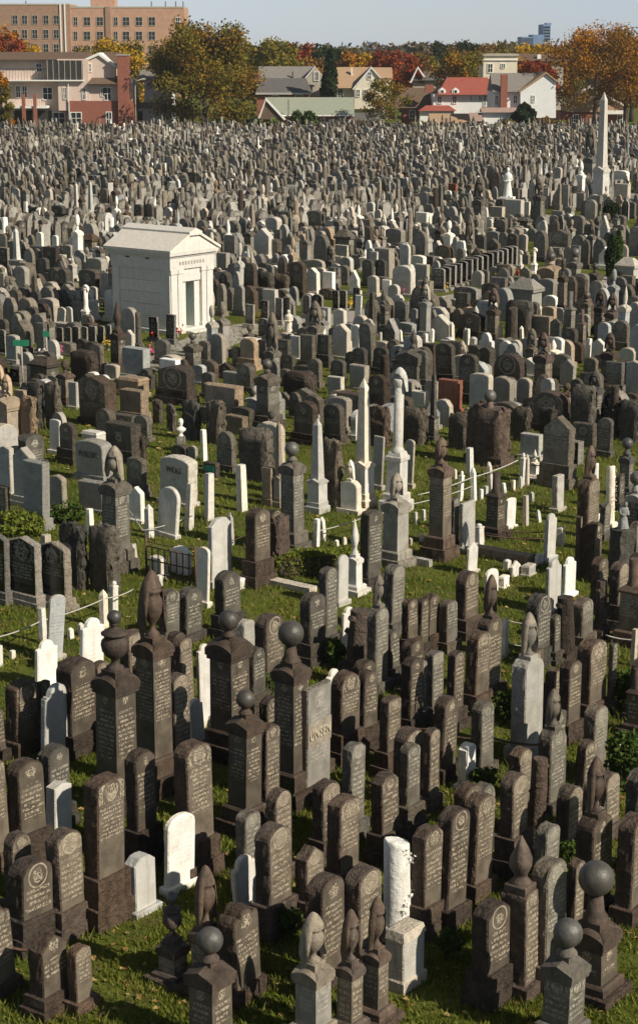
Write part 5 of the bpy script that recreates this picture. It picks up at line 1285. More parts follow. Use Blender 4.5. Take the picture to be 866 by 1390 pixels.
# ------------------------------------------------------------------ mausoleum
def mausoleum():
    W, L = 2.78, 3.45; cx, cy = ground(233, 455); yaw = R(52)
    ex = Vector((math.cos(yaw), math.sin(yaw))); ey = Vector((-math.sin(yaw), math.cos(yaw)))
    c = Vector((cx, cy)) + ex * W / 2 + ey * L / 2
    t = empty('mausoleum', (c.x, c.y, 0), yaw); t.scale = (.97, .97, .90); tag(t, 'white marble mausoleum with pediment, pilasters and green bronze door', 'mausoleum')
    Mm = M['marble']; w, l = W / 2, L / 2; H = 3.65
    b = MB(); b.box(-w-.18, w+.18, -l-.18, l+.18, -.1, .22, 0, .02); add('base', b, Mm, t, (.55, .5, 1))
    b = MB(); b.box(-.62, .62, -l-.50, -l-.183, -.1, .12, 0, .01); add('step', b, Mm, t, (.5, .5, 1))
    core = MB(); core.box(-w+.06, w-.06, -l+.72, l-.06, .2, H); add('core_wall', core, Mm, t, (.45, .5, 1))
    zs = [.22, .80, 1.36, 1.92, 2.48, 3.04]
    for i in range(5):
        for sx in (-1, 1):
            b = MB(); x0, x1 = (-w, -w + .07) if sx < 0 else (w - .07, w); b.box(x0, x1, -l + .40, l - .40, zs[i] + .006, zs[i + 1] - .006); add('wall_course', b, Mm, t, (.46 + .12 * rng.random(), .5, 1))
        b = MB(); b.box(-w + .05, w - .05, l - .07, l, zs[i] + .006, zs[i + 1] - .006); add('wall_course', b, Mm, t, (.46 + .12 * rng.random(), .5, 1))
    for sx in (-1, 1):
        for y0, y1 in ((-l, -l + .40), (l - .40, l)):
            b = MB(); b.box(*( (-w-.04, -w+.10) if sx < 0 else (w-.10, w+.04)), y0 - .004, y1 + .004, .22, 3.04); add('corner_pier', b, Mm, t, (.5, .5, 1))
    for x in (-w+.22, -.78, .78, w-.22):
        hw = .20 if abs(x) > 1 else .15
        p = MB(); p.box(x-hw, x+hw, -l-.05, -l+.73, .22, 2.84); p.box(x-hw-.05, x+hw+.05, -l-.09, -l+.30, .215, .38, 0, .02); p.box(x-hw-.05, x+hw+.05, -l-.09, -l+.30, 2.838, 3.04); add('pilaster', p, Mm, t, (.55, .5, 1))
    for x0, x1 in ((-w+.43, -.94), (.94, w-.43), (-.62, -.28), (.28, .62)):
        if x1 > x0:
            b = MB(); b.box(x0, x1, -l+.10, -l+.73, .22, 3.04); add('front_panel', b, Mm, t, (.6, .5, 1))
    b = MB(); b.box(-.62, .62, -l+.02, -l+.72, 2.42, 3.036); add('door_lintel', b, Mm, t, (.55, .5, 1))
    for sx in (-1, 1):
        d = MB(); x0, x1 = sorted((sx * .012, sx * .28)); d.box(x0, x1, -l+.60, -l+.66, .22, 2.42)
        dl = add('door_leaf', d, M['bronze'], t)
        for zz in range(5):
            q = MB(); q.box(x0 + .04, x1 - .04, -l+.575, -l+.602, .34 + zz * .41, .66 + zz * .41); add('door_panel', q, M['bronze'], dl)
    b = MB(); b.box(-w-.06, w+.06, -l-.07, l+.06, 3.04, 3.62); add('frieze', b, Mm, t, (.5, .5, 1))
    for z0, z1, q in ((3.615, 3.72, .12), (3.715, 3.88, .22)):
        b = MB(); b.box(-w-q, w+q, -l-q, l+q, z0, z1); add('cornice', b, Mm, t, (.45, .5, 1))
    for sx in (0, 1):
        for yy in (-.45, .75):
            b = MB(); x = -w - .065 if sx == 0 else w + .065; b.box(x - .006, x + .006, yy - .12, yy + .12, 3.50, 3.56); add('vent_slot', b, plain('slot', (.02, .02, .02)) if not sx and yy < 0 else bpy.data.materials['slot'], t)
    rise = .84; e_ = w + .22
    for y0, y1 in ((-l-.26, -l-.04), (l+.04, l+.26)):
        b = MB(); b.poly([(-e_, 3.878), (e_, 3.878), (0, 3.878 + rise)], y0 + .06, y1 - .06); add('pediment', b, Mm, t, (.6, .5, 1))
    for sx in (-1, 1):
        b = MB(); a = [(sx * (e_ + .06), 3.86), (sx * (e_ + .06), 3.98), (sx * .30, 4.74), (sx * .30, 4.60)]
        b.poly(a if sx > 0 else a[::-1], -l-.29, l+.29); add('roof_slab', b, Mm, t, (.62, .25, 1))
    b = MB(); b.poly([(-.42, 4.60), (.42, 4.60), (.42, 4.76), (0, 4.94), (-.42, 4.76)], -l-.31, l+.31); add('ridge_block', b, Mm, t, (.6, .4, 1))
    # surname cut into the frieze (not legible at this distance): shallow raised marks
    for i in range(9):
        b = MB(); x = -.85 + i * .19; b.box(x, x + .09, -l-.085, -l-.06, 3.24, 3.40); add('frieze_letter', b, [BODY['lg']], t, (.3, .5, 1))
    OCC.append((c.x, c.y, 3.2))
mausoleum()

# ------------------------------------------------------------------ row of black stones
x0, y0 = ground(595, 396); x1, y1 = ground(694, 362)
n = 15; names = ['first', 'second', 'third', 'fourth', 'fifth', 'sixth', 'seventh', 'eighth', 'ninth', 'tenth', 'eleventh', 'twelfth', 'thirteenth', 'fourteenth', 'fifteenth']
ang = math.atan2(y1 - y0, x1 - x0)
for i in range(n):
    f = i / (n - 1); x, y = x0 + (x1 - x0) * f, y0 + (y1 - y0) * f
    t = empty('headstone', (x, y, 0), R(-30) + r.gauss(0, .02)); tag(t, 'upright black headstone, %s from the left in the long black row' % names[i], 'headstone', 'black headstones in one long row')
    b = MB(); b.box(-.46, .46, -.2, .2, -.05, .14, 0, .02); add('base', b, [BODY['bk'], FACE['bk']], t)
    b = MB(); slab(b, .66, 1.02 + .06 * r.random(), .16, r.choice('SF'), .136, .002, .2, i, 2); add('slab', b, [BODY['bk'], FACE['bk']], t, (r.random(), .5, 1.1))
    OCC.append((x, y, .7))

# ------------------------------------------------------------------ rails strung between the white posts
def rail(pts, rad, mat, label, name='wire_rail', cat='rail', sag=.04):
    P = []
    for a, b_ in zip(pts, pts[1:]):
        for q in range(8):
            f = q / 8; P.append((a[0] + (b_[0] - a[0]) * f, a[1] + (b_[1] - a[1]) * f, a[2] + (b_[2] - a[2]) * f - sag * 4 * f * (1 - f)))
    P.append(pts[-1]); b = MB(); b.tube(P, rad, 6)
    tag(add(name, b, mat), label, cat, 'rails between graves')
def gp(px, py, dz=0.0, base=None):
    """point dz above the ground seen at px,py + the drop of that height"""
    x, y = ground(px, base if base else py); return (x, y, dz if base is None else zat(py, y))
rail([gp(-6, 866, base=905), gp(57, 843, base=872), gp(145, 812, base=851), gp(182, 800, base=832)], .014, M['wire'], 'pale wire sagging between white posts at left, above grass')
rail([gp(150, 648, base=700), gp(195, 720, base=735), gp(262, 700, base=722)], .012, M['wire'], 'thin wire beside the white ogee slab')
rail([gp(425, 722, base=742), gp(500, 700, base=728), gp(560, 684, base=712), gp(640, 660, base=690)], .014, M['wire'], 'pale wire running behind the hedge towards the urn pillar')
rail([gp(566, 672, base=690), gp(640, 648, base=680), gp(703, 624, base=660), gp(745, 614, base=648)], .016, M['wire'], 'pale rail above the cluster of small white posts')
rail([gp(642, 636, base=660), gp(690, 628, base=655), gp(770, 632, base=660)], .014, M['iron'], 'rusty rail above the short white posts near the gabled stone')
rail([gp(655, 718, base=730), gp(740, 722, base=734)], .016, M['iron'], 'rusty pipe rail lying across the open grass, upper of two', 'pipe_rail')
rail([gp(655, 726, base=736), gp(742, 731, base=741)], .016, M['iron'], 'rusty pipe rail lying across the open grass, lower of two', 'pipe_rail')
rail([gp(508, 978, base=1000), gp(580, 990, base=1015), gp(652, 1004, base=1030)], .02, M['iron'], 'rusty pipe rail between brown headstones, left of the small white carved block', 'pipe_rail')
rail([gp(666, 1001, base=1030), gp(735, 1011, base=1042)], .02, M['iron'], 'rusty pipe rail in front of the pale arched monument', 'pipe_rail')
rail([gp(500, 1016, base=1034), gp(532, 1021, base=1040)], .018, M['iron'], 'short rusty pipe rail beside the pair of pointed-arch headstones', 'pipe_rail')
rail([gp(688, 842, base=868), gp(730, 846, base=870)], .012, M['wire'], 'upper white rail leaving the white post right of open grass')
rail([gp(688, 873, base=885), gp(730, 876, base=888)], .012, M['wire'], 'lower white rail leaving the white post right of open grass')
rail([gp(820, 862, base=896), gp(866, 868, base=900)], .014, M['wire'], 'white rail at right edge in front of the dark monument')
rail([gp(14, 1284, base=1330), gp(52, 1288, base=1334)], .022, M['iron'], 'rusty pipe rail at bottom left corner', 'pipe_rail')
rail([gp(200, 735, base=748), gp(270, 745, base=765), gp(330, 728, base=742)], .012, M['iron'], 'thin rusty rail of the little iron enclosure at left')
# small iron gate
gx, gy = ground(232, 790); gt = empty('iron_gate', (gx, gy, 0), R(-38)); tag(gt, 'low rusty wrought iron grave gate in grass behind the urn pillar', 'gate')
for i in range(9):
    b = MB(); b.tube([(-.75 + i * .19, 0, -.03), (-.75 + i * .19, 0, .78 if i % 8 else 1.0)], .016 if i % 8 else .03, 6); add('bar', b, M['iron'], gt)
for z in (.12, .42, .74):
    b = MB(); b.tube([(-.78, 0, z), (.80, 0, z)], .016, 6); add('cross_bar', b, M['iron'], gt)

# ------------------------------------------------------------------ plants
def leaves(mb, pts, size, r, m=0, flat=0.0):
    for p in pts:
        a = Vector((r.gauss(0, 1), r.gauss(0, 1), r.gauss(0, 1))).normalized(); q = a.cross(Vector((r.gauss(0, 1), r.gauss(0, 1), r.gauss(0, 1) + flat * 3))).normalized()
        s = size * (.6 + .8 * r.random()); a = a * s; q = q * s * .62; p = Vector(p)
        i = [mb.vert(p - a), mb.vert(p + q), mb.vert(p + a), mb.vert(p - q)]; mb.face(i, m)
def leaf_arrays(mb, r, lo=0.0, hi=1.0):
    a = mb.arrays(); nv = len(a['v']) // 4
    f = np.array([[lo + (hi - lo) * r.random(), r.random(), 1.0] for _ in range(nv)], np.float32)
    return a, np.repeat(f, 4, axis=0)
LM = dict(green=leafmat('leaf_green', (.030, .060, .010), (.085, .125, .022)), hedge=leafmat('leaf_hedge', (.085, .120, .014), (.22, .24, .04)),
          olive=leafmat('leaf_olive', (.085, .085, .012), (.250, .185, .022)), dark=leafmat('leaf_dark', (.012, .026, .010), (.035, .055, .016)),
          orange=leafmat('leaf_orange', (.26, .10, .010), (.50, .22, .015)), yellow=leafmat('leaf_yellow', (.32, .20, .012), (.60, .35, .02)),
          red=leafmat('leaf_red', (.16, .030, .014), (.36, .08, .018)), brown=leafmat('leaf_brown', (.10, .058, .018), (.30, .15, .022)),
          mixed=leafmat('leaf_mixed', (.075, .075, .012), (.36, .18, .018)))
def bush(px, py, w, h, mat, label, name='bush', n=900, size=.045, dep=None, spill=True):
    x, y = ground(px, py); s = (y ** 2 + CAMH ** 2) ** .5 / FPX; W = w * s; Hh = h * s * 1.05; D = dep or W * .8; rr = random.Random(px * 7 + py); b = MB()
    pts = []
    lob = [(rr.uniform(-.32, .32), rr.uniform(-.32, .32), rr.uniform(.25, .75), rr.uniform(.24, .42)) for _ in range(9)]
    for _ in range(n):
        lx, ly, lz, lr = rr.choice(lob); v = Vector((rr.gauss(0, 1), rr.gauss(0, 1), rr.gauss(0, 1))).normalized() * lr * (.65 + .4 * rr.random())
        pts.append(((lx + v.x) * W * .8, (ly + v.y) * D * .8, max(.01, min(1.1, lz + v.z * .8)) * Hh))
    leaves(b, pts, size, rr); a, rn = leaf_arrays(b, rr)
    t = empty(name, (x, y, 0)); tag(t, label, 'bush' if 'ivy' not in name else 'ivy')
    add('foliage', a, [LM[mat]], t, rn)
    st = MB()
    for q in range(6):
        an = q * 1.05; st.tube([(0, 0, 0), (math.cos(an) * W * .15, math.sin(an) * W * .15, Hh * .4), (math.cos(an) * W * .3, math.sin(an) * W * .3, Hh * .75)], [.012, .009, .005], 5)
    add('stems', st, M['bark'], t)
    return t
bush(28, 726, 66, 30, 'hedge', 'leafy ivy patch before the blue-grey stones at left', 'ivy_patch', 1500, .06)
bush(92, 708, 52, 26, 'green', 'dark ivy patch right of the blue-grey stone with star', 'ivy_patch', 1000, .05)
bush(455, 905, 34, 40, 'green', 'dark green bush between brown headstones, centre', 'bush', 700, .045)
bush(366, 960, 18, 45, 'green', 'narrow green bush behind the tall gabled ball pillar', 'bush', 500, .04)
bush(386, 1110, 26, 50, 'green', 'climbing ivy at the foot of the nearest ball pillar', 'ivy_patch', 600, .035)
bush(395, 1275, 36, 46, 'green', 'leafy bush at the bottom edge left of the draped urns', 'bush', 600, .035)
bush(684, 985, 34, 50, 'green', 'leafy bush left of the pale arched monument', 'bush', 700, .04)
bush(655, 1075, 44, 36, 'green', 'leafy bush behind headstones right of the small white block', 'bush', 700, .04)
bush(844, 1075, 66, 86, 'green', 'large dark leafy bush at the right edge', 'bush', 2200, .05)
bush(850, 960, 50, 50, 'green', 'leafy bush right of the tan-faced brown headstone', 'bush', 1200, .045)
bush(615, 1300, 40, 46, 'green', 'ivy growing between headstones at the bottom edge', 'ivy_patch', 700, .035)
bush(772, 1180, 30, 40, 'green', 'small bush in front of the flame urn stone', 'bush', 500, .035)
bush(842, 388, 30, 20, 'green', 'low green bush beside the cypress', 'bush', 500, .09)
# clipped box hedge
hx, hy = ground(434, 783); rr = random.Random(3); b = MB(); pts = []
HW, HD, HH = 1.06, .34, .50
for _ in range(5200):
    f = rr.choice('tttfslr'); u_, v_, w_ = rr.uniform(-1, 1), rr.uniform(-1, 1), rr.random()
    p = {'t': (u_ * HW, v_ * HD, HH), 'f': (u_ * HW, -HD, w_ * HH), 's': (u_ * HW, HD, w_ * HH), 'l': (-HW, v_ * HD, w_ * HH), 'r': (HW, v_ * HD, w_ * HH)}[f]
    pts.append((p[0] + rr.gauss(0, .025), p[1] + rr.gauss(0, .025), p[2] + rr.gauss(0, .02)))
leaves(b, pts, .032, rr); a, rn = leaf_arrays(b, rr)
t = empty('box_hedge', (hx, hy + .35, 0), R(8)); tag(t, 'clipped box hedge, yellow-green on top, in open grass', 'hedge'); add('foliage', a, [LM['hedge']], t, rn)
b = MB(); b.box(-HW + .05, HW - .05, -HD + .05, HD - .05, 0, HH - .05); add('inner_twigs', b, M['bark'], t); OCC.append((hx, hy + .35, 1.2))
# topiary ball and cypress pair
def topiary(px, py, rad_px, label):
    x, y = ground(px, py); s = y / FPX; rad = rad_px * s; rr = random.Random(px); b = MB(); pts = []
    for _ in range(1800):
        v = Vector((rr.gauss(0, 1), rr.gauss(0, 1), rr.gauss(0, 1))).normalized() * rad * (.88 + .14 * rr.random()); pts.append((v.x, v.y, v.z + rad * 1.05))
    leaves(b, pts, .09, rr); a, rn = leaf_arrays(b, rr); t = empty('topiary_bush', (x, y, 0)); tag(t, label, 'bush'); add('crown', a, [LM['dark']], t, rn)
    b = MB(); b.tube([(0, 0, 0), (0, 0, rad)], .05, 7); add('trunk', b, M['bark'], t); OCC.append((x, y, rad))
topiary(829, 298, 11, 'dark clipped ball-shaped bush beside the tallest obelisk')
def cypress(x, y, h, w, mat, label, n=2600, size=.11):
    rr = random.Random(int(x * 31 + y)); b = MB(); pts = []
    for _ in range(n):
        f = rr.random() ** .8; an = rr.random() * 6.283; rad = w / 2 * (math.sin(math.pi * min(1, f * .92 + .10)) ** .6) * (.72 + .34 * rr.random()) * (1 + .18 * math.sin(an * 3 + f * 11)); pts.append((rad * math.cos(an), rad * math.sin(an), .05 * h + f * h * .95))
    leaves(b, pts, size, rr); a, rn = leaf_arrays(b, rr); t = empty('cypress_tree', (x, y, 0)); tag(t, label, 'tree'); add('crown', a, [LM[mat]], t, rn)
    b = MB(); b.tube([(0, 0, -.1), (0, 0, h * .5), (0, 0, h * .92)], [w * .07, w * .05, .01], 7); add('trunk', b, M['bark'], t); OCC.append((x, y, w * .5))
x, y = ground(827, 380); cypress(x, y, zat(318, y), .52, 'dark', 'dark columnar cypress at right, left one of two', 2200, .07)
x, y = ground(837, 376); cypress(x, y, zat(311, y), .46, 'green', 'dark columnar cypress at right, right one of two', 2000, .07)
# flowers at graves
def flowers(px, py, mat, label, dz=0.0, w=.22, n=26):
    x, y = ground(px, py); rr = random.Random(px * 3 + py); t = empty('flower_bouquet', (x, y - .25, dz)); tag(t, label, 'flowers', 'grave flowers')
    b = MB(); pts = [(rr.gauss(0, w * .5), rr.gauss(0, w * .4), .18 + abs(rr.gauss(0, w * .6))) for _ in range(n)]
    for p in pts: leaves(b, [(p[0] + rr.gauss(0, .02), p[1] + rr.gauss(0, .02), p[2] + rr.gauss(0, .02)) for _ in range(5)], .045, rr)
    a, rn = leaf_arrays(b, rr); add('petals', a, [M[mat]], t, rn)
    b = MB(); leaves(b, [(p[0] * .8, p[1] * .8, p[2] * .6) for p in pts], .06, rr); a, rn = leaf_arrays(b, rr); add('leaves', a, [LM['green']], t, rn)
    v = MB(); v.lathe([(.06, 0), (.08, .1), (.10, .2)], 10); add('vase', v, [BODY['lg']], t)
for px, py, m_, lb in ((210, 458, 'petalred', 'red flowers before the left black stone by the mausoleum'), (242, 452, 'petalred', 'red flowers at the mausoleum corner stone'),
                       (148, 470, 'ochre', 'orange flowers at the end of the black stones left of mausoleum'), (80, 480, 'petalpink', 'pink and white flowers at black stones far left'),
                       (58, 482, 'petalwhite', 'white flowers beside the navy stone at left'), (205, 480, 'petalpink', 'magenta flowers in the grass below the mausoleum'),
                       (361, 432, 'petalred', 'red and white flowers at a black stone right of mausoleum'), (463, 415, 'petalpink', 'pink flowers at the black stones, centre'),
                       (474, 414, 'ochre', 'yellow flowers at the black stones, centre'), (548, 398, 'petalpink', 'pink flowers before the broad pale round stone'),
                       (703, 372, 'petalred', 'red wreath of flowers at the end of the black row'), (755, 310, 'ochre', 'yellow flowers by the path at right'), (768, 308, 'petalred', 'orange-red flowers by the path at right'),
                       (812, 328, 'petalred', 'red flowers near the topiary ball'), (602, 390, 'ochre', 'yellow flowers at the near end of the black row'), (677, 378, 'ochre', 'yellow flowers along the black row')):
    flowers(px, py + 4, m_, lb, 0, .20)
# street signs inside the cemetery
def sign(px, pt, pb, label, wpx, y=None):
    x, y = ground(px, pb); h = zat(pt, y); w = wpx * y / FPX; t = empty('street_sign', (x, y, 0)); tag(t, label, 'sign', 'green cemetery signs')
    b = MB(); b.tube([(0, 0, -.1), (0, 0, h)], .03, 8); add('pole', b, [BODY['lg']], t)
    b = MB(); b.box(-w / 2, w / 2, -.04, -.02, h - .20, h + .02); add('sign_plate', b, M['sign'], t)
sign(32, 462, 528, 'green sign plate on a thin pale pole at left', 22)
sign(65, 450, 500, 'small green sign plate among the black stones at left', 9)

# ------------------------------------------------------------------ the rest of the field
def proto_list():
    """simple upright stones for the crowded distance: (arrays, height) per shape"""
    out = []
    def fin(mb): return mb.arrays()
    for top in 'RRSGPCFOKR':
        for base in (0, 1):
            b = MB(); z = .0
            if base: b.box(-.62, .62, -.34, .34, -.05, .16, 0); z = .157
            slab(b, 1.0, 1.0 - z, .44, top, z, 0, .2, len(out), 1); out.append(('h', fin(b)))
    def pil(st):
        b = MB(); b.box(-.7, .7, -.7, .7, -.03, .10); b.box(-.6, .6, -.6, .6, .098, .17); shaft(b, 1, 1, .168, .58, .96)
        cross_gable(b, 1.2, .58, .03, .05, .12, 0, True, 3)
        if st == 0: urn_body(b, .33, .62, .67, 9); drape(b, .33, .78, .67, 1, 12)
        elif st == 1:
            b.lathe([(.22, 0), (.14, .10)], 8, 0, 0, 0, .66); pr = [(max(.001, .34 * math.sin(math.pi * i / 7)), -.34 * .36 * math.cos(math.pi * i / 7)) for i in range(8)]; b.lathe(pr, 12, 0, 0, 0, .86)
        elif st == 2: b.lathe([(.2, 0), (.3, .12), (.22, .2), (.02, .33)], 8, 0, 0, 0, .67)
        return fin(b)
    for st in (0, 1, 2): out.append(('p', pil(st)))
    b = MB(); b.box(-.5, .5, -.5, .5, -.03, .1); b.box(-.36, .36, -.36, .36, .098, .3); b.frustum(-.24, .24, -.24, .24, .298, .93, .66, .66, 0, False); b.frustum(-.16, .16, -.16, .16, .93, 1, .05, .05); out.append(('o', fin(b)))
    b = MB(); b.box(-.5, .5, -.5, .5, -.03, .12); b.lathe([(.34, .12), (.30, .2), (.27, .97), (.2, 1.0)], 10); out.append(('o', fin(b)))
    return out
PROTO = proto_list(); HI = [i for i, p in enumerate(PROTO) if p[0] == 'h']; PI_ = [i for i, p in enumerate(PROTO) if p[0] == 'p']; OI = [i for i, p in enumerate(PROTO) if p[0] == 'o']
rf = random.Random(21)
grid = {}
for (x, y, q) in OCC: grid.setdefault((int(x // 4), int(y // 4)), []).append((x, y, q))
def free(x, y, q):
    gx, gy = int(x // 4), int(y // 4)
    for i in (-1, 0, 1):
        for j in (-1, 0, 1):
            for (a, b, c) in grid.get((gx + i, gy + j), ()):
                if (a - x) ** 2 + (b - y) ** 2 < (c + q) ** 2: return False
    return True
def seg_d(x, y, P):
    best = 1e9; p = Vector((x, y))
    for a, b in zip(P, P[1:]):
        a = Vector(a); b = Vector(b); d = b - a; t = max(0, min(1, (p - a).dot(d) / d.length_squared)); best = min(best, (a + d * t - p).length)
    return best
def density(px, py):
    if py < 300: return .95 if px < 690 or py < 230 else .62
    if py < 400: return .95 if px < 600 else (.75 if px < 700 else .45)
    if py < 470: return .88
    if py < 545: return .92
    if py < 600: return .70 if px < 560 else .90
    if py < 640: return .14 if px < 560 else .45
    if py < 720: return 0.0
    if py < 1290: return 0.0
    return .8
KEEP = [(e[11], e[12], e[13], max(4, e[5] * FPX / e[2] * .5)) for e in STONES]
KEEP += [(595 + 7 * i, 360 - 2.4 * i, 398 - 2.4 * i, 5) for i in range(15)] + [(225, 300, 462, 76), (832, 312, 380, 12), (829, 275, 298, 12), (210, 430, 462, 8), (605, 380, 408, 14), (50, 455, 490, 60)]
def veiled(px, py, pt, hw):
    """would a stone here stand in front of one of the stones picked out above?"""
    for kx, kt, kb, kw in KEEP:
        if kb < py + 2 and abs(kx - px) < (kw + hw) * .85 and pt < kb - (kb - kt) * .42: return True
    return False
FILL = []; u_ = Vector((math.cos(R(52)), math.sin(R(52)))); v_ = Vector((-u_.y, u_.x))
for iv in range(-190, 215):
    for iu in range(-40, 460):
        p = u_ * (iu * .84) + v_ * (iv * 1.22 + .2 * math.sin(iu * .05 + iv)); x, y = p.x + rf.gauss(0, .13), p.y + rf.gauss(0, .11)
        if y < 17 or y > 254 or abs(x) > y * .19 + 2: continue
        px, py = project(x, y)
        if py > 1440 or px < -30 or px > 900: continue
        if y > 75 and (iv % 22 == 0 or iu % 46 == 0): continue
        if rf.random() > density(px, py) * (1 + min(0, noise.noise(Vector((x * .16, y * .10, 5.5))) * .9)): continue
        if any(seg_d(x, y, P) < 1.75 for P in PATHS) : continue
        if not free(x, y, .34): continue
        patch = noise.noise(Vector((x * .045, y * .03, 1.7))); white = noise.noise(Vector((x * .09, y * .06, 9.2)))
        q = rf.random(); kd = 'h' if q < .78 else ('p' if q < .955 else 'o')
        w = rf.random() + white * .25 + (.12 if 400 < py < 640 and px > 430 else 0)
        col = 'gr' if w < .44 else ('br' if w < .64 else ('lg' if w < .83 else ('wh' if w < .93 else ('tn' if w < .96 else 'bl'))))
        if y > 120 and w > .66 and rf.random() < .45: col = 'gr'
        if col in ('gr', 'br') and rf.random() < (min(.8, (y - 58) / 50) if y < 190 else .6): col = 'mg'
        if rf.random() < .04: col = 'bk'
        H = {'h': rf.uniform(.95, 1.75) * (1.18 if y > 100 else 1), 'p': rf.uniform(1.7, 2.9), 'o': rf.uniform(1.5, 2.9)}[kd]
        W = {'h': rf.choice((rf.uniform(.44, .70), rf.uniform(.60, 1.0))), 'p': rf.uniform(.30, .44), 'o': rf.uniform(.5, .75)}[kd]
        if col == 'wh' and kd == 'h': W *= .8; H *= .8
        if py > 1200:
            col = 'br' if rf.random() < .7 else 'gr'
            if kd == 'o' or project(x, y, H)[1] < 1302: continue
        if py > 205:
            ok = False
            for q in (1.0, .78, .6, .45, .33):
                if H * q > .42 and not veiled(px, py, project(x, y, H * q)[1], W * FPX / y * .5): H *= q; ok = True; break
            if not ok: continue
            if H < .9: kd = 'h'; W = min(W if W > .45 else W * 1.5, .95)
        FILL.append((x, y, H, W, kd, col, 'A' if patch > .16 else 'B'))
        grid.setdefault((int(x // 4), int(y // 4)), []).append((x, y, .22))
def join_fill(items, rr):
    V, Lp, T_, Mt, Sm, C, RN = [], [], [], [], [], [], []; off = 0
    for (x, y, H, W, kd, col, o) in items:
        pr = PROTO[rr.choice({'h': HI, 'p': PI_, 'o': OI}[kd])][1]; an = YAW[o] + rr.gauss(0, .05); ca, sa = math.cos(an), math.sin(an)
        v = pr['v'] * np.array([W, W if kd != 'h' else W * rr.uniform(.7, 1.1), H], np.float32)
        lx, ly = rr.gauss(0, .015), rr.gauss(0, .02)
        X = v[:, 0] * ca - v[:, 1] * sa + x + lx * v[:, 2]; Y = v[:, 0] * sa + v[:, 1] * ca + y + ly * v[:, 2]
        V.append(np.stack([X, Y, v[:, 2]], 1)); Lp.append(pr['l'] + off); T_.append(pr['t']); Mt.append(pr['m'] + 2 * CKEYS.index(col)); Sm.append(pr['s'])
        C.append(pr['c'] * np.array([W, H, W], np.float32)); RN.append(np.tile(np.array([[rr.random(), rr.random(), H]], np.float32), (len(v), 1))); off += len(v)
    return dict(v=np.concatenate(V).astype(np.float32), l=np.concatenate(Lp).astype(np.int32), t=np.concatenate(T_), m=np.concatenate(Mt).astype(np.int32), s=np.concatenate(Sm), c=np.concatenate(C).astype(np.float32)), np.concatenate(RN)
ALLM = []
for k_ in CKEYS: ALLM += [BODY[k_], FACE[k_]]
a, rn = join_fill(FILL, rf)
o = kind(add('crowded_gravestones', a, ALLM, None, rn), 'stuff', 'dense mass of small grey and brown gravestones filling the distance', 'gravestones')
print('fill stones', len(FILL), 'tris', int((a['t'] - 2).sum()))

# ------------------------------------------------------------------ grass blades and fallen leaves
def blades(name, n, y0, y1, hmin, hmax, wid, mat, seed, label, flat=False):
    g_ = np.random.default_rng(seed); u = g_.random(n); y = 1 / (1 / y0 + (1 / y1 - 1 / y0) * u); x = (g_.random(n) * 2 - 1) * (y * .185 + 1)
    cl = np.sin(x * 2.3 + np.sin(y * 1.7) * 2) * np.sin(y * 1.9 + x * .7); keep = g_.random(n) < .55 + .45 * cl; x, y = x[keep], y[keep]; n = len(x)
    an = g_.random(n) * 6.283; h = (hmin + (hmax - hmin) * g_.random(n)) * (1 + y / 90); w = wid * (.6 + .8 * g_.random(n)) * (1 + y / 60); ca, sa = np.cos(an), np.sin(an)
    if flat:
        V = np.stack([np.stack([x - ca * w, y - sa * w, np.full(n, .02)], 1), np.stack([x + sa * w * .7, y - ca * w * .7, .02 + h], 1), np.stack([x + ca * w, y + sa * w, .025 + h * .5], 1), np.stack([x - sa * w * .7, y + ca * w * .7, np.full(n, .03)], 1)], 1); k = 4
    else:
        le = (g_.random((n, 2)) - .5) * h[:, None] * 1.3
        V = np.stack([np.stack([x - ca * w, y - sa * w, np.full(n, -.005)], 1), np.stack([x + ca * w, y + sa * w, np.full(n, -.005)], 1), np.stack([x + le[:, 0], y + le[:, 1], h], 1)], 1); k = 3
    a = dict(v=V.reshape(-1, 3).astype(np.float32), l=np.arange(n * k, dtype=np.int32), t=np.full(n, k, np.int32), m=np.zeros(n, np.int32), s=np.zeros(n, bool), c=np.zeros((n * k, 3), np.float32))
    rn = np.repeat(np.stack([g_.random(n), g_.random(n), np.ones(n)], 1), k, axis=0).astype(np.float32)
    kind(add(name, a, [mat], None, rn), 'stuff', label, name.replace('_', ' '))
blades('grass', 330000, 17, 80, .03, .085, .010, leafmat('grass_blade', (.085, .108, .012), (.200, .215, .034), .3), 4, 'short green grass between the graves')
blades('fallen_leaves', 5200, 17, 75, .01, .035, .035, leafmat('dry_leaf', (.20, .11, .03), (.42, .30, .12), .1), 9, 'dry fallen autumn leaves scattered on the grass', True)

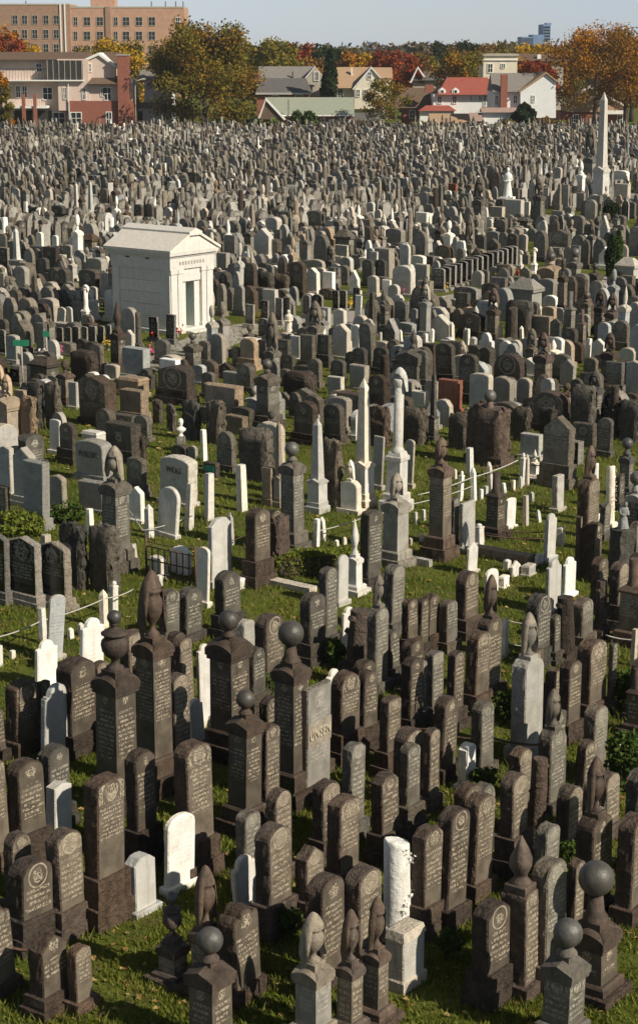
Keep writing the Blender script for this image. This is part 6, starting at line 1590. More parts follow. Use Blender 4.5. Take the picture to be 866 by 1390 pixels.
def weeds(seed=6):
    """longer grass and weeds left standing round the feet of the stones"""
    g_ = np.random.default_rng(seed); X, Y = [], []
    for (x, y, q) in OCC:
        if y > 62 or x < -99: continue
        n = int(g_.integers(20, 70)); an = g_.random(n) * 6.283; d = q * .75 + g_.random(n) * .22; X.append(x + np.cos(an) * d); Y.append(y + np.sin(an) * d)
    x = np.concatenate(X); y = np.concatenate(Y); n = len(x); an = g_.random(n) * 6.283; h = .06 + .16 * g_.random(n) ** 2; w = .010 + .008 * g_.random(n); le = (g_.random((n, 2)) - .5) * h[:, None] * 1.2; ca, sa = np.cos(an), np.sin(an)
    V = np.stack([np.stack([x - ca * w, y - sa * w, np.full(n, -.005)], 1), np.stack([x + ca * w, y + sa * w, np.full(n, -.005)], 1), np.stack([x + le[:, 0], y + le[:, 1], h], 1)], 1)
    a = dict(v=V.reshape(-1, 3).astype(np.float32), l=np.arange(n * 3, dtype=np.int32), t=np.full(n, 3, np.int32), m=np.zeros(n, np.int32), s=np.zeros(n, bool), c=np.zeros((n * 3, 3), np.float32))
    rn = np.repeat(np.stack([g_.random(n), g_.random(n), np.ones(n)], 1), 3, axis=0).astype(np.float32)
    kind(add('weeds', a, [leafmat('weed_blade', (.06, .085, .015), (.20, .20, .06), .3)], None, rn), 'stuff', 'longer weeds round the feet of the gravestones', 'weeds')
weeds()
# ------------------------------------------------------------------ trees
def tree(px, pb, ptop, wpx, Y, mat, label, name='tree', n=2600, size=.34, dense=1.0, mat2=None, frac=.4, squash=1.0, bark='bark', lean=0.0, cb=.22, gap=.0):
    """tapered trunk, forking limbs, leaf clumps round the limb ends"""
    rr = random.Random(int(px * 13 + Y)); x = xat(px, Y); H = zat(ptop, Y); W = wpx / FPX * Y
    t = empty(name, (x, Y, 0)); tag(t, label, 'tree', 'trees behind the cemetery')
    b = MB(); tips = []
    tr = max(.12, H * .022)
    P = [Vector((lean * H * f * f + rr.gauss(0, .05), rr.gauss(0, .05), f * H * .82)) for f in (0, .2, .4, .6, .8, 1.0)]
    b.tube([(P[0].x, P[0].y, -.2)] + P[1:], [tr * 1.25, tr, tr * .8, tr * .55, tr * .3, tr * .1], 8)
    for i in range(15):
        f = cb + (1 - cb) * (i + .5) / 15 * .9; k = f * 5; q = P[int(k)].lerp(P[min(5, int(k) + 1)], k - int(k)); an = i * 2.4 + rr.random()
        ef = (f - cb * .6) / (1 - cb * .6); L = W * .48 * (math.sin(math.pi * min(1, .18 + ef * .80)) ** .7) * rr.uniform(.75, 1.1)
        e = q + Vector((math.cos(an) * L, math.sin(an) * L, L * rr.uniform(.25, .6))); m_ = q.lerp(e, .5) + Vector((0, 0, L * .1))
        b.tube([q, m_, e], [tr * .34 * (1.1 - f * .6), tr * .2, tr * .06], 5)
        for s in range(3):
            d = m_.lerp(e, .3 * s + .2); ee = d + Vector((rr.gauss(0, 1), rr.gauss(0, 1), abs(rr.gauss(0, .7)))).normalized() * L * .42; b.tube([d, ee], [tr * .1, tr * .03], 4); tips += [ee, d.lerp(ee, .6)]
        tips += [e, q.lerp(e, .75)]
    tips += [P[5], P[4] + Vector((0, 0, .3))]
    add('trunk', b, M[bark], t)
    lv = [MB(), MB()]; per = max(3, n // len(tips)); cr = W * .135
    for tp in tips:
        if rr.random() < gap: continue
        which = 1 if mat2 and noise.noise(tp * .35 + Vector((px, 0, 0))) > .25 - frac * .5 else 0
        for _ in range(per):
            v = Vector((rr.gauss(0, 1), rr.gauss(0, 1), rr.gauss(0, .85))).normalized() * cr * rr.random() ** .5 * 1.05
            leaves(lv[which], [tp + Vector((v.x, v.y, v.z * squash))], size, rr)
    for which, m_ in enumerate((mat, mat2)):
        if m_ and lv[which].v:
            a, rn = leaf_arrays(lv[which], rr); add('crown', a, [LM[m_]], t, rn)
    return t
# distant band of trees on the skyline
band = [(345, 52, 46, 'olive', 330), (372, 44, 60, 'olive', 318), (402, 55, 44, 'red', 350), (430, 56, 46, 'dark', 360), (452, 60, 40, 'dark', 380), (478, 66, 40, 'orange', 372), (502, 70, 34, 'yellow', 365), (522, 64, 38, 'red', 350), (545, 66, 44, 'red', 342), (566, 70, 36, 'brown', 366),
        (578, 74, 40, 'olive', 390), (598, 52, 34, 'dark', 430), (634, 54, 40, 'dark', 440), (662, 60, 46, 'brown', 420), (690, 60, 44, 'olive', 420), (716, 55, 46, 'yellow', 400), (742, 56, 40, 'yellow', 395), (760, 60, 30, 'orange', 390), (700, 76, 50, 'orange', 318), (728, 78, 44, 'red', 312), (668, 84, 36, 'yellow', 322),
        (12, 34, 50, 'red', 315), (38, 46, 44, 'yellow', 322), (8, 22, 44, 'orange', 350), (330, 48, 40, 'olive', 345), (420, 74, 36, 'brown', 345), (386, 70, 50, 'olive', 305), (858, 36, 60, 'orange', 300), (560, 84, 30, 'red', 312), (220, 62, 30, 'olive', 300), (488, 74, 36, 'brown', 395), (620, 62, 40, 'brown', 410), (650, 70, 50, 'olive', 400), (775, 66, 40, 'olive', 395)]
WH = {'olive': 'olive green', 'red': 'dull red', 'dark': 'dark green', 'orange': 'orange', 'yellow': 'golden yellow', 'brown': 'brownish'}
def where(px):
    for lim, s in ((60, 'at the far left behind the stucco house'), (235, 'before the brick apartment block'), (362, 'just right of the big oak'), (398, 'above the grey-roofed house'), (440, 'above the grey gable'), (470, 'behind the columnar evergreen'), (512, 'above the cream house'), (556, 'right of the cream house'), (600, 'above the birch'), (648, 'above the red-roofed house'), (682, 'left of the white gable house chimney'), (735, 'above the white gable house'), (780, 'left of the big brown tree')):
        if px < lim: return s
    return 'behind the big brown tree'
used = {}
for (px, pt, w, m_, Y) in band:
    lb = '%s autumn tree %s' % (WH[m_], where(px))
    used.setdefault(lb, []).append((px, pt, w, m_, Y))
for lb, L in used.items():
    L.sort(key=lambda q: -q[4])
    for i, (px, pt, w, m_, Y) in enumerate(L):
        sfx = '' if len(L) == 1 else (', the farther one' if i == 0 else ', the nearer one') if len(L) == 2 else [', the farthest', ', the middle one', ', the nearest'][min(i, 2)]
        tree(px, 0, pt - 9, w * 1.2, Y, m_, lb + sfx, n=3000, size=.30, cb=.12)
tree(278, 0, 24, 138, 262, 'mixed', 'big autumn oak, green below and orange at the crown, centre left', 'oak_tree', 24000, .20, mat2='olive', frac=.5, cb=.04)
tree(248, 0, 30, 70, 268, 'yellow', 'golden tree leaning out of the big oak on its left', 'oak_tree', 5000, .22, mat2='mixed', frac=.5, cb=.35)
tree(160, 0, 40, 92, 288, 'yellow', 'yellow-olive tree behind the stucco house chimney', 'tree', 7500, .24, mat2='olive', frac=.6, cb=.2)
tree(2, 0, 82, 34, 258, 'olive', 'yellow-green tree at the left edge before the stucco house', 'tree', 4200, .2, mat2='orange', frac=.3, cb=.1)
tree(808, 0, 24, 128, 264, 'brown', 'big thinning brown tree with a bare trunk at right', 'tree', 14000, .17, mat2='orange', frac=.3, cb=.22, gap=.12)
tree(850, 0, 22, 84, 270, 'orange', 'big orange-brown tree at the right edge', 'tree', 6500, .19, mat2='brown', frac=.6, cb=.2)
tree(520, 0, 97, 58, 258, 'olive', 'drooping birch with a white trunk before the cream house', 'birch_tree', 4200, .16, mat2='mixed', frac=.5, bark='palebark', cb=.2, gap=.2)
tree(624, 0, 60, 72, 285, 'olive', 'green and orange tree behind the red-roofed house', 'tree', 6000, .21, mat2='orange', frac=.5, cb=.15)
def evergreen(px, ptop, w, Y, label, mat='dark'):
    x = xat(px, Y); cypress(x, Y, zat(ptop, Y), w / FPX * Y, mat, label, 2600, .26)
evergreen(447, 69, 20, 278, 'dark columnar evergreen before the grey and cream houses', 'dark')
evergreen(712, 140, 30, 256, 'small dark fir beside the white gable house')
def shrub(px, ptop, w, Y, mat, label):
    x = xat(px, Y, 2); h = zat(ptop, Y); W = w / FPX * Y; rr = random.Random(px); b = MB(); pts = []
    for _ in range(900):
        v = Vector((rr.gauss(0, 1), rr.gauss(0, 1), rr.gauss(0, 1))).normalized(); k = .75 + .3 * rr.random() + .2 * noise.noise(v * 3); pts.append((v.x * W / 2 * k, v.y * W / 2 * k, h * .5 + v.z * h * .5 * k))
    leaves(b, pts, .24, rr); a, rn = leaf_arrays(b, rr); t = empty('shrub', (x, Y, 0)); tag(t, label, 'bush', 'shrubs at the cemetery edge'); add('foliage', a, [LM[mat]], t, rn)
    b = MB(); b.tube([(0, 0, -.1), (0, 0, h * .5)], .1, 6); add('stem', b, M['bark'], t)
for px, pt, w, m_, lb in ((345, 160, 26, 'green', 'low green shrub at the foot of the oak'), (372, 162, 20, 'hedge', 'light green shrub left of the bungalow bushes'), (403, 151, 18, 'green', 'round green shrub before the bungalow, left of two'), (420, 152, 22, 'green', 'round green shrub before the bungalow, right of two'),
                          (690, 163, 22, 'olive', 'olive shrub left of the small fir'), (740, 160, 26, 'brown', 'brownish shrub right of the small fir'), (762, 164, 30, 'olive', 'olive shrub below the big brown tree'), (570, 166, 34, 'olive', 'olive shrub right of the birch'), (300, 168, 30, 'green', 'low dark shrub left under the oak')):
    shrub(px, pt, w, 254, m_, lb)

# far wooded skyline, one mass
rr = random.Random(77); b = MB()
for k in range(150):
    Y = rr.uniform(520, 760); x = rr.uniform(-.2, .2) * Y; top = CAMH - rr.uniform(-3, 7) / FPX * Y; rad = rr.uniform(4, 8)
    pts = []
    for _ in range(150):
        v = Vector((rr.gauss(0, 1), rr.gauss(0, 1), rr.gauss(0, 1))).normalized() * rad * (.8 + .3 * rr.random()); pts.append((x + v.x, Y + v.y * .6, max(.3, top - rad * .8 + v.z * .8)))
    leaves(b, pts, .95, rr)
    leaves(b, [(x + rr.gauss(0, rad * .6), Y, rr.uniform(.5, top - rad * .5)) for _ in range(60)], 1.2, rr)
a, rn = leaf_arrays(b, rr); n4 = len(a['v']); q = np.array([[noise.noise(Vector((float(v[0]) * .02, float(v[1]) * .02, 0))) * .9 + .35, .5, 1] for v in a['v'][::4]], np.float32); rn[:, 0] = np.clip(np.repeat(q[:, 0], 4) + (rn[:, 0] - .5) * .5, 0, 1)
kind(add('distant_woods', a, [leafmat('leaf_far', (.035, .05, .03), (.16, .10, .05))], None, rn), 'stuff', 'distant autumn woods along the skyline', 'woods')
# ------------------------------------------------------------------ houses
HM = dict(stucco=plain('pink_stucco', (.60, .47, .40), .9, .06, 1.5), brick=plain('red_brick', (.26, .098, .068), .9, .22, 5, bump=.4), brownroof=plain('brown_shingle', (.13, .085, .06), .95, .2, 4),
          cream=plain('cream_siding', (.66, .60, .48), .85, .06, 1), white=plain('white_siding', (.72, .72, .70), .8, .05, 1), greyroof=plain('grey_shingle', (.20, .185, .165), .95, .2, 4), tanroof=plain('tan_shingle', (.36, .24, .15), .95, .15, 4),
          greenroof=plain('pale_green_shingle', (.27, .29, .23), .95, .15, 4), redroof=plain('red_roof', (.30, .082, .058), .8, .15, 3), trim=plain('white_trim', (.75, .73, .69), .7, .04, 1), glass=plain('window_glass', (.02, .023, .027), .25, .2, .4, .3),
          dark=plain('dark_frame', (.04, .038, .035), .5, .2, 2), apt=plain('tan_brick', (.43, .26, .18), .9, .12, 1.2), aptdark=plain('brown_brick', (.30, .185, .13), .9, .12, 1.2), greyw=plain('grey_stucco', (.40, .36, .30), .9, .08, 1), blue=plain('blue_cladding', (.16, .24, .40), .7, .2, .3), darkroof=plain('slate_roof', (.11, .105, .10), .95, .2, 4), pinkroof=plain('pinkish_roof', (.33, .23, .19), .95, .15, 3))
def house(name, px, Y, label, cat='house', group='houses behind the cemetery'):
    t = empty(name, (xat(px, Y), Y, 0)); tag(t, label, cat, group); return t
def hb(t, name, x0, x1, yt, yb, mat, dy=0.0, dep=8.0, parent=None):
    """box whose front shows between photo columns x0..x1 and rows yt..yb, dy behind the house line"""
    Y = t.location.y + dy; X = t.location.x; z0 = max(zat(yb, Y), -.1); z1 = zat(yt, Y); b = MB(); b.box(xat(x0, Y, z1) - X, xat(x1, Y, z1) - X, dy, dy + dep, z0, z1)
    return add(name, b, HM[mat], parent or t)
def win(t, x0, x1, yt, yb, dy=0.0, frame='trim', name='window', mull=1, fw=.10):
    Y = t.location.y + dy; X = t.location.x; z0, z1 = zat(yb, Y), zat(yt, Y); a, c = xat(x0, Y, z1) - X, xat(x1, Y, z1) - X
    b = MB(); b.box(a - fw, a, dy - .10, dy + .05, z0 - fw, z1 + fw); b.box(c, c + fw, dy - .10, dy + .05, z0 - fw, z1 + fw); b.box(a, c, dy - .098, dy + .05, z1, z1 + fw); b.box(a, c, dy - .13, dy + .05, z0 - fw, z0)
    if mull: mx = (a + c) / 2; b.box(mx - .035, mx + .035, dy - .08, dy + .05, z0, z1); 
    if mull: b.box(a, c, dy - .075, dy + .05, (z0 + z1) / 2 - .03, (z0 + z1) / 2 + .03)
    w = add(name, b, HM[frame], t); g_ = MB(); g_.box(a, c, dy - .03, dy + .02, z0, z1); add('pane', g_, HM['glass'], w)
    return w
def roof_x(t, name, x0, x1, yr, ye, mat, dy, dep, over=.4, hip=0.0):
    """pitched roof, ridge along x: eaves at row ye, ridge at row yr"""
    Y = t.location.y + dy; X = t.location.x; z0 = zat(ye, Y); z1 = zat(yr, Y + dep / 2); a, c = xat(x0, Y, z0) - X, xat(x1, Y, z0) - X
    b = MB(); h = hip * (c - a)
    v = [b.vert(p) for p in ((a, dy - over, z0), (c, dy - over, z0), (c, dy + dep + over, z0), (a, dy + dep + over, z0), (a + h, dy + dep / 2, z1), (c - h, dy + dep / 2, z1))]
    for f in ((0, 1, 5, 4), (2, 3, 4, 5), (1, 2, 5), (3, 0, 4), (3, 2, 1, 0)): b.face([v[i] for i in f])
    return add(name, b, HM[mat], t)
def gable_y(t, name, pts, mat, dy, dep):
    """gable-shaped wall or roof given as photo points, running back from the house line"""
    Y = t.location.y + dy; X = t.location.x; P = [(xat(px, Y, zat(py, Y)) - X, zat(py, Y)) for px, py in pts]; b = MB(); b.poly(P, dy, dy + dep); return add(name, b, HM[mat], t)
# apartment block
t = house('apartment_building', 125, 430, 'tan brick apartment block with rows of windows on the skyline at left', 'building', None)
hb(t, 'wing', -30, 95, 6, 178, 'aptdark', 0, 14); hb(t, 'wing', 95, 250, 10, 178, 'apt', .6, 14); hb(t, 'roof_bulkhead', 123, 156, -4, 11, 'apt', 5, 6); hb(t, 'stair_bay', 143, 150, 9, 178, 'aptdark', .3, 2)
for a_, c_, yy, dy in ((-30, 95, 6, -.1), (95, 250, 10, .5)): hb(t, 'parapet', a_, c_, yy - 1.2, yy + .6, 'greyw', dy, 14.2)
for x in (81, 87): hb(t, 'downpipe', x, x + 1.6, 5, 120, 'trim', -.25, .25)
for row in range(4):
    y0 = 21 + row * 19.5
    for x in (21, 34, 48, 63, 77): win(t, x - 3.6, x + 3.2, y0, y0 + 11.5, 0, 'greyw', 'window')
    for x in (103, 118.5, 136, 157.5, 171.5, 189, 206.5): win(t, x - (4.2 if x not in (103, 157.5) else 2.4), x + (4.2 if x not in (103, 157.5) else 2.4), y0 + 2.5, y0 + 13.5, .6, 'greyw', 'window')
    win(t, 239, 244, y0 + 3, y0 + 13.5, .6)
for x in (206, 225, 239, 249, 36): 
    Y = 434; X = t.location.x; b = MB(); b.tube([(xat(x, Y, 20) - X, 4, zat(12, Y)), (xat(x, Y, 20) - X, 4, zat(2 if x > 100 else 1, Y))], .12, 6); add('antenna', b, HM['dark'], t)
# stucco and brick house
t = house('stucco_house', 90, 262, 'three-storey pink stucco and red brick house with balconies and brick chimney at left')
hb(t, 'stucco_wall', 0, 94, 80, 178, 'stucco', 1.8, 9); hb(t, 'stucco_wall', 78, 120, 80, 150, 'stucco', .4, 9); hb(t, 'brick_wall', 93.5, 181, 137, 179, 'brick', .2, 9); hb(t, 'stucco_wall', 119.5, 180.5, 108, 137.5, 'stucco', .6, 8)
gable_y(t, 'gable_wall', [(114, 110), (157, 110), (157, 92), (134, 75), (114, 84)], 'stucco', .9, 8)
for pts in ([(113, 84.5), (134, 75), (134, 71.5), (113, 81)], [(134, 75), (158, 92.5), (158, 89), (134, 71.5)]): gable_y(t, 'bargeboard', pts, 'trim', .6, 8.6)
roof_x(t, 'roof', -10, 118, 70.5, 81, 'brownroof', 1.0, 9); roof_x(t, 'roof', 132, 165, 71, 86, 'brownroof', 2.4, 8); roof_x(t, 'porch_roof', 119, 166, 103, 114, 'brownroof', -.2, 3.0, .3, .15)
hb(t, 'chimney', 159, 175, 75, 179, 'brick', -.5, 1.4); hb(t, 'chimney_cap', 158.3, 175.7, 73.8, 75.4, 'greyw', -.6, 1.6)
hb(t, 'glazed_balcony', 64, 112, 82, 108, 'dark', .1, 1.6)
for i in range(7): hb(t, 'glazing_bar', 64 + i * 7.8, 64.7 + i * 7.8, 82, 108.4, 'greyw', .04, .1)
hb(t, 'balcony_slab', 8, 114, 108.5, 110.2, 'trim', -.2, 2.2); hb(t, 'balcony_slab', 16, 64, 144, 147, 'trim', -1.2, 3.2)
for i in range(14): hb(t, 'baluster', 9 + i * 4.0, 9.35 + i * 4.0, 94, 108.6, 'dark', 0, .06)
hb(t, 'handrail', 8, 64, 93.2, 94, 'dark', -.02, .1)
for x in (29.5, 45): hb(t, 'brick_pier', x, x + 4.4, 128, 178, 'brick', -1.4, .5)
for i in range(12): hb(t, 'baluster', 33 + i * 2.6, 33.3 + i * 2.6, 136, 144, 'dark', -1.15, .06)
for w_ in ((22.5, 27.5, 117, 132, 1.8), (31, 36.5, 117, 132, 1.8), (59, 71, 119, 135, 1.8), (86.5, 90, 119, 134, .4), (112.5, 116.5, 120, 135, .4), (142, 150.5, 119, 135.5, .6), (137.8, 141, 120, 130, .6), (50, 56.5, 86.5, 97, 1.8), (121, 124, 87, 97, .9), (97, 110.5, 153, 168, .2), (73, 88, 153, 168, 1.6), (145, 151.5, 152.5, 171, .2)): win(t, *w_[:4], w_[4])
hb(t, 'porch_opening', 20, 44, 150, 178, 'dark', 1.55, .3); hb(t, 'porch_opening', 50, 70, 150, 176, 'dark', 1.55, .3)
hb(t, 'downpipe', 162, 163, 110, 178, 'trim', .1, .1); hb(t, 'downpipe', 92.6, 93.6, 110, 178, 'trim', .1, .1)
# white annex right of it
t = house('white_annex', 205, 272, 'small white house half hidden by the oak, right of the brick chimney')
hb(t, 'wall', 196, 232, 108, 178, 'white', 0, 8); roof_x(t, 'roof', 188, 236, 95, 108, 'greyroof', -.2, 8); hb(t, 'porch_wall', 184, 215, 146, 178, 'white', -2.4, 2.6); roof_x(t, 'porch_roof', 182, 216, 139, 146, 'greyroof', -2.6, 3)
win(t, 200, 205, 112, 120, 0); win(t, 218, 222, 130, 140, 0); win(t, 186, 193, 152, 168, -2.4, 'dark')
# street lamp
t = empty('street_lamp', (xat(184.5, 258, 3), 258, 0)); tag(t, 'tall pale street lamp with curved arm right of the brick chimney', 'street lamp'); hz_ = zat(110, 258)
b = MB(); b.tube([(0, 0, 0), (0, 0, hz_ * .9), (.25, 0, hz_), (1.0, 0, hz_ + .3)], [.10, .08, .06, .05], 8); add('pole', b, HM['greyw'], t); b = MB(); b.frustum(.9, 1.5, -.14, .14, hz_ + .22, hz_ + .38, .6, .6); add('lamp_head', b, HM['greyw'], t)
# grey-roofed houses in the middle
t = house('grey_roof_house', 395, 292, 'grey-roofed house with a gable and slit window, behind the bungalow')
hb(t, 'wall', 352, 437, 116, 178, 'greyw', .4, 9); roof_x(t, 'roof', 350, 428, 90, 116, 'greyroof', 0, 10); gable_y(t, 'gable_wall', [(408, 130), (438, 130), (438, 103), (428, 92), (408, 117)], 'greyw', -.2, 8); gable_y(t, 'bargeboard', [(406, 118.5), (428, 91), (428, 89), (405, 116.5)], 'trim', -.5, 8); win(t, 426.5, 429, 98, 109, -.2); win(t, 430.2, 432, 98, 109, -.2, mull=0); hb(t, 'vent_pipe', 396.5, 398, 97, 108, 'dark', 1.6, .3)
t = house('brick_house', 385, 281, 'slate-roofed brick house wedged behind the bungalow roof, with chimney')
hb(t, 'wall', 349, 420, 127, 178, 'brick', .3, 8); roof_x(t, 'roof', 347, 423, 106, 126.5, 'darkroof', 0, 8, .4, .1); hb(t, 'eave_trim', 347, 423, 126, 128, 'trim', -.35, .3); hb(t, 'chimney', 346, 352, 99, 112, 'brick', 1, 1.2); win(t, 370, 378, 130, 135, .3); win(t, 402, 410, 129, 135, .3)
t = house('brick_bungalow', 415, 263, 'low brick bungalow with pale green roof and white door at the cemetery edge')
hb(t, 'wall', 357, 479, 156, 179, 'brick', .3, 8); roof_x(t, 'roof', 359, 481, 132, 156.5, 'greenroof', 0, 9.0, .5, .0); gable_y(t, 'gable_wall', [(352, 162), (386, 162), (361, 135)], 'brownroof', -1.0, 4); gable_y(t, 'bargeboard', [(350, 162), (361, 133.5), (388, 162), (386, 163.5), (361, 136.5), (352, 163.5)], 'trim', -1.3, 1.0); hb(t, 'fascia', 384, 481, 156, 157.8, 'trim', -.55, .2); win(t, 436, 441, 161, 174, .3, mull=0); d_ = hb(t, 'door', 446, 452, 162, 178, 'white', .15, .2); win(t, 460, 467, 161, 166, .3); hb(t, 'air_conditioner', 472, 477, 162, 166.5, 'white', -.3, .7); hb(t, 'downpipe', 391, 392, 135, 177, 'dark', -.7, .12)
t = house('cream_house', 490, 284, 'cream house with tan roofs and bright gable, left of the birch')
hb(t, 'wall', 456, 492, 119, 178, 'cream', .5, 8); roof_x(t, 'roof', 454, 506, 91, 119.5, 'tanroof', 0, 8); gable_y(t, 'gable_wall', [(481, 148), (514, 148), (516, 106), (504, 93), (481, 121)], 'cream', -.8, 8); gable_y(t, 'bargeboard', [(479, 122.5), (504, 93), (516.5, 107), (516.5, 105), (504, 90.5), (478.5, 120.5)], 'trim', -1.1, 8.6); roof_x(t, 'roof', 505, 533, 91.5, 106, 'tanroof', 2, 7); hb(t, 'wall', 506, 531, 105.5, 160, 'cream', 2.4, 7); win(t, 499, 503.5, 98, 107, -.8); win(t, 459, 465, 121, 133, .5); win(t, 484, 488, 122, 131, -.8); win(t, 494, 499, 122, 134, -.8); hb(t, 'vent_pipe', 476.5, 478.5, 92, 105, 'trim', 2.2, .4); hb(t, 'chimney', 438, 455, 88.5, 98, 'brick', 4, 1.4)
t = house('garage', 500, 266, 'low garage with dark roof below the cream house')
hb(t, 'wall', 482, 514, 163, 179, 'cream', .3, 5); roof_x(t, 'roof', 480, 516, 153, 163.5, 'darkroof', 0, 5.5); hb(t, 'garage_door', 494, 509, 166, 179, 'white', .2, .15)
t = house('brown_roof_house', 570, 280, 'house with broad brown roof right of the birch')
hb(t, 'wall', 548, 592, 146, 178, 'brick', .4, 8); roof_x(t, 'roof', 534, 596, 119, 146.5, 'brownroof', 0, 9, .4, .08); win(t, 556, 563, 150, 160, .4)
t = house('dark_roof_house', 575, 310, 'house with dark grey roof and white gable trim behind the brown roof')
hb(t, 'wall', 560, 620, 108, 178, 'greyw', .4, 8); roof_x(t, 'roof', 556, 640, 97, 109, 'darkroof', 0, 9); gable_y(t, 'bargeboard', [(556, 112), (567, 90), (577, 104), (575, 105), (567, 93), (558, 113)], 'trim', -.6, 1)
# red-roofed house
t = house('red_roof_house', 635, 276, 'white house with a bright red roof and dormers, right of centre')
hb(t, 'wall', 588, 678, 128, 178, 'white', .4, 8); roof_x(t, 'roof', 593, 680, 105, 128.5, 'redroof', 0, 8.5, .5, .18); hb(t, 'porch_wall', 570, 616, 150, 178, 'white', -1.6, 2); roof_x(t, 'porch_roof', 568, 620, 143, 150.5, 'redroof', -1.9, 2.6, .3, .2)
for x in (600, 618): 
    gable_y(t, 'dormer', [(x - 5, 127), (x + 5, 127), (x + 5, 122.5), (x, 118.5), (x - 5, 122.5)], 'white', .0, 2.5); win(t, x - 1.8, x + 1.8, 122.5, 126.5, .0, mull=0)
for w_ in ((594, 599, 131, 140), (614, 619, 131, 140), (638, 640, 131, 136), (650, 653, 131, 136), (656.5, 659, 130, 144)): win(t, *w_, .4)
hb(t, 'chimney', 577, 588, 115, 125, 'brick', 2, 1.5)
t = house('white_gable_house', 712, 260, 'white house with grey roof, sunlit gable and tall brick chimney, right')
hb(t, 'wall', 668, 712, 124, 178, 'white', .3, 8); roof_x(t, 'roof', 668, 742, 99, 124.5, 'greyroof', 0, 8); gable_y(t, 'gable_wall', [(706, 160), (754, 160), (754, 112), (741, 101), (706, 125)], 'white', -.6, 8); gable_y(t, 'bargeboard', [(704, 126), (741, 100), (756, 112), (756, 110), (741, 97.5), (704, 123.5)], 'tanroof', -.9, 8.6); hb(t, 'chimney', 680, 689, 101, 148, 'brick', -.7, 1.0)
for w_ in ((672, 675.5, 130, 142), (697, 701, 130, 140)): win(t, *w_, .3)
win(t, 722, 725, 130, 138, -.6); hb(t, 'porch_wall', 655, 700, 152, 178, 'white', -2, 2.4); roof_x(t, 'porch_roof', 653, 703, 146, 152.5, 'pinkroof', -2.2, 2.8)
t = house('flat_roof_house', 680, 300, 'cream flat-roofed house behind the white gable house')
hb(t, 'wall', 656, 702, 76, 178, 'cream', 0, 9); hb(t, 'roof_edge', 654, 704, 73, 76, 'greyw', -.3, 9.6); hb(t, 'roof_trim', 654.5, 703, 80.5, 82, 'trim', -.2, .2); win(t, 662, 668, 87, 98, 0); win(t, 680, 685, 87, 92, 0)
t = house('long_brown_house', 735, 318, 'long low house with a brown roof above the white gable house')
hb(t, 'wall', 703, 765, 82, 178, 'greyw', .3, 8); roof_x(t, 'roof', 700, 770, 73, 83, 'brownroof', 0, 8); hb(t, 'chimney', 729, 734, 74, 84, 'trim', 1, 1)
t = house('shed', 610, 262, 'shed with a tan roof at the cemetery edge')
hb(t, 'wall', 586, 634, 167, 179, 'cream', .2, 4); roof_x(t, 'roof', 583, 637, 154, 167.5, 'tanroof', 0, 5); hb(t, 'door', 596, 603, 169, 179, 'dark', .1, .15)
t = house('pink_roof_shed', 640, 256, 'low outbuilding with pinkish roof before the white gable house')
hb(t, 'wall', 640, 653, 164, 179, 'greyw', .2, 4); roof_x(t, 'roof', 638, 655, 153, 164.5, 'pinkroof', 0, 5)
t = house('brown_gable_house', 812, 278, 'house with white gable trim hidden behind the big brown tree')
hb(t, 'wall', 760, 850, 152, 178, 'brick', .3, 8); gable_y(t, 'gable_wall', [(770, 152), (850, 152), (850, 145), (800, 120), (770, 142)], 'tanroof', 0, 8); gable_y(t, 'bargeboard', [(765, 144), (800, 119), (852, 147), (852, 144), (800, 116), (764, 141)], 'trim', -.5, 1); hb(t, 'fascia', 824, 852, 150, 155, 'trim', -.8, .6); win(t, 778, 784, 156, 168, .3); win(t, 838, 844, 157, 168, .3)
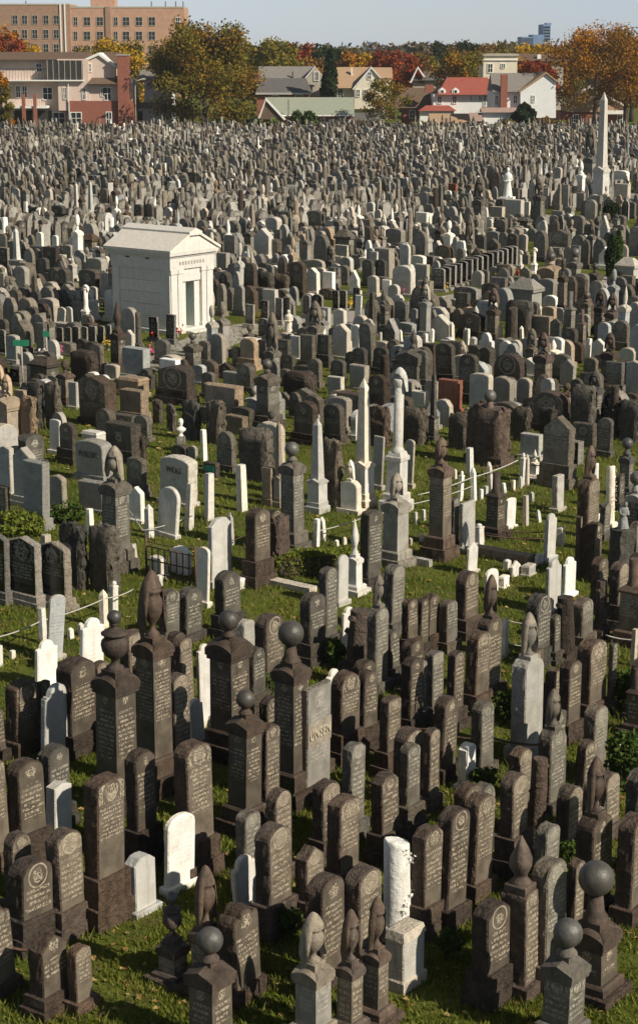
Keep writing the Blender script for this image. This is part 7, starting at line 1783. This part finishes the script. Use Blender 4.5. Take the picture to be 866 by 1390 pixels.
# far towers
t = house('tower_block', 728, 900, 'blue stepped tower block far off on the skyline', 'building', None)
hb(t, 'wing', 708, 724, 50, 90, 'blue', 0, 20); hb(t, 'wing', 723, 738, 47, 90, 'blue', 1, 20); hb(t, 'tower', 737, 747, 33, 90, 'blue', 2, 20); hb(t, 'roof_house', 741, 748, 31, 34, 'blue', 3, 8)
for i in range(5): hb(t, 'window_band', 708.5, 723.5, 52 + i * 2.6, 53.2 + i * 2.6, 'glass', -.2, .4); hb(t, 'window_band', 737.6, 746.4, 36 + i * 4, 38 + i * 4, 'glass', 1.8, .4)
t = house('distant_block', 506, 1000, 'small purplish block far off above the cream house', 'building', None)
hb(t, 'wing', 501, 511, 57, 90, 'blue', 0, 20); hb(t, 'wing', 497, 514, 62, 90, 'blue', 1, 20)
t = house('distant_flats', 552, 1050, 'low purplish flats far off on the skyline', 'building', None)
hb(t, 'wing', 540, 563, 65, 90, 'blue', 0, 20); hb(t, 'wing', 550, 556, 62.5, 66, 'blue', 2, 10)
# small white temple tomb at the far edge
x, y = ground(671, 179); t = empty('temple_tomb', (x, y, 0)); tag(t, 'small white temple-shaped tomb at the far edge of the graves', 'tomb'); Wt = 1.05
b = MB(); b.box(-Wt, Wt, -.6, .6, 0, .25); add('base', b, [BODY['wh'], FACE['wh']], t)
for sx in (-.85, -.35, .35, .85):
    b = MB(); b.lathe([(.13, .25), (.11, .4), (.10, 1.6), (.14, 1.7)], 10, 0, sx, -.4); add('column', b, [BODY['wh'], FACE['wh']], t)
b = MB(); b.poly([(-Wt, 1.69), (Wt, 1.69), (Wt, 1.9), (0, 2.5), (-Wt, 1.9)], -.6, .6); add('pediment', b, [BODY['wh'], FACE['wh']], t)
b = MB(); b.box(-.8, .8, 0, .5, .25, 1.69); add('chamber', b, [BODY['wh'], FACE['wh']], t)
# cemetery edge wall
b = MB(); b.box(-90, 90, 254.6, 255.0, -.1, .8); add_w = add('boundary_wall', b, plain('edge_wall', (.25, .21, .17), .9, .2, 3)); tag(add_w, 'low wall closing the cemetery before the houses', 'wall')

# ------------------------------------------------------------------ the air
hm = bpy.data.materials.new('haze_air'); hm.use_nodes = True; hn = hm.node_tree
for n in list(hn.nodes): hn.nodes.remove(n)
ho = hn.nodes.new('ShaderNodeOutputMaterial'); pv_ = hn.nodes.new('ShaderNodeVolumePrincipled'); pv_.inputs['Color'].default_value = (.86, .90, .95, 1); pv_.inputs['Density'].default_value = .00014; pv_.inputs['Anisotropy'].default_value = .2
hn.links.new(pv_.outputs[0], ho.inputs['Volume'])
b = MB(); b.box(-420, 420, -60, 1150, -1.0, 40); kind(add('haze', b, hm), 'stuff', 'thin pale haze in the distance', 'haze')
